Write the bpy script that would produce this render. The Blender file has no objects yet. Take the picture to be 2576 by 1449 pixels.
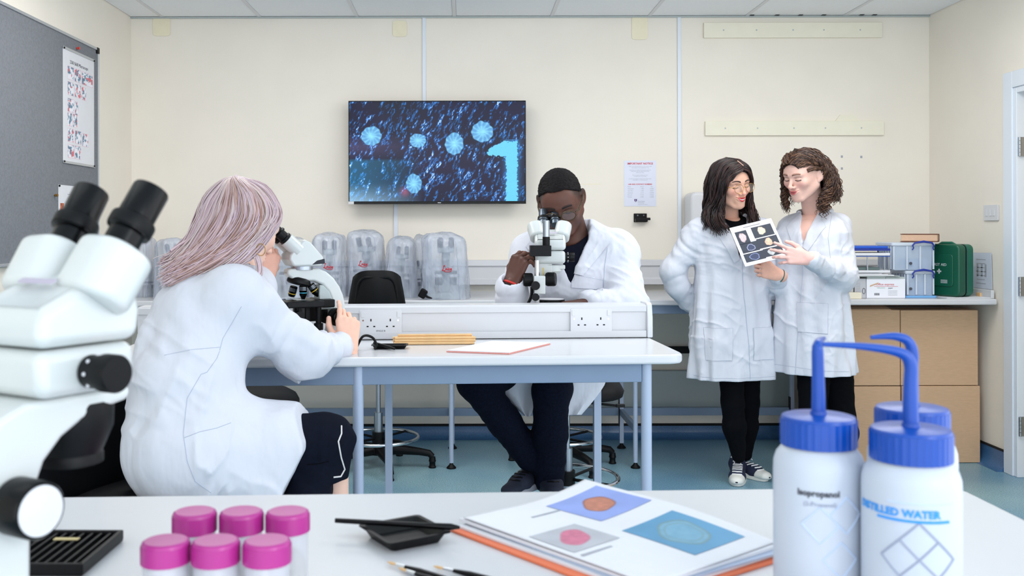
import bpy, bmesh, math, random
import numpy as np
from mathutils import Vector, Matrix
from mathutils.bvhtree import BVHTree
random.seed(7); RNG = np.random.default_rng(7)
C = bpy.context.scene.collection
PI = math.pi

# ---------------------------------------------------------------- camera, world, lights, exposure
H, F, CX, CY = 1.30, 2475.0, 1170.0, 572.0
cam_d = bpy.data.cameras.new('camera'); cam = bpy.data.objects.new('camera', cam_d); C.objects.link(cam)
cam.matrix_world = Matrix.Translation((0, 0, H)) @ Matrix.Rotation(PI/2, 4, 'X') @ Matrix.Rotation(-0.0022, 4, 'Z')
cam_d.sensor_width = 36; cam_d.lens = F/2576*36
cam_d.shift_x = (1288-CX)/2576; cam_d.shift_y = -(724.5-CY)/2576
cam_d.clip_start = 0.02
cam_d.dof.use_dof = True; cam_d.dof.focus_distance = 3.9; cam_d.dof.aperture_fstop = 8.5
bpy.context.scene.camera = cam
sc = bpy.context.scene
sc.view_settings.view_transform = 'Standard'; sc.view_settings.look = 'None'
sc.view_settings.gamma = 1; sc.view_settings.use_curve_mapping = False
sc.view_settings.exposure = 0.08
wd = bpy.data.worlds.new('world'); sc.world = wd; wd.use_nodes = True
wd.node_tree.nodes['Background'].inputs[0].default_value = (0.90, 0.945, 1.0, 1)
wd.node_tree.nodes['Background'].inputs[1].default_value = 2.2

ZC0 = 2.58
def area_light(name, loc, target, size, power, col=(1, 1, 1), size_y=None):
    l = bpy.data.lights.new(name, 'AREA'); l.energy = power; l.color = col
    l.shape = 'RECTANGLE'; l.size = size; l.size_y = size_y or size
    o = bpy.data.objects.new(name, l); C.objects.link(o); o.location = loc
    o.rotation_euler = (Vector(target)-Vector(loc)).to_track_quat('-Z', 'Y').to_euler()
    return o
for lx in (-0.9, 1.7):  # unseen overhead area lights, added to brighten back wall and benches
    area_light('ceiling_fill', (lx, 4.1, ZC0), (lx, 4.1, 0), 1.2, 25.0, (1, 0.985, 0.96))
    area_light('ceiling_fill', (lx, 1.2, ZC0), (lx, 1.2, 0), 1.2, 4.0, (1, 0.985, 0.96))
area_light('flash_softbox', (2.4, -1.6, 2.35), (0.2, 4.6, 0.9), 1.2, 36.0, (0.96, 0.98, 1.0))
area_light('bounce_fill', (0.5, 3.0, 2.4), (0.5, 3.0+.3, 3.0), 2.6, 16.0, (0.97, 0.985, 1.0))  # unseen upward light, added to brighten the ceiling and dark lower wall

# ---------------------------------------------------------------- helpers
def P(px, py, d):
    """a pixel of the 2576 x 1449 photograph at depth d -> a point in the room"""
    return Vector(((px-CX)*d/F, d, H-(py-CY)*d/F))
def lin(r, g, b):
    f = lambda c: (c/255)/12.92 if c/255 <= .04045 else ((c/255+.055)/1.055)**2.4
    return (f(r), f(g), f(b), 1)
def mat(name, rgb, rough=.5, metal=0, spec=.5, alpha=1, noise=0, nscale=40, bump=0, bscale=200, attr=None,
        emit=0, trans=0, sss=0, stretch=(1, 1, 1), coat=0, bdist=.01):
    m = bpy.data.materials.new(name); m.use_nodes = True
    nt = m.node_tree; b = nt.nodes['Principled BSDF']; N = nt.nodes.new; L = nt.links.new
    col = lin(*rgb)
    b.inputs['Base Color'].default_value = col; b.inputs['Roughness'].default_value = rough
    b.inputs['Metallic'].default_value = metal; b.inputs['Specular IOR Level'].default_value = spec
    b.inputs['Alpha'].default_value = alpha
    if coat: b.inputs['Coat Weight'].default_value = coat; b.inputs['Coat Roughness'].default_value = .1
    if trans: b.inputs['Transmission Weight'].default_value = trans
    if sss:
        b.inputs['Subsurface Weight'].default_value = sss; b.inputs['Subsurface Radius'].default_value = (.012, .005, .003)
        b.inputs['Subsurface Scale'].default_value = .4
    src = None
    if attr:
        a = N('ShaderNodeAttribute'); a.attribute_name = attr; src = a.outputs['Color']
    tc = N('ShaderNodeTexCoord'); mp = N('ShaderNodeMapping'); mp.inputs['Scale'].default_value = stretch
    L(tc.outputs['Object'], mp.inputs['Vector'])
    if noise:
        n = N('ShaderNodeTexNoise'); n.inputs['Scale'].default_value = nscale; n.inputs['Detail'].default_value = 4
        L(mp.outputs['Vector'], n.inputs['Vector'])
        mr = N('ShaderNodeMapRange'); mr.inputs['From Min'].default_value = .3; mr.inputs['From Max'].default_value = .7
        mr.inputs['To Min'].default_value = 1-noise; mr.inputs['To Max'].default_value = 1+noise
        L(n.outputs['Fac'], mr.inputs['Value'])
        mx = N('ShaderNodeVectorMath'); mx.operation = 'SCALE'
        if src: L(src, mx.inputs[0])
        else: mx.inputs[0].default_value = col[:3]
        L(mr.outputs['Result'], mx.inputs['Scale']); src = mx.outputs['Vector']
    if src: L(src, b.inputs['Base Color'])
    if emit:
        if src: L(src, b.inputs['Emission Color'])
        else: b.inputs['Emission Color'].default_value = col
        b.inputs['Emission Strength'].default_value = emit
    if bump:
        n2 = N('ShaderNodeTexNoise'); n2.inputs['Scale'].default_value = bscale; n2.inputs['Detail'].default_value = 3
        L(mp.outputs['Vector'], n2.inputs['Vector'])
        bp = N('ShaderNodeBump'); bp.inputs['Strength'].default_value = bump; bp.inputs['Distance'].default_value = bdist
        L(n2.outputs['Fac'], bp.inputs['Height']); L(bp.outputs['Normal'], b.inputs['Normal'])
    return m

def np_mesh(name, V, Fq, cols=None):
    V = np.asarray(V, 'f4'); Fq = np.asarray(Fq, 'i4'); n, k = Fq.shape
    me = bpy.data.meshes.new(name)
    me.vertices.add(len(V)); me.vertices.foreach_set('co', V.ravel())
    me.loops.add(n*k); me.loops.foreach_set('vertex_index', Fq.ravel())
    me.polygons.add(n); me.polygons.foreach_set('loop_start', np.arange(0, n*k, k, dtype='i4'))
    me.polygons.foreach_set('loop_total', np.full(n, k, 'i4'))
    me.update(calc_edges=True)
    me.polygons.foreach_set('use_smooth', np.ones(n, bool))
    if cols is not None:
        a = me.color_attributes.new('Col', 'FLOAT_COLOR', 'POINT')
        c = np.ones((len(V), 4), 'f4'); c[:, :3] = cols; a.data.foreach_set('color', c.ravel())
    return me

def root_of(o):
    while o.parent: o = o.parent
    return o
def link_mesh(name, me, m, parent=None, origin=None):
    o = bpy.data.objects.new(name, me); C.objects.link(o)
    for mm in (m if isinstance(m, (list, tuple)) else [m]): me.materials.append(mm)
    if parent:
        o.parent = parent; off = root_of(parent).location
    else:
        co = np.empty(len(me.vertices)*3, 'f4'); me.vertices.foreach_get('co', co); co = co.reshape(-1, 3)
        lo, hi = co.min(0), co.max(0)
        off = Vector(origin) if origin is not None else Vector(((lo[0]+hi[0])/2, (lo[1]+hi[1])/2, lo[2]))
        o.location = off
    if off.length > 0: me.transform(Matrix.Translation(-off))
    return o

class MB:
    """collects solids (world coordinates) and links them as ONE mesh object"""
    def __init__(s): s.v = []; s.f = []
    def add(s, vs, fs, M=None):
        b = len(s.v)
        for p in vs:
            p = Vector(p); s.v.append(tuple(M @ p if M is not None else p))
        s.f += [tuple(i+b for i in q) for q in fs]; return s
    def box(s, c, d, M=None):
        x, y, z = d[0]/2, d[1]/2, d[2]/2; c = Vector(c)
        vs = [c+Vector((sx*x, sy*y, sz*z)) for sz in (-1, 1) for sy in (-1, 1) for sx in (-1, 1)]
        return s.add(vs, [(0, 2, 3, 1), (4, 5, 7, 6), (0, 1, 5, 4), (2, 6, 7, 3), (0, 4, 6, 2), (1, 3, 7, 5)], M)
    def bb(s, lo, hi, M=None):
        return s.box([(a+b)/2 for a, b in zip(lo, hi)], [abs(b-a) for a, b in zip(lo, hi)], M)
    def lathe(s, prof, M=None, n=28):
        vs = []; fs = []
        for r, z in prof: vs += [(r*math.cos(2*PI*i/n), r*math.sin(2*PI*i/n), z) for i in range(n)]
        for j in range(len(prof)-1):
            for i in range(n): fs.append((j*n+i, j*n+(i+1) % n, (j+1)*n+(i+1) % n, (j+1)*n+i))
        if prof[0][0] > 1e-5: fs.append(tuple(range(n-1, -1, -1)))
        if prof[-1][0] > 1e-5: fs.append(tuple((len(prof)-1)*n+i for i in range(n)))
        return s.add(vs, fs, M)
    def cyl(s, a, b, r, r2=None, n=24, M=None):
        a, b = Vector(a), Vector(b); d = b-a
        T = Matrix.Translation(a) @ d.to_track_quat('Z', 'Y').to_matrix().to_4x4()
        if M is not None: T = M @ T
        return s.lathe([(r, 0), (r if r2 is None else r2, d.length)], T, n)
    def rev(s, a, b, prof, n=28):
        """lathe along a->b ; prof = (radius, distance along axis)"""
        a, b = Vector(a), Vector(b)
        return s.lathe(prof, Matrix.Translation(a) @ (b-a).to_track_quat('Z', 'Y').to_matrix().to_4x4(), n)
    def prism(s, poly, h, M=None):
        n = len(poly); vs = [(x, y, 0) for x, y in poly]+[(x, y, h) for x, y in poly]
        return s.add(vs, [tuple(range(n-1, -1, -1)), tuple(range(n, 2*n))]+[(i, (i+1) % n, n+(i+1) % n, n+i) for i in range(n)], M)
    def tube(s, pts, r, n=8, closed=False):
        pts = [Vector(p) for p in pts]; m = len(pts); vs = []; fs = []
        rr = r if isinstance(r, (list, tuple)) else [r]*m
        up = None
        for i, p in enumerate(pts):
            a = pts[i-1] if (i > 0 or closed) else p; b = pts[(i+1) % m] if (i < m-1 or closed) else p
            t = (b-a).normalized()
            if up is None: up = t.orthogonal().normalized()
            up = (up-t*up.dot(t))
            up = up.normalized() if up.length > 1e-6 else t.orthogonal().normalized()
            w = t.cross(up)
            vs += [p+(up*math.cos(2*PI*k/n)+w*math.sin(2*PI*k/n))*rr[i] for k in range(n)]
        for i in range(m if closed else m-1):
            j = (i+1) % m
            for k in range(n): fs.append((i*n+k, i*n+(k+1) % n, j*n+(k+1) % n, j*n+k))
        if not closed: fs += [tuple(range(n-1, -1, -1)), tuple((m-1)*n+k for k in range(n))]
        return s.add(vs, fs)
    def ball(s, c, r, n=16, M=None):
        r = (r, r, r) if isinstance(r, (int, float)) else r; h = n//2
        vs = [(c[0], c[1], c[2]-r[2])]; fs = []
        for j in range(1, h):
            a = -PI/2+PI*j/h
            vs += [(c[0]+r[0]*math.cos(a)*math.cos(2*PI*i/n), c[1]+r[1]*math.cos(a)*math.sin(2*PI*i/n), c[2]+r[2]*math.sin(a)) for i in range(n)]
        vs.append((c[0], c[1], c[2]+r[2])); t = len(vs)-1
        for i in range(n):
            fs.append((0, 1+(i+1) % n, 1+i)); fs.append((t, 1+(h-2)*n+i, 1+(h-2)*n+(i+1) % n))
            for j in range(h-2): fs.append((1+j*n+i, 1+j*n+(i+1) % n, 1+(j+1)*n+(i+1) % n, 1+(j+1)*n+i))
        return s.add(vs, fs, M)
    def build(s, name, m, parent=None, bevel=0, seg=2, sharp=38, origin=None, fix=True):
        me = bpy.data.meshes.new(name); me.from_pydata(s.v, [], s.f)
        if fix:
            b = bmesh.new(); b.from_mesh(me); bmesh.ops.recalc_face_normals(b, faces=b.faces); b.to_mesh(me); b.free()
        me.polygons.foreach_set('use_smooth', np.ones(len(me.polygons), bool))
        me.set_sharp_from_angle(angle=math.radians(sharp))
        o = link_mesh(name, me, m, parent, origin)
        if bevel:
            md = o.modifiers.new('edge', 'BEVEL'); md.width = bevel; md.segments = seg; md.limit_method = 'ANGLE'
            md.angle_limit = math.radians(40); md.harden_normals = True
        return o

def tag(o, label, cat, group=None, kind=None):
    if label: o['label'] = label
    if cat: o['category'] = cat
    if group: o['group'] = group
    if kind: o['kind'] = kind
    return o
def thing(name, label, cat, loc=(0, 0, 0), rotz=0, group=None):
    o = bpy.data.objects.new(name, None); C.objects.link(o); o.empty_display_size = .1
    o.location = loc; o.rotation_euler = (0, 0, rotz)
    return tag(o, label, cat, group)
def struct(o): o['kind'] = 'structure'; return o
def dup(o, loc=None, rotz=None, label=None, group=None, parent=None):
    c = o.copy(); C.objects.link(c)
    if parent: c.parent = parent
    if loc is not None: c.location = loc
    if rotz is not None: c.rotation_euler = (0, 0, rotz)
    if label: c['label'] = label
    if group: c['group'] = group
    for ch in list(o.children): dup(ch, parent=c)
    return c
def rrect(w, h, r, n=5, cx=0, cy=0):
    out = []
    for k, (sx, sy) in enumerate(((1, 1), (-1, 1), (-1, -1), (1, -1))):
        for i in range(n+1):
            a = PI/2*k+PI/2*i/n
            out.append((cx+sx*(w/2-r)+r*math.cos(a), cy+sy*(h/2-r)+r*math.sin(a)))
    return out
def frameM(o, x, z):
    """matrix with origin o, local X along x, local Z near z"""
    x = Vector(x).normalized(); z = Vector(z); z = (z-x*z.dot(x)).normalized(); y = z.cross(x)
    M = Matrix((x, y, z)).transposed().to_4x4(); M.translation = Vector(o); return M
def planeM(o, u, v):
    """matrix: local x along u, y along v (made orthogonal), z = normal"""
    u = Vector(u).normalized(); v = Vector(v); v = (v-u*v.dot(u)).normalized(); n = u.cross(v)
    M = Matrix((u, v, n)).transposed().to_4x4(); M.translation = Vector(o); return M
def text_mesh(txt, size, M, name, m, parent, extrude=.0004, shear=0, align='CENTER', world=True, bold=0):
    cu = bpy.data.curves.new('t', 'FONT'); cu.body = txt; cu.size = size; cu.extrude = extrude; cu.shear = shear
    cu.align_x = align; cu.offset = bold; cu.resolution_u = 2
    o = bpy.data.objects.new('t', cu); C.objects.link(o)
    dg = bpy.context.evaluated_depsgraph_get(); me = bpy.data.meshes.new_from_object(o.evaluated_get(dg))
    bpy.data.objects.remove(o); bpy.data.curves.remove(cu)
    me.name = name; me.transform(M); me.materials.clear()
    return link_mesh(name, me, m, parent)
def quad_grid(nu, nv):
    i = np.arange(nu*nv).reshape(nv, nu)
    return np.stack([i[:-1, :-1].ravel(), i[:-1, 1:].ravel(), i[1:, 1:].ravel(), i[1:, :-1].ravel()], 1)
def picture(name, M, w, h, nu, nv, fn, m, parent, surf=None):
    """a flat print: a fine grid whose vertex colours come from fn(u, v) -> (n, 3) linear rgb; u, v in 0..1"""
    u, v = np.meshgrid(np.linspace(0, 1, nu), np.linspace(0, 1, nv)); u = u.ravel(); v = v.ravel()
    L = np.stack([(u-.5)*w, (v-.5)*h, np.zeros_like(u), np.ones_like(u)], 1)
    if surf is not None: L[:, 2] = surf(L[:, 0], L[:, 1])
    V = (L @ np.array(M).T)[:, :3]
    me = np_mesh(name, V, quad_grid(nu, nv), fn(u, v))
    return link_mesh(name, me, m, parent)
_lat = RNG.random((64, 64))
def vnoise(x, y, seed=0):
    x = np.asarray(x)+seed*7.31; y = np.asarray(y)+seed*3.77
    xi = np.floor(x).astype(int); yi = np.floor(y).astype(int); fx = x-xi; fy = y-yi
    fx = fx*fx*(3-2*fx); fy = fy*fy*(3-2*fy); g = lambda a, b: _lat[a % 64, b % 64]
    return (g(xi, yi)*(1-fx)+g(xi+1, yi)*fx)*(1-fy)+(g(xi, yi+1)*(1-fx)+g(xi+1, yi+1)*fx)*fy
def fbm(x, y, o=4, seed=0):
    return sum(vnoise(x*2**k, y*2**k, seed+k)*.5**k for k in range(o))/sum(.5**k for k in range(o))
def L3(r, g, b): return np.array(lin(r, g, b)[:3])

# shared materials
M_ = {}
M_['white_lam'] = mat('white_laminate', (210, 211, 215), .3, spec=.5, noise=.015, nscale=6, coat=.3)
M_['white_pl'] = mat('white_plastic', (216, 217, 221), .35)
M_['steel_blue'] = mat('blue_grey_painted_steel', (118, 138, 164), .38, spec=.5, noise=.03, nscale=8)
M_['leg_grey'] = mat('light_grey_painted_steel', (168, 182, 205), .3, spec=.6)
M_['black_pl'] = mat('black_plastic', (8, 9, 12), .45, spec=.22, bump=.05, bscale=900)
M_['black_gl'] = mat('black_gloss_plastic', (4, 5, 7), .26, spec=.25)
M_['black_fab'] = mat('black_upholstery', (7, 8, 12), .6, spec=.18, noise=.25, nscale=500, bump=.1, bscale=900)
M_['chrome'] = mat('chrome', (215, 218, 222), .12, metal=1)
M_['brushed'] = mat('brushed_steel', (170, 178, 188), .3, metal=1)
M_['dark_metal'] = mat('dark_metal', (40, 42, 48), .35, metal=.6)
M_['cream_enamel'] = mat('cream_white_enamel', (208, 213, 212), .3, coat=.4)
M_['grey_enamel'] = mat('pale_grey_enamel', (178, 188, 188), .35)
M_['paper'] = mat('white_paper', (226, 227, 232), .7, noise=.02, nscale=12)
M_['ink'] = mat('dark_ink', (70, 72, 82), .7)
M_['ink_pale'] = mat('grey_ink', (165, 168, 178), .7)
M_['red_ink'] = mat('red_ink', (205, 60, 70), .7)
M_['print'] = mat('colour_print', (255, 255, 255), .55, attr='Col')
M_['card'] = mat('brown_cardboard', (206, 170, 136), .8, noise=.05, nscale=30, stretch=(1, 1, 6))
M_['orange'] = mat('orange_card', (232, 120, 80), .6)
M_['wood'] = mat('pale_wood', (222, 182, 130), .6, noise=.12, nscale=30, stretch=(1, 14, 14))
# ---------------------------------------------------------------- the room
YB, XL, XR, ZC = F/408, -2.056, 2.863, H+531/408
M_['wall'] = mat('cream_wall_paint', (241, 234, 222), .75, noise=.02, nscale=3, bump=.03, bscale=120)
M_['ceil'] = mat('ceiling_tile_white', (240, 243, 246), .85, noise=.015, nscale=60)
M_['gap'] = mat('shadow_gap_black', (12, 12, 14), .8)
M_['patch'] = mat('yellowed_cream_paint', (242, 233, 205), .7, noise=.02, nscale=30)
M_['trimw'] = mat('white_cover_strip', (226, 233, 242), .4)
M_['batten'] = mat('cream_painted_timber', (240, 235, 216), .6, noise=.02, nscale=10)
def floor_mat():
    m = mat('blue_speckled_vinyl', (96, 130, 148), .32, spec=.5)
    nt = m.node_tree; b = nt.nodes['Principled BSDF']; N = nt.nodes.new; L = nt.links.new
    tc = nt.nodes['Texture Coordinate']
    n1 = N('ShaderNodeTexNoise'); n1.inputs['Scale'].default_value = 1.3; n1.inputs['Detail'].default_value = 3
    n2 = N('ShaderNodeTexNoise'); n2.inputs['Scale'].default_value = 190; n2.inputs['Detail'].default_value = 2
    r1 = N('ShaderNodeValToRGB'); r1.color_ramp.elements[0].color = lin(110, 152, 176); r1.color_ramp.elements[1].color = lin(146, 182, 190)
    r1.color_ramp.elements[0].position = .35; r1.color_ramp.elements[1].position = .65
    r2 = N('ShaderNodeValToRGB'); r2.color_ramp.elements[0].color = (.55, .6, .7, 1); r2.color_ramp.elements[1].color = (1.3, 1.3, 1.25, 1)
    r2.color_ramp.elements[0].position = .36; r2.color_ramp.elements[1].position = .64
    L(tc.outputs['Object'], n1.inputs['Vector']); L(tc.outputs['Object'], n2.inputs['Vector'])
    L(n1.outputs['Fac'], r1.inputs['Fac']); L(n2.outputs['Fac'], r2.inputs['Fac'])
    mx = N('ShaderNodeMix'); mx.data_type = 'RGBA'; mx.blend_type = 'MULTIPLY'; mx.inputs['Factor'].default_value = 1
    L(r1.outputs['Color'], mx.inputs['A']); L(r2.outputs['Color'], mx.inputs['B']); L(mx.outputs['Result'], b.inputs['Base Color'])
    return m
M_['floor'] = floor_mat()
M_['skirt'] = mat('blue_coved_vinyl', (66, 108, 152), .3, noise=.25, nscale=220)

Y0 = -1.6
floor = struct(MB().bb((XL-.1, Y0, -.12), (XR+1.0, YB+.1, 0)).build('floor', M_['floor'], origin=(0, 0, 0)))
wall_back = struct(MB().bb((XL-.1, YB, -.1), (XR+.1, YB+.1, ZC+.1)).build('wall_back', M_['wall']))
wall_left = struct(MB().bb((XL-.1, Y0, -.1), (XL, YB, ZC+.1)).build('wall_left', M_['wall']))
DY1, DY0, DZ = 5.115, 4.25, 2.02        # door opening on the right wall
wall_right = struct(MB().bb((XR, DY1, -.1), (XR+.14, YB, ZC+.1)).bb((XR, DY0, DZ), (XR+.14, DY1, ZC+.1))
                    .bb((XR, 2.9, -.1), (XR+.14, DY0, ZC+.1)).build('wall_right', M_['wall']))
ceiling = struct(MB().bb((XL-.1, Y0, ZC+.012), (XR+.14, YB+.1, ZC+.1)).build('ceiling', M_['ceil']))
# suspended tiles and bars
x0 = -1.863
tile = None
for i in range(-1, 9):
    for j in range(3):
        xa, xb = max(XL+.004, x0+.6*i+.012), min(XR-.004, x0+.6*(i+1)-.012)
        if xb-xa < .02: continue
        yb = YB-.004-.6*j; ya = yb-.576
        MB().bb((xa, ya, ZC-.001), (xb, yb-.006, ZC+.0119)).build('ceiling_tile', M_['ceil'], ceiling)
for i in range(0, 8):
    MB().bb((x0+.6*i-.011, YB-1.8, ZC-.004), (x0+.6*i+.011, YB-.003, ZC+.0119)).build('ceiling_bar', M_['white_pl'], ceiling)
for j in range(1, 3):
    MB().bb((XL, YB-.6*j-.014, ZC-.0035), (XR, YB-.6*j+.008, ZC+.0119)).build('ceiling_bar', M_['white_pl'], ceiling)
for px in (1890, 1953, 2012, 2070, 2165, 2197):
    x = (px-CX)/408
    MB().bb((x-.012, YB-.035, ZC-.004), (x+.012, YB-.002, ZC+.004)).build('ceiling_clip', M_['gap'], ceiling)
struct(MB().bb((XL, YB-.018, ZC-.012), (XR, YB-.0005, ZC-.0045)).build('trim_5', M_['grey_enamel']))
# vertical cover strips
def wpx(x, y): return (x-CX)/408, H-(y-CY)/408
for n, (px, w, ya, yb) in enumerate(((1068, 9, 40, 450), (996, 10, 400, 655), (1709, 9, 40, 655)), 1):
    xa, za = wpx(px-w/2, ya); xb, zb = wpx(px+w/2, yb)
    struct(MB().bb((xa, YB-.012, zb), (xb, YB-.0005, za-.012)).build('trim_%d' % n, M_['trimw'], bevel=.002))
for px, py, w, h in ((408, 66, 44, 46), (1007, 72, 36, 40), (1610, 72, 40, 58)):
    x, z = wpx(px, py)
    MB().prism(rrect(w/408, h/408, .02), .002, planeM((x, YB-.0025, z), (1, 0, 0), (0, 0, 1)) @ Matrix.Rotation(0, 4, 'X')).build('paint_patch', M_['patch'], wall_back)
for px, py in ((2118, 396), (2167, 397), (2118, 426)):
    x, z = wpx(px, py); MB().bb((x-.006, YB-.002, z-.007), (x+.006, YB-.0003, z+.007)).build('paint_patch', M_['ink_pale'], wall_back)
# skirtings
prof = [(0, 0), (.055, 0), (.03, .006), (.012, .022), (.006, .045), (.006, .075), (0, .075)]
b = MB(); b.prism(prof, XR-XL, Matrix(((0, 0, 1, XL), (-1, 0, 0, YB-.0005), (0, 1, 0, .0005), (0, 0, 0, 1))))
struct(b.build('baseboard_back', M_['skirt']))
MB().bb((XL, YB-.009, .0755), (XR, YB-.0005, .09)).build('cap_strip', M_['gap'], bpy.data.objects['baseboard_back'])
b = MB(); b.prism([(x, z*1.35) for x, z in prof], YB-.06-DY1-.09, Matrix(((-1, 0, 0, XR-.0005), (0, 0, 1, DY1+.09), (0, 1, 0, .0005), (0, 0, 0, 1))))
struct(b.build('baseboard_right', M_['skirt']))
MB().bb((XR-.009, DY1+.09, .1015), (XR-.0005, YB-.06, .112)).build('cap_strip', M_['gap'], bpy.data.objects['baseboard_right'])
# two cream battens and the little wedge above the lower one
bat = []
for (xa, ya, xb, yb), lab in (((1770, 60, 2217, 98), 'long cream timber batten high on the back wall under the ceiling'),
                         ((1773, 307, 2221, 343), 'long cream timber batten on back wall above the two standing women')):
    (x1, z1), (x2, z2) = wpx(xa, yb), wpx(xb, ya)
    t = MB().bb((x1, YB-.022, z1), (x2, YB-.0005, z2)).build('wall_batten', M_['batten'], bevel=.002)
    tag(t, lab, 'batten', 'cream battens on the back wall'); bat.append((x1, x2, z1, z2))
    for k in range(5):
        x = x1+(x2-x1)*(.1+.19*k+.03*random.random()); z = (z1+z2)/2
        MB().cyl((x, YB-.0225, z), (x, YB-.021, z), .005, n=10).build('screw', M_['grey_enamel'], t)
pts = [wpx(*q) for q in ((2100, 307), (2163, 307), (2148, 291), (2113, 291))]
tag(MB().prism([(x, z) for x, z in pts], .012, planeM((0, YB-.0005, 0), (1, 0, 0), (0, 0, 1))).build('wall_plate', M_['batten']),
    'small cream trapezoid plate on top of the lower wall batten', 'plate')
# dado trunking along the back wall
za, zb = H-(655-CY)/414, H-(719-CY)/414
b = MB()
pr = [(0, za), (.05, za), (.055, za-.035), (.042, za-.04), (.042, za-.11), (.05, za-.115), (.05, zb+.004), (.03, zb), (0, zb)]
b.prism(pr, XR-XL, Matrix(((0, 0, 1, XL), (-1, 0, 0, YB-.0005), (0, 1, 0, 0), (0, 0, 0, 1))))
struct(b.build('trim_4', M_['white_lam'], bevel=.002))
# service boxing low on the wall, right of the middle bench
struct(MB().bb((.75, YB-.05, .2), (2.0, YB-.0005, .42)).build('trim_6', M_['grey_enamel'], bevel=.004))
struct(MB().bb((1.02, YB-.04, .525), (2.0, YB-.0005, .565)).build('trim_7', M_['gap']))

# door and its frame on the right wall
door = struct(MB().bb((XR+.045, DY0+.035, .005), (XR+.089, DY1-.035, DZ-.035)).build('door_1', mat('pale_ash_door', (214, 190, 156), .5, noise=.08, nscale=20, stretch=(8, 8, 1))))
fr = MB()
fr.bb((XR-.02, DY1-.0, 0), (XR-.0005, DY1+.085, DZ+.085)).bb((XR-.02, DY0-.085, 0), (XR-.0005, DY0, DZ+.085)).bb((XR-.02, DY0, DZ), (XR-.0005, DY1, DZ+.085))
fr.bb((XR-.012, DY1-.03, 0), (XR+.14, DY1, DZ)).bb((XR-.012, DY0, 0), (XR+.14, DY0+.03, DZ)).bb((XR-.012, DY0+.03, DZ-.03), (XR+.14, DY1-.03, DZ))
fr.build('door_frame', M_['trimw'], door, bevel=.003)
for py in (372, 724, 1076):
    z = H-(py-CY)*5.08/F
    hg = MB().bb((XR-.001, DY1-.036, z-.05), (XR+.044, DY1-.0305, z+.05)); 
    for k in range(5): hg.cyl((XR-.001, DY1-.04, z-.05+.02*k+.001), (XR-.001, DY1-.04, z-.05+.02*k+.019), .0075, n=12)
    hg.build('hinge', M_['brushed'], door)

# wall light switch, right wall
cx, cz = 5.345, H-(538-CY)*5.345/F
t = thing('light_switch', 'white triple light switch plate beside the door frame', 'switch', (XR, cx, cz-.043))
Ms = planeM((XR-.0005, cx, cz), (0, 1, 0), (0, 0, 1))
MB().prism(rrect(.146, .086, .006), .009, planeM((XR-.0005, cx, cz), (0, -1, 0), (0, 0, 1))).build('plate', M_['white_pl'], t, bevel=.002)
for k in (-1, 0, 1):
    MB().box((XR-.0115, cx+k*.036, cz), (.004, .02, .036), None).build('rocker', M_['white_pl'], t, bevel=.001)

# grey felt notice board on the left wall
BY1, BY0, BZ1, BZ0 = 5.466, 3.05, H+452/452.8, 1.13
t = thing('notice_board', 'large grey felt notice board in an aluminium frame', 'board', (XL, (BY0+BY1)/2, BZ0))
M_['felt'] = mat('grey_felt', (124, 127, 133), .95, noise=.1, nscale=90, bump=.25, bscale=500)
M_['alu'] = mat('satin_aluminium', (196, 200, 205), .35, metal=.7)
MB().bb((XL+.0005, BY0+.012, BZ0+.012), (XL+.018, BY1-.012, BZ1-.012)).build('felt_panel', M_['felt'], t)
fr = [((BY0, BZ1-.014), (BY1-.03, BZ1)), ((BY0, BZ0), (BY1-.03, BZ0+.014)), ((BY1-.012, BZ0+.03), (BY1, BZ1-.03)), ((BY0, BZ0+.014), (BY0+.012, BZ1-.014))]
for (a, c) in fr: MB().bb((XL+.0005, a[0], a[1]), (XL+.026, c[0], c[1])).build('frame_rail', M_['alu'], t, bevel=.002)
for z in (BZ1-.015, BZ0+.015): MB().box((XL+.014, BY1-.014, z), (.03, .032, .034)).build('corner_cap', M_['black_pl'], t, bevel=.004)

# wall poster about a microscope
PY0, PY1, PZ1, PZ0 = 4.984, 5.402, 2.225, 1.632
t = thing('wall_poster', 'tall white instruction poster with small coloured diagrams pinned to the grey board', 'poster', (XL+.02, (PY0+PY1)/2, PZ0))
Mp = planeM((XL+.0192, (PY0+PY1)/2, (PZ0+PZ1)/2), (0, 1, 0), (0, 0, 1))   # u = +Y (away), v = up ; normal = +X
pw, ph = PY1-PY0, PZ1-PZ0
MB().prism([(-pw/2, -ph/2), (pw/2, -ph/2), (pw/2, ph/2), (-pw/2, ph/2)], .0012, Mp).build('sheet', M_['paper'], t)
for s in (-1, 1): MB().box((0, s*(ph/2-.006), .003), (pw+.004, .012, .004), Mp).build('rail', M_['alu'], t)
for su in (-1, 1):
    for sv in (-1, 1): MB().cyl((su*(pw/2-.008), sv*(ph/2-.008), .004), (su*(pw/2-.008), sv*(ph/2-.008), .009), .006, .004, n=10, M=Mp).build('pin', M_['black_pl'], t)
Mq = Mp @ Matrix.Translation((0, 0, .0014))
text_mesh('2500 B600 Microscope', .026, Mq @ Matrix.Translation((0, ph/2-.075, 0)), 'title', M_['ink'], t)
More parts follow.
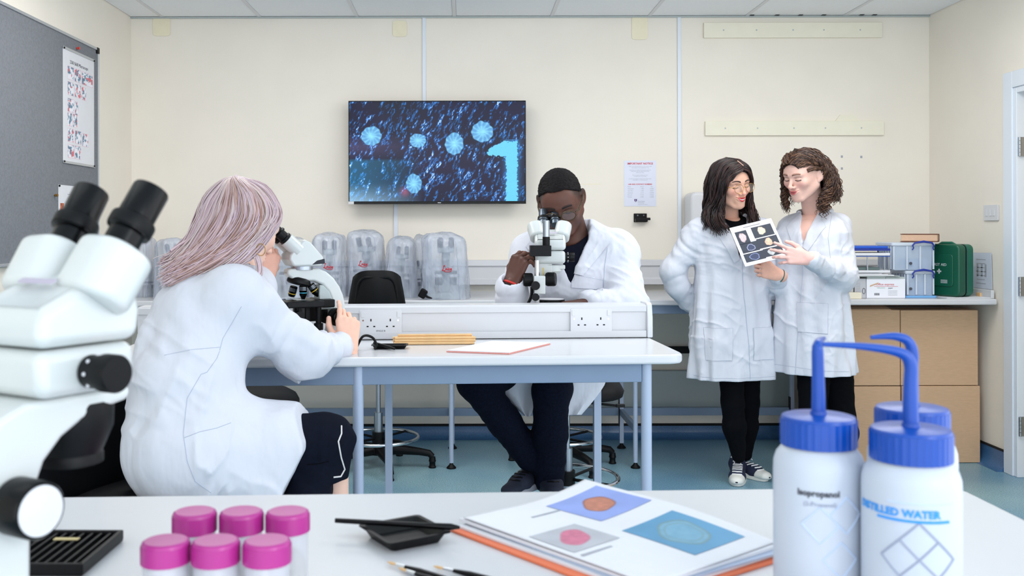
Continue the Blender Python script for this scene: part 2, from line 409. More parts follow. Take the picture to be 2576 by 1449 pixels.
# diagrams: (col, row, w) cells in a 4-column grid, painted as prints
def diag(seed):
    def fn(u, v):
        n = fbm(u*5, v*5, 3, seed); c = np.tile(L3(236, 236, 244), (len(u), 1))
        c[(n > .56)] = L3(120, 160, 180); c[(n > .63)] = L3(96, 122, 148)
        r = fbm(u*4+9, v*4, 2, seed+5); c[r > .68] = L3(216, 112, 122)
        e = (np.minimum(np.minimum(u, 1-u), np.minimum(v, 1-v)) < .05); c[e] = L3(226, 190, 205)
        return c
    return fn
cells = [(0, .21, 1), (1, .21, 1), (2, .21, 1.9), (0, .345, 1), (1, .345, 1), (2, .35, .8), (0, .49, 1), (1.05, .5, .5), (0, .615, .7), (.75, .615, .7),
         (0, .75, 1), (1.05, .755, 1), (2.1, .765, 1), (0, .89, 1), (1, .89, 1)]
for k, (c, r, w) in enumerate(cells):
    ww = .088*w; u = -pw/2+.055+.092*c+ww/2; v = ph/2-ph*r
    picture('diagram', Mq @ Matrix.Translation((u, v, 0)), ww*.94, .07, 16, 16, diag(k+3), M_['print'], t)
# second sheet, mostly behind the eyepieces
SY0, SY1, SZ1, SZ0 = 4.926, 5.225, 1.519, 1.309
t = thing('wall_sheet', 'smaller white sheet with an orange photo pinned low on the grey board', 'paper', (XL+.02, (SY0+SY1)/2, SZ0))
Mp = planeM((XL+.0192, (SY0+SY1)/2, (SZ0+SZ1)/2), (0, 1, 0), (0, 0, 1)); pw, ph = SY1-SY0, SZ1-SZ0
MB().prism([(-pw/2, -ph/2), (pw/2, -ph/2), (pw/2, ph/2), (-pw/2, ph/2)], .0012, Mp).build('sheet', M_['paper'], t)
Mq = Mp @ Matrix.Translation((0, 0, .0014))
def orange_pic(u, v):
    n = fbm(u*4, v*4, 3, 2)[:, None]; return L3(225, 120, 70)*(1-n)+L3(120, 40, 30)*n
picture('photo', Mq @ Matrix.Translation((-.105, -.012, 0)), .045, .05, 10, 10, orange_pic, M_['print'], t)
for k in range(6): MB().box((.03, .06-.02*k, 0), (.14, .003, .0006), Mq).build('text_line', M_['ink_pale'], t)
for su in (-1, 1): MB().cyl((su*(pw/2-.006), ph/2-.006, 0), (su*(pw/2-.006), ph/2-.006, .008), .005, n=10, M=Mp).build('pin', M_['black_pl'], t)
# stray pins
def pin(y, z, col, name, lab):
    t = MB().cyl((XL+.018, y, z), (XL+.024, y, z), .003, n=10).cyl((XL+.024, y, z), (XL+.034, y, z), .007, .005, n=12).cyl((XL+.034, y, z), (XL+.037, y, z), .008, n=12).build(name, col, None)
    tag(t, lab, 'pin')
pin(5.16, H+453/480, mat('red_plastic', (205, 60, 50), .4), 'push_pin', 'red push pin in the grey board just above the poster')
pin(4.88, H+83/507, mat('brass', (150, 110, 50), .35, metal=.8), 'drawing_pin', 'brass pin in grey board near the smaller sheet')

# notice on the back wall
(x1, z1), (x2, z2) = wpx(1570, 520), wpx(1651, 405)
t = thing('wall_notice', 'laminated notice with red headings taped to the back wall', 'notice', ((x1+x2)/2, YB, z1))
Mp = planeM(((x1+x2)/2, YB-.0006, (z1+z2)/2), (1, 0, 0), (0, 0, 1))
Mn = Mp @ Matrix.Rotation(0, 4, 'X'); pw, ph = x2-x1, z2-z1
MB().prism(rrect(pw, ph, .004), .0012, Mn).build('sheet', mat('laminated_paper', (222, 226, 242), .4), t)
Mq = Mn @ Matrix.Translation((0, 0, .0014))
def line(txt, v, size, m, x=0, al='CENTER', bold=0): text_mesh(txt, size, Mq @ Matrix.Translation((x, ph/2-ph*v, 0)), 'text_line', m, t, extrude=.0002, align=al, bold=bold)
line('IMPORTANT NOTICE', .085, .0165, M_['red_ink'], bold=.0005)
for v, s in ((.135, 'Please note that this room is to be used by staff'), (.165, 'and students of the department only'), (.215, 'Remember to switch off all microscopes and'), (.242, 'lamps after use and replace the covers'),
             (.27, 'before you leave'), (.325, 'Do not remove equipment from'), (.353, 'this laboratory at any time'), (.405, 'In case of emergency contact one of the people'), (.433, 'listed below or call the porters')):
    line(s, v, .0072, M_['ink_pale'])
line('LAB AND CONTACT NUMBERS', .53, .0105, M_['red_ink'], bold=.0003)
for k in range(6):
    v = .58+.045*k
    line(('Name', 'Technician', 'Lab office', 'Academic', 'First aid', 'Porters')[k], v, .0085, M_['ink_pale'], -pw/2+.022, 'LEFT')
    line(('Room', '1 005', '1 042', '2 115', '0 110', '0 001')[k], v, .0085, M_['ink_pale'], .012, 'CENTER')
    line(('Ext', '4 2300', '4 2301', '4 2308', '4 2222', '4 2000')[k], v, .0085, M_['ink_pale'], pw/2-.028, 'CENTER')
M_['purple'] = mat('purple_ink', (80, 50, 120), .6)
MB().prism([(-.008, .009), (.008, .009), (.008, -.002), (0, -.011), (-.008, -.002)], .0006, Mq @ Matrix.Translation((-.028, -ph/2+.036, 0))).build('crest', M_['purple'], t)
MB().box((0, 0, .0008), (.0022, .016, .0004), Mq @ Matrix.Translation((-.028, -ph/2+.036, 0))).build('crest_cross', M_['paper'], t)
line('Durham', .905, .013, M_['ink_pale'], -.015, 'LEFT'); line('University', .935, .0095, M_['ink_pale'], -.015, 'LEFT')
line('Department of Earth Sciences', .965, .005, M_['ink_pale'], -.015, 'LEFT')
# black bracket under it
(x1, z1), (x2, z2) = wpx(1594, 560), wpx(1627, 538)
t = thing('wall_bracket', 'small black metal bracket on the wall below the notice', 'bracket', ((x1+x2)/2, YB, z1))
MB().bb((x1, YB-.006, z1), (x2, YB-.0005, z2)).build('plate', M_['black_pl'], t, bevel=.003)
MB().bb((x1+.004, YB-.05, z1+.002), (x2-.002, YB-.006, z1+.022)).build('shelf', M_['black_pl'], t, bevel=.004)
MB().cyl((x2-.004, YB-.03, z1+.02), (x2+.016, YB-.03, z1+.02), .008, n=14).build('stub', M_['black_pl'], t)
for k in (.3, .75): MB().cyl((x1+(x2-x1)*k, YB-.009, z2-.012), (x1+(x2-x1)*k, YB-.005, z2-.012), .005, n=12).build('screw', M_['chrome'], t)
# a long scuff beside the notice
MB().bb((.72, YB-.0012, wpx(0, 464)[1]-.002), (.84, YB-.0003, wpx(0, 464)[1]+.002)).build('scuff', M_['patch'], wall_back)
# paper towel dispenser behind the first woman
x1, z1 = wpx(1720, 600); x2, z2 = wpx(1842, 487)
t = thing('towel_dispenser', 'white paper towel dispenser on back wall behind dark-haired woman', 'dispenser', ((x1+x2)/2, YB, z1))
MB().prism(rrect(x2-x1, z2-z1, .035, 6), .19, planeM(((x1+x2)/2, YB-.0005, (z1+z2)/2), (1, 0, 0), (0, 0, 1))).build('body', M_['white_pl'], t, bevel=.02, seg=4)
MB().bb((x1+.03, YB-.16, z1-.012), (x2-.03, YB-.03, z1+.001)).build('slot_lip', M_['grey_enamel'], t)

# the wall screen
YT = 5.93; S = F/YT
def tpx(x, y): return (x-CX)/S, H-(y-CY)/S
(x1, z1), (x2, z2) = tpx(877, 513), tpx(1323.5, 253)
t = thing('wall_screen', 'wall-mounted flat screen showing blue micrographs of five round shells', 'television', ((x1+x2)/2, YB, z1))
bz = MB(); bw = .0055
bz.bb((x1, YT, z1), (x1+bw, YT+.02, z2)).bb((x2-bw, YT, z1), (x2, YT+.02, z2)).bb((x1+bw, YT, z2-bw), (x2-bw, YT+.02, z2)).bb((x1+bw, YT, z1), (x2-bw, YT+.02, z1+.017))
bz.build('bezel', M_['black_gl'], t, bevel=.0015)
MB().bb((x1+.004, YT+.012, z1+.004), (x2-.004, YT+.045, z2-.004)).build('back_case', M_['black_pl'], t, bevel=.006)
MB().bb((x1+.3, YT+.045, z1+.15), (x2-.3, YB-.0005, z2-.15)).build('wall_mount', M_['dark_metal'], t)
MB().bb((.0-.17+.005-(-.0), YT-.001, z1+.0055), (-.17+.025, YT+.001, z1+.009)).build('name_plate', M_['white_pl'], t)
MB().bb((x1, YT-.0012, z1), (x1+.032, YT+.001, z1+.016)).build('energy_label', M_['white_pl'], t)
sw, sh = x2-x1-2*bw, z2-z1-.017-bw
def screen(u, v):
    asp = sw/sh; X = u*asp
    # grain of small bright flecks leaning to the right
    a = X-.42*(v-.5); n1 = fbm(a*44+3*fbm(X*6, v*6, 2, 3), v*17, 4, 1); n2 = fbm(a*110, v*60, 3, 11); n3 = fbm(X*3, v*3, 3, 21)
    k = np.clip((n1-.5)*4.4, 0, 1)*np.clip((n2-.36)*3.0, 0, 1.4); k = k*(.25+1.2*n3)
    base = L3(8, 18, 62)+(L3(34, 26, 66)-L3(8, 18, 62))*np.clip(1.4*n3-.3, 0, 1)[:, None]
    c = base*(.25+.7*n3)[:, None]+k[:, None]*np.array([.02, .30, .95])+np.clip(k-.62, 0, 1)[:, None]*np.array([.9, .9, .5])
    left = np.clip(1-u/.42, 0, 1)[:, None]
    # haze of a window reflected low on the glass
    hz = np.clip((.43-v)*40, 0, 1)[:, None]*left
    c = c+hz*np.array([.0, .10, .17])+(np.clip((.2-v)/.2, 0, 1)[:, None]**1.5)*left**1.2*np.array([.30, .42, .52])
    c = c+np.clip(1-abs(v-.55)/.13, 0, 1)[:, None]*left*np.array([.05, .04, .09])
    s = np.exp(-(((X-.315*asp)**2+(v-.095)**2)/.0015))[:, None]; c = c+s*np.array([.25, .03, .06])
    for i, (fx, fy, rx, ry, ph) in enumerate(((.125, .655, .059, .098, 0), (.39, .61, .048, .073, 1), (.597, .575, .054, .112, 2.2), (.757, .695, .064, .105, 3), (.367, .175, .046, .1, 4.5))):
        dx = (u-fx)/rx; dy = (v-fy)/ry; th = np.arctan2(dy, dx); r = np.hypot(dx, dy)
        rad = 1+.035*np.cos(9*th+ph)+.12*np.exp(-((th-(1.1+.2*i))/.25)**2)*(-1 if i == 1 else 1)*.8
        q = r/rad; m = np.clip((1-q)*14, 0, 1)[:, None]
        sep = .5+.5*np.cos(12*th+3.5*q+ph); inner = np.clip(1-q*1.6, 0, 1)
        val = np.clip(.45+.5*(sep**2)*q+inner*.8-.15*(q > .93), 0, 1.2)[:, None]*(.75+.5*fbm(u*60, v*60, 2, i))[:, None]
        col = L3(8, 96, 190)+(L3(135, 215, 250)-L3(8, 96, 190))*val
        c = c*(1-m)+col*m
    # the white figure one at the lower right
    ed = .013*(fbm(u*90, v*60, 3, 31)-.5)*2
    body = (u > .893+ed) & (u < .957+ed) & (v < .60+ed*2)
    flag = ((u > .79+ed) & (u < .9) & (v > .452+ed*2) & (v < .52+np.clip((u-.79)*1.0, 0, .2)*.9+ed*2)) & (v < .60+ed)
    fl2 = (u > .86) & (u < .9) & (v > .45) & (v < .55+ed)
    m = (body | flag | fl2)
    c[m] = L3(108, 212, 252)*(1+.03*RNG.standard_normal((m.sum(), 1)))
    glow = np.exp(-np.clip(np.abs(u-.925)-.032, 0, 1)/.012)*(v < .62); c = c+((glow*(~m))*.35)[:, None]*np.array([.05, .35, .8])
    return np.clip(c, 0, 1.2)
mscr = mat('lit_screen', (0, 0, 0), .18, attr='Col', emit=1.0, spec=.25)
nt = mscr.node_tree; bs = nt.nodes['Principled BSDF']
for l in list(bs.inputs['Base Color'].links): nt.links.remove(l)
bs.inputs['Base Color'].default_value = (.004, .004, .005, 1)
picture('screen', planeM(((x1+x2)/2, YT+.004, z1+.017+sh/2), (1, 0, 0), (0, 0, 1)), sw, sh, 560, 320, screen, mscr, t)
# ---------------------------------------------------------------- benches
ZT = H-.39                                   # bench height
def plane_pt(px, py, z=ZT):
    d = (H-z)*F/(py-CY); return P(px, py, d)
def rects(b, lo, hi): return b.bb(lo, hi)

# bench along the back wall
BF = 5.27
t = thing('wall_bench', 'long white-topped bench on blue-grey legs along the back wall', 'bench', (.4, 5.6, 0))
MB().bb((XL+.004, BF, ZT-.032), (XR-.012, YB-.056, ZT)).build('worktop', M_['white_lam'], t, bevel=.008, seg=3)
MB().bb((XL+.05, BF+.03, ZT-.078), (1.93, BF+.06, ZT-.0325)).build('front_rail', M_['steel_blue'], t, bevel=.002)
MB().bb((XL+.05, 5.78, ZT-.078), (1.93, 5.81, ZT-.0325)).build('rear_rail', M_['steel_blue'], t, bevel=.002)
MB().bb((XL+.05, 5.79, .19), (1.93, 5.82, .235)).build('stretcher', M_['steel_blue'], t, bevel=.002)
MB().bb((XR-.030, 5.30, ZT), (XR-.012, YB-.06, ZT+.045)).build('end_upstand', M_['white_lam'], t, bevel=.003)
def foot(b, x, y): return b.cyl((x, y, .02), (x, y, .05), .006, n=12).lathe([(.026, 0), (.026, .006), (.012, .02), (.008, .03)], Matrix.Translation((x, y, .0)), 18)
for x in (-1.095, -.077, .917, 1.92):
    lg = MB().cyl((x, 5.31, .03), (x, 5.31, ZT-.033), .0125, n=18).build('leg', M_['leg_grey'], t)
    foot(MB(), x, 5.31).build('levelling_foot', M_['black_pl'], lg)
    lg = MB().bb((x-.012, 5.775, .03), (x+.012, 5.80, ZT-.033)).build('leg', M_['leg_grey'], t, bevel=.002)
    foot(MB(), x, 5.7875).build('levelling_foot', M_['black_pl'], lg)
    MB().bb((x-.011, 5.32, .195), (x+.011, 5.777, .232)).build('side_rail', M_['steel_blue'], t, bevel=.002)
    MB().bb((x-.016, 5.772, .13), (x-.0121, 5.803, .30)).build('bracket', M_['black_pl'], t)

# double-sided bench in the middle of the room
TH = math.radians(3.0)
BM = Matrix.Translation((.676, 3.007, 0)) @ Matrix.Rotation(TH, 4, 'Z')
def u_at(px, v):
    k = (px-CX)/F; o = BM.translation; U = BM.to_3x3() @ Vector((1, 0, 0)); V = BM.to_3x3() @ Vector((0, 1, 0))
    return -(o.x+v*V.x-k*(o.y+v*V.y))/(U.x-k*U.y)
UL = -1.78
mid = thing('double_bench', 'white double-sided bench with raised socket spine and blue-grey frame', 'bench', (0, 3.5, 0))
MB().prism([(UL, 0), (-.05, 0), (-.035, .004), (-.012, .018), (-.003, .04), (0, .06), (0, .89), (-.04, .93), (UL, .93)], .030, BM @ Matrix.Translation((0, 0, ZT-.030))).build('worktop', M_['white_lam'], mid, bevel=.009, seg=3)
def rail(name, lo, hi, m='steel_blue', bev=.002): return MB().bb(lo, hi, BM).build(name, M_[m], mid, bevel=bev)
zr = ZT-.0305
rail('front_rail', (UL+.03, .035, zr-.058), (u_at(1611, .05), .055, zr))
rail('rear_rail', (UL+.03, .875, zr-.05), (-.14, .895, zr))
ur = u_at(1625, .045); ul = u_at(900, .045)
for u in (ur, ul):
    lg = MB().cyl((u, .045, .03), (u, .045, zr), .0165, n=20, M=BM).build('leg', M_['leg_grey'], mid)
    p = BM @ Vector((u, .045, 0)); foot(MB(), p.x, p.y).build('levelling_foot', M_['black_pl'], lg)
for px in (1501, 977):
    u = u_at(px, .89)
    lg = MB().bb((u-.0145, .876, .03), (u+.0145, .905, zr), BM).build('leg', M_['leg_grey'], mid, bevel=.002)
    p = BM @ Vector((u, .89, 0)); foot(MB(), p.x, p.y).build('levelling_foot', M_['black_pl'], lg)
for u in (ur, ul): rail('cross_rail', (u-.012, .06, zr-.04), (u+.012, .875, zr))
# the spine
zs = ZT+.0005; vf = .455; sh = .117; uE = u_at(1641, vf)
sp = MB(); sp.prism([(vf+.012, zs), (vf+.118, zs), (vf+.118, zs+sh-.012), (vf+.108, zs+sh), (vf+.022, zs+sh), (vf+.012, zs+sh-.012)], uE-.019-UL,
                    BM @ Matrix(((0, 0, 1, UL), (1, 0, 0, 0), (0, 1, 0, 0), (0, 0, 0, 1)))).build('spine', M_['white_lam'], mid)
uE = u_at(1641, vf)
rail('spine_lip', (UL, vf+.001, zs+.0005), (uE-.02, vf+.0118, zs+.026), 'white_lam', .003)
rail('spine_lip', (UL, vf+.003, zs+sh-.026), (uE-.02, vf+.0118, zs+sh-.003), 'white_lam', .003)
MB().prism([(vf-.004, zs), (vf+.124, zs), (vf+.124, zs+.07), (vf+.112, zs+sh), (vf+.1, zs+sh+.006), (vf+.02, zs+sh+.006), (vf+.008, zs+sh), (vf-.004, zs+.07)], .02,
           BM @ Matrix(((0, 0, 1, uE-.0195), (1, 0, 0, 0), (0, 1, 0, 0), (0, 0, 0, 1)))).build('end_cap', M_['white_pl'], mid, bevel=.004)
MB().bb((UL, vf-.0015, ZT+.0002), (uE-.0, vf+.0, ZT+.0022), BM).build('gap_strip', M_['gap'], mid)
for px in (957, 1487):
    u = u_at(px, vf); zc = zs+.0625
    so = MB().prism(rrect(.147, .083, .005), .011, BM @ planeM((u, vf+.0118, zc), (1, 0, 0), (0, 0, 1))).build('double_socket', M_['white_pl'], mid, bevel=.002)
    fy = vf+.0118-.011
    for s in (-1, 1):
        MB().box((u+s*.0625, fy-.0008, zc+.026), (.011, .0035, .02), BM @ Matrix.Identity(4)).build('rocker', M_['white_pl'], so, bevel=.0008)
        MB().cyl((u+s*.0605, fy-.0006, zc+.005), (u+s*.0605, fy+.001, zc+.005), .0032, n=12, M=BM).build('screw', M_['chrome'], so)
        c = u+s*.0335-.0
        h = MB().box((c, fy, zc+.006), (.0042, .0012, .0085), BM)
        for q in (-1, 1): h.box((c+q*.0115, fy, zc-.016), (.0068, .0012, .0042), BM)
        h.build('pin_holes', M_['gap'], so)
text_mesh('SINGLE B', .008, BM @ planeM((u_at(957, vf), vf+.0004, zs+.0625-.034), (1, 0, 0), (0, 0, 1)), 'stamp', M_['ink'], mid, extrude=.0001)

# ---------------------------------------------------------------- drafting stools (built at the origin, facing -Y)
def make_stool(label, zs=.6, zring=.17, loc=(0, 0, 0), rotz=0, back=True, back_h=.34, back_w=.40, seat_w=.45, tall=False, group='black drafting stools', spin=0, zoff=.12):
    t = thing('drafting_stool', label, 'stool', (0, 0, 0), 0, group)
    n = 40; vs = []; prof = [(.0, .085), (.5, .09), (.8, .088), (.95, .072), (1, .052), (.98, .034), (.86, .014), (.55, .0), (0, .0)]
    b = MB(); fs = []
    for r, z in prof:
        for i in range(n):
            a = 2*PI*i/n; q = (abs(math.cos(a))**3.2+abs(math.sin(a))**3.2)**(-1/3.2)
            fr = max(0, -math.sin(a))
            vs.append((r*q*math.cos(a)*seat_w/2, r*q*math.sin(a)*.235, zs-.085+z-.022*fr*(r**2)+.02*(1-r*r)*0+(.03*fr*(r > .5) if z < .03 else 0)))
    for j in range(len(prof)-1):
        for i in range(n): fs.append((j*n+i, j*n+(i+1) % n, (j+1)*n+(i+1) % n, (j+1)*n+i))
    b.add(vs, fs).build('seat', M_['black_fab'], t, sharp=60)
    MB().box((0, .01, zs-.094), (.18, .16, .016)).build('seat_plate', M_['black_pl'], t, bevel=.004)
    MB().cyl((.06, -.05, zs-.1), (.2, -.06, zs-.115), .005).box((.215, -.061, zs-.115), (.035, .02, .012)).build('lever', M_['black_pl'], t)
    zc = max(.3, zs-.30)
    MB().cyl((0, 0, zc-.02), (0, 0, zs-.102), .0125, n=18).build('gas_spring', M_['brushed'], t)
    MB().cyl((0, 0, .09), (0, 0, zc), .0235, n=22).build('column', M_['brushed'], t)
    ring = MB().tube([(.215*math.cos(2*PI*i/36), .215*math.sin(2*PI*i/36), zring) for i in range(36)], .0095, 10, closed=True).build('foot_ring', M_['chrome'], t)
    MB().cyl((0, 0, zring-.03), (0, 0, zring+.03), .034, n=20).build('ring_collar', M_['black_pl'], ring)
    for k in range(4):
        a = PI/4+PI/2*k
        MB().cyl((.03*math.cos(a), .03*math.sin(a), zring-.005), (.21*math.cos(a), .21*math.sin(a), zring), .0065, n=10).build('ring_spoke', M_['black_pl'], ring)
    MB().lathe([(.05, .075), (.055, .1), (.045, .13), (.028, .14)], None, 22).build('hub', M_['black_pl'], t)
    for k in range(5):
        a = 2*PI*k/5+.35+spin; M = Matrix.Rotation(a, 4, 'Z')
        pts = [(.03, 0, .1), (.12, 0, .098), (.22, 0, .088), (.275, 0, .078), (.292, 0, .06)]
        ar = MB(); ar.tube([M @ Vector(p) for p in pts], [.03, .027, .021, .019, .017], 10).build('base_arm', M_['black_pl'], t)
        MB().lathe([(.02, 0), (.021, .006), (.0165, .012), (.0165, .03), (.02, .036), (.0175, .05), (.016, .06)], M @ Matrix.Translation((.292, 0, 0)), 16).build('glide', M_['black_pl'], t.children[-1])
    if back:
        zb = zs+zoff; nu, nv = 17, 13; v = []
        for side in (0, 1):
            for j in range(nv):
                for i in range(nu):
                    x = -1+2*i/(nu-1); y = j/(nv-1)
                    w = back_w/2*(1-.26*y**1.5)*(1-.10*(1-y)**6)
                    top = back_h*(1-.10*abs(x)**4)
                    yy = .235+.045*y-.05*(x*x)*1.1+.02*math.sin(PI*y)
                    th = (.012+.022*(1-x**6)*(1-(2*y-1)**8))*(1 if side else -1)
                    v.append((w*x, yy+th*.5, zb+y*top))
        f = []
        N = nu*nv
        for j in range(nv-1):
            for i in range(nu-1):
                a = j*nu+i; f.append((a, a+1, a+nu+1, a+nu)); f.append((N+a, N+a+nu, N+a+nu+1, N+a+1))
        for i in range(nu-1):
            f.append((i, N+i, N+i+1, i+1)); a = (nv-1)*nu+i; f.append((a, a+1, N+a+1, N+a))
        for j in range(nv-1):
            a = j*nu; f.append((a, a+nu, N+a+nu, N+a)); a += nu-1; f.append((a, N+a, N+a+nu, a+nu))
        bk = MB().add(v, f).build('backrest', M_['black_pl'], t, sharp=50)
        # raised rim panel of the moulded shell
        r = MB(); hw, hh = back_w*.36, back_h*.80
        path = []
        for (x, y) in rrect(2*hw, hh, .05, 6):
            sy = (y+hh/2)/hh
            k = 1-.26*sy**1.5; X = x*k; xx = X/(back_w/2*k)
            path.append((X, .235+.045*sy-.05*xx*xx*1.1+.02*math.sin(PI*sy)+.019, zb+back_h*.1+sy*hh))
        r.tube(path, .007, 8, closed=True).build('shell_rib', M_['black_pl'], bk)
        MB().cyl((0, .258, zb+back_h*.42), (0, .268, zb+back_h*.42), .006, n=12).build('screw', M_['chrome'], bk)
        MB().tube([(0, .08, zs-.1), (0, .2, zs-.105), (0, .262, zs-.06), (0, .268, zs+.05), (0, .262, zb+.1)], [.016, .016, .018, .018, .014], 10).build('back_stem', M_['black_pl'], t)
    t.location = loc; t.rotation_euler = (0, 0, rotz)
    return t
make_stool('black drafting stool tucked under the wall bench, moulded backrest turned to the room', .60, .165, (-.472, 5.33, 0), PI+.06, back_h=.36, back_w=.335, spin=.2)
make_stool('black stool the seated man perches on behind the double bench', .665, .24, (.43, 4.17, 0), .1, back=False, spin=.5)
make_stool('black stool at the wall bench directly behind the seated man', .56, .16, (.52, 5.36, 0), PI-.1, back_h=.30, spin=.55)
make_stool('black stool beyond the double bench, half hidden by the blonde woman', .60, .2, (-.955, 4.25, 0), PI/2+.15, back_h=.30, spin=.1)
make_stool('black drafting chair with curved back under the blonde seated woman', .60, .2, (-.80, 2.60, 0), PI/2-.45, back_h=.36, back_w=.46, spin=.3, zoff=-.08)

# ---------------------------------------------------------------- desk in front of the camera
th2 = math.radians(2.0)
fy = .39*F/(1236-CY)
DM = Matrix.Translation((0, fy, 0)) @ Matrix.Rotation(th2, 4, 'Z')
kx = (2414-CX)*(fy+.02)/F
desk = thing('front_desk', 'white desk top in front of the camera holding bottles, jars and papers', 'desk', (0, .9, 0))
MB().prism([(-1.3, 0), (kx-.03, 0), (kx-.008, -.008), (kx, -.03), (kx, -.62), (kx-.02, -.66), (-1.3, -.66)][::-1], .03, DM @ Matrix.Translation((0, 0, ZT-.03))).build('worktop', M_['white_lam'], desk, bevel=.008, seg=3)
for u in (-1.2, kx-.12):
    for v in (-.05, -.6): MB().cyl((u, v, 0), (u, v, ZT-.0305), .0165, n=16, M=DM).build('leg', M_['leg_grey'], desk)
MB().bb((-1.2, -.62, ZT-.085), (kx-.12, -.60, ZT-.0305), DM).bb((-1.2, -.07, ZT-.085), (kx-.12, -.05, ZT-.0305), DM).build('rail', M_['steel_blue'], desk)

# ---------------------------------------------------------------- brown boxes under the wall bench
def carton(label, x0, x1, y0, y1, z0, z1, flap=0):
    t = thing('cardboard_box', label, 'box', ((x0+x1)/2, (y0+y1)/2, z0), 0, 'brown cardboard boxes under the wall bench')
    MB().bb((x0, y0, z0), (x1, y1, z1)).build('carton', M_['card'], t, bevel=.004)
    m = (x0+x1)/2
    MB().bb((x0+.006, (y0+y1)/2-.025, z1+.0004), (x1-.006, (y0+y1)/2+.025, z1+.0012)).build('tape', M_['paper'], t)
    if flap: MB().add([(x0+.03, y0, z1), (x1-.05, y0, z1), (x1-.05, y0+.12, z1+.022), (x0+.03, y0+.12, z1+.022), (x0+.03, y0, z1+.003), (x1-.05, y0, z1+.003), (x1-.05, y0+.12, z1+.025), (x0+.03, y0+.12, z1+.025)],
                      [(0, 1, 2, 3), (4, 7, 6, 5), (0, 4, 5, 1), (1, 5, 6, 2), (2, 6, 7, 3), (3, 7, 4, 0)]).build('flap', M_['card'], t)
    return t
S5 = F/5.40
bx = lambda px: (px-CX)/S5
bz = lambda py: H-(py-CY)/S5
yf = 5.40
zl = bz(974); zu = bz(783)
carton('brown cardboard box, lower right of the four under the wall bench', bx(2268), bx(2465), yf, 5.85, .002, zl)
carton('brown cardboard box, upper right of the four under the wall bench', bx(2266), bx(2461), yf+.004, 5.83, zl+.003, zu)
carton('brown cardboard box, lower left of the four under the wall bench', bx(2100), bx(2265), yf+.002, 5.84, .002, zl-.001)
carton('brown cardboard box with one flap lifted, upper left of the four', bx(2100), bx(2264), yf+.001, 5.82, zl+.003, zu+.002, 1)
t = thing('printed_box', 'narrow brown box with dark print behind the curly-haired woman', 'box', (1.984, 5.6, 0))
MB().bb((1.945, yf+.1, .002), (2.022, 5.75, bz(950))).build('carton', mat('dark_cardboard', (150, 110, 76), .8, noise=.06, nscale=20), t, bevel=.004)
for k in range(5): MB().box((1.984, yf+.0995, bz(985+16*k)), (.05, .001, .012)).build('print_line', M_['ink'], t)
def CR(pts, n):
    p = np.array(pts, float); p = np.vstack([2*p[0]-p[1], p, 2*p[-1]-p[-2]]); m = len(p)-3; t = np.linspace(0, m-1e-6, n); i = t.astype(int); f = (t-i)[:, None]
    a, b, c, d = p[i], p[i+1], p[i+2], p[i+3]
    return .5*((2*b)+(-a+c)*f+(2*a-5*b+4*c-d)*f**2+(-a+3*b-3*c+d)*f**3)
# ---------------------------------------------------------------- compound microscope on the double bench
def Tm(loc, rz, s=1): return Matrix.Translation(loc) @ Matrix.Rotation(rz, 4, 'Z') @ Matrix.Scale(s, 4)
XZ = Matrix(((1, 0, 0, 0), (0, 0, -1, 0), (0, 1, 0, 0), (0, 0, 0, 1)))     # xy profile -> xz plane, extruded along -y
def slab(poly, w): return poly, w
t = thing('compound_microscope', 'white compound microscope the blonde woman is looking into', 'microscope', (-.515, 3.13, ZT))
A = Tm((-.515, 3.13, ZT), math.radians(28), .98)
def side(poly, w, yc=0): b = MB(); b.prism(poly, w, A @ Matrix.Translation((0, yc+w/2, 0)) @ XZ); return b
side([(-.085, 0), (.13, 0), (.13, .03), (.115, .048), (.055, .05), (.0, .036), (-.07, .034), (-.085, .026)], .145).build('base', M_['cream_enamel'], t, bevel=.012, seg=3)
MB().rev(A @ Vector((-.02, 0, .034)), A @ Vector((-.02, 0, .06)), [(.03, 0), (.03, .004), (.024, .005), (.023, .001)]).build('field_lens', M_['black_gl'], t)
side([(.075, .045), (.128, .045), (.137, .10), (.136, .145), (.13, .175), (.117, .205), (.098, .232), (.072, .254), (.045, .266), (-.05, .268), (-.062, .262), (-.06, .246), (-.035, .226), (.03, .224), (.058, .212), (.078, .19), (.088, .165), (.09, .12), (.086, .09)], .05).build('arm', M_['cream_enamel'], t, bevel=.008, seg=3)
side([(.048, .132), (.044, .185), (.046, .212), (.058, .212), (.08, .19), (.09, .165), (.092, .132)], .056).build('arm_web', M_['grey_enamel'], t, bevel=.004)
nz = A.to_3x3() @ Vector((-.26, 0, -1)); c0 = A @ Vector((-.012, 0, .236))
c1 = c0+Vector(nz).normalized()*.05
MB().rev(c0, c1, [(.028, 0), (.035, .004), (.038, .010), (.038, .018), (.033, .022), (.02, .024)]).build('nosepiece', M_['black_pl'], t)
def objective(p, d, ring, L=.046):
    d = Vector(d).normalized(); p = Vector(p)
    o = MB().rev(p, p+d, [(.0105, 0), (.0125, .002), (.0125, .02), (.0118, .021), (.0118, .03), (.0098, .034), (.007, L-.006), (.004, L)]).build('objective', M_['black_gl'], t)
    MB().rev(p+d*.0225, p+d, [(.0122, 0), (.0122, .0022)]).build('colour_ring', ring, o)
    for k in range(3): MB().rev(p+d*(.006+.004*k), p+d, [(.0128, 0), (.0128, .0012)]).build('grip_ring', M_['brushed'], o)
R3 = A.to_3x3()
M_['cyan'] = mat('cyan_ring', (60, 190, 220), .4); M_['yellow'] = mat('yellow_ring', (226, 190, 60), .4)
cc = c0+Vector(nz).normalized()*.03
for (lx, ly, ring) in ((0, 0, M_['cyan']),): objective(A @ Vector((-.002, -.004, .211)), (0, 0, -1), ring)
objective(A @ Vector((.020, -.010, .214)), R3 @ Vector((.55, -.12, -.85)), M_['yellow'])
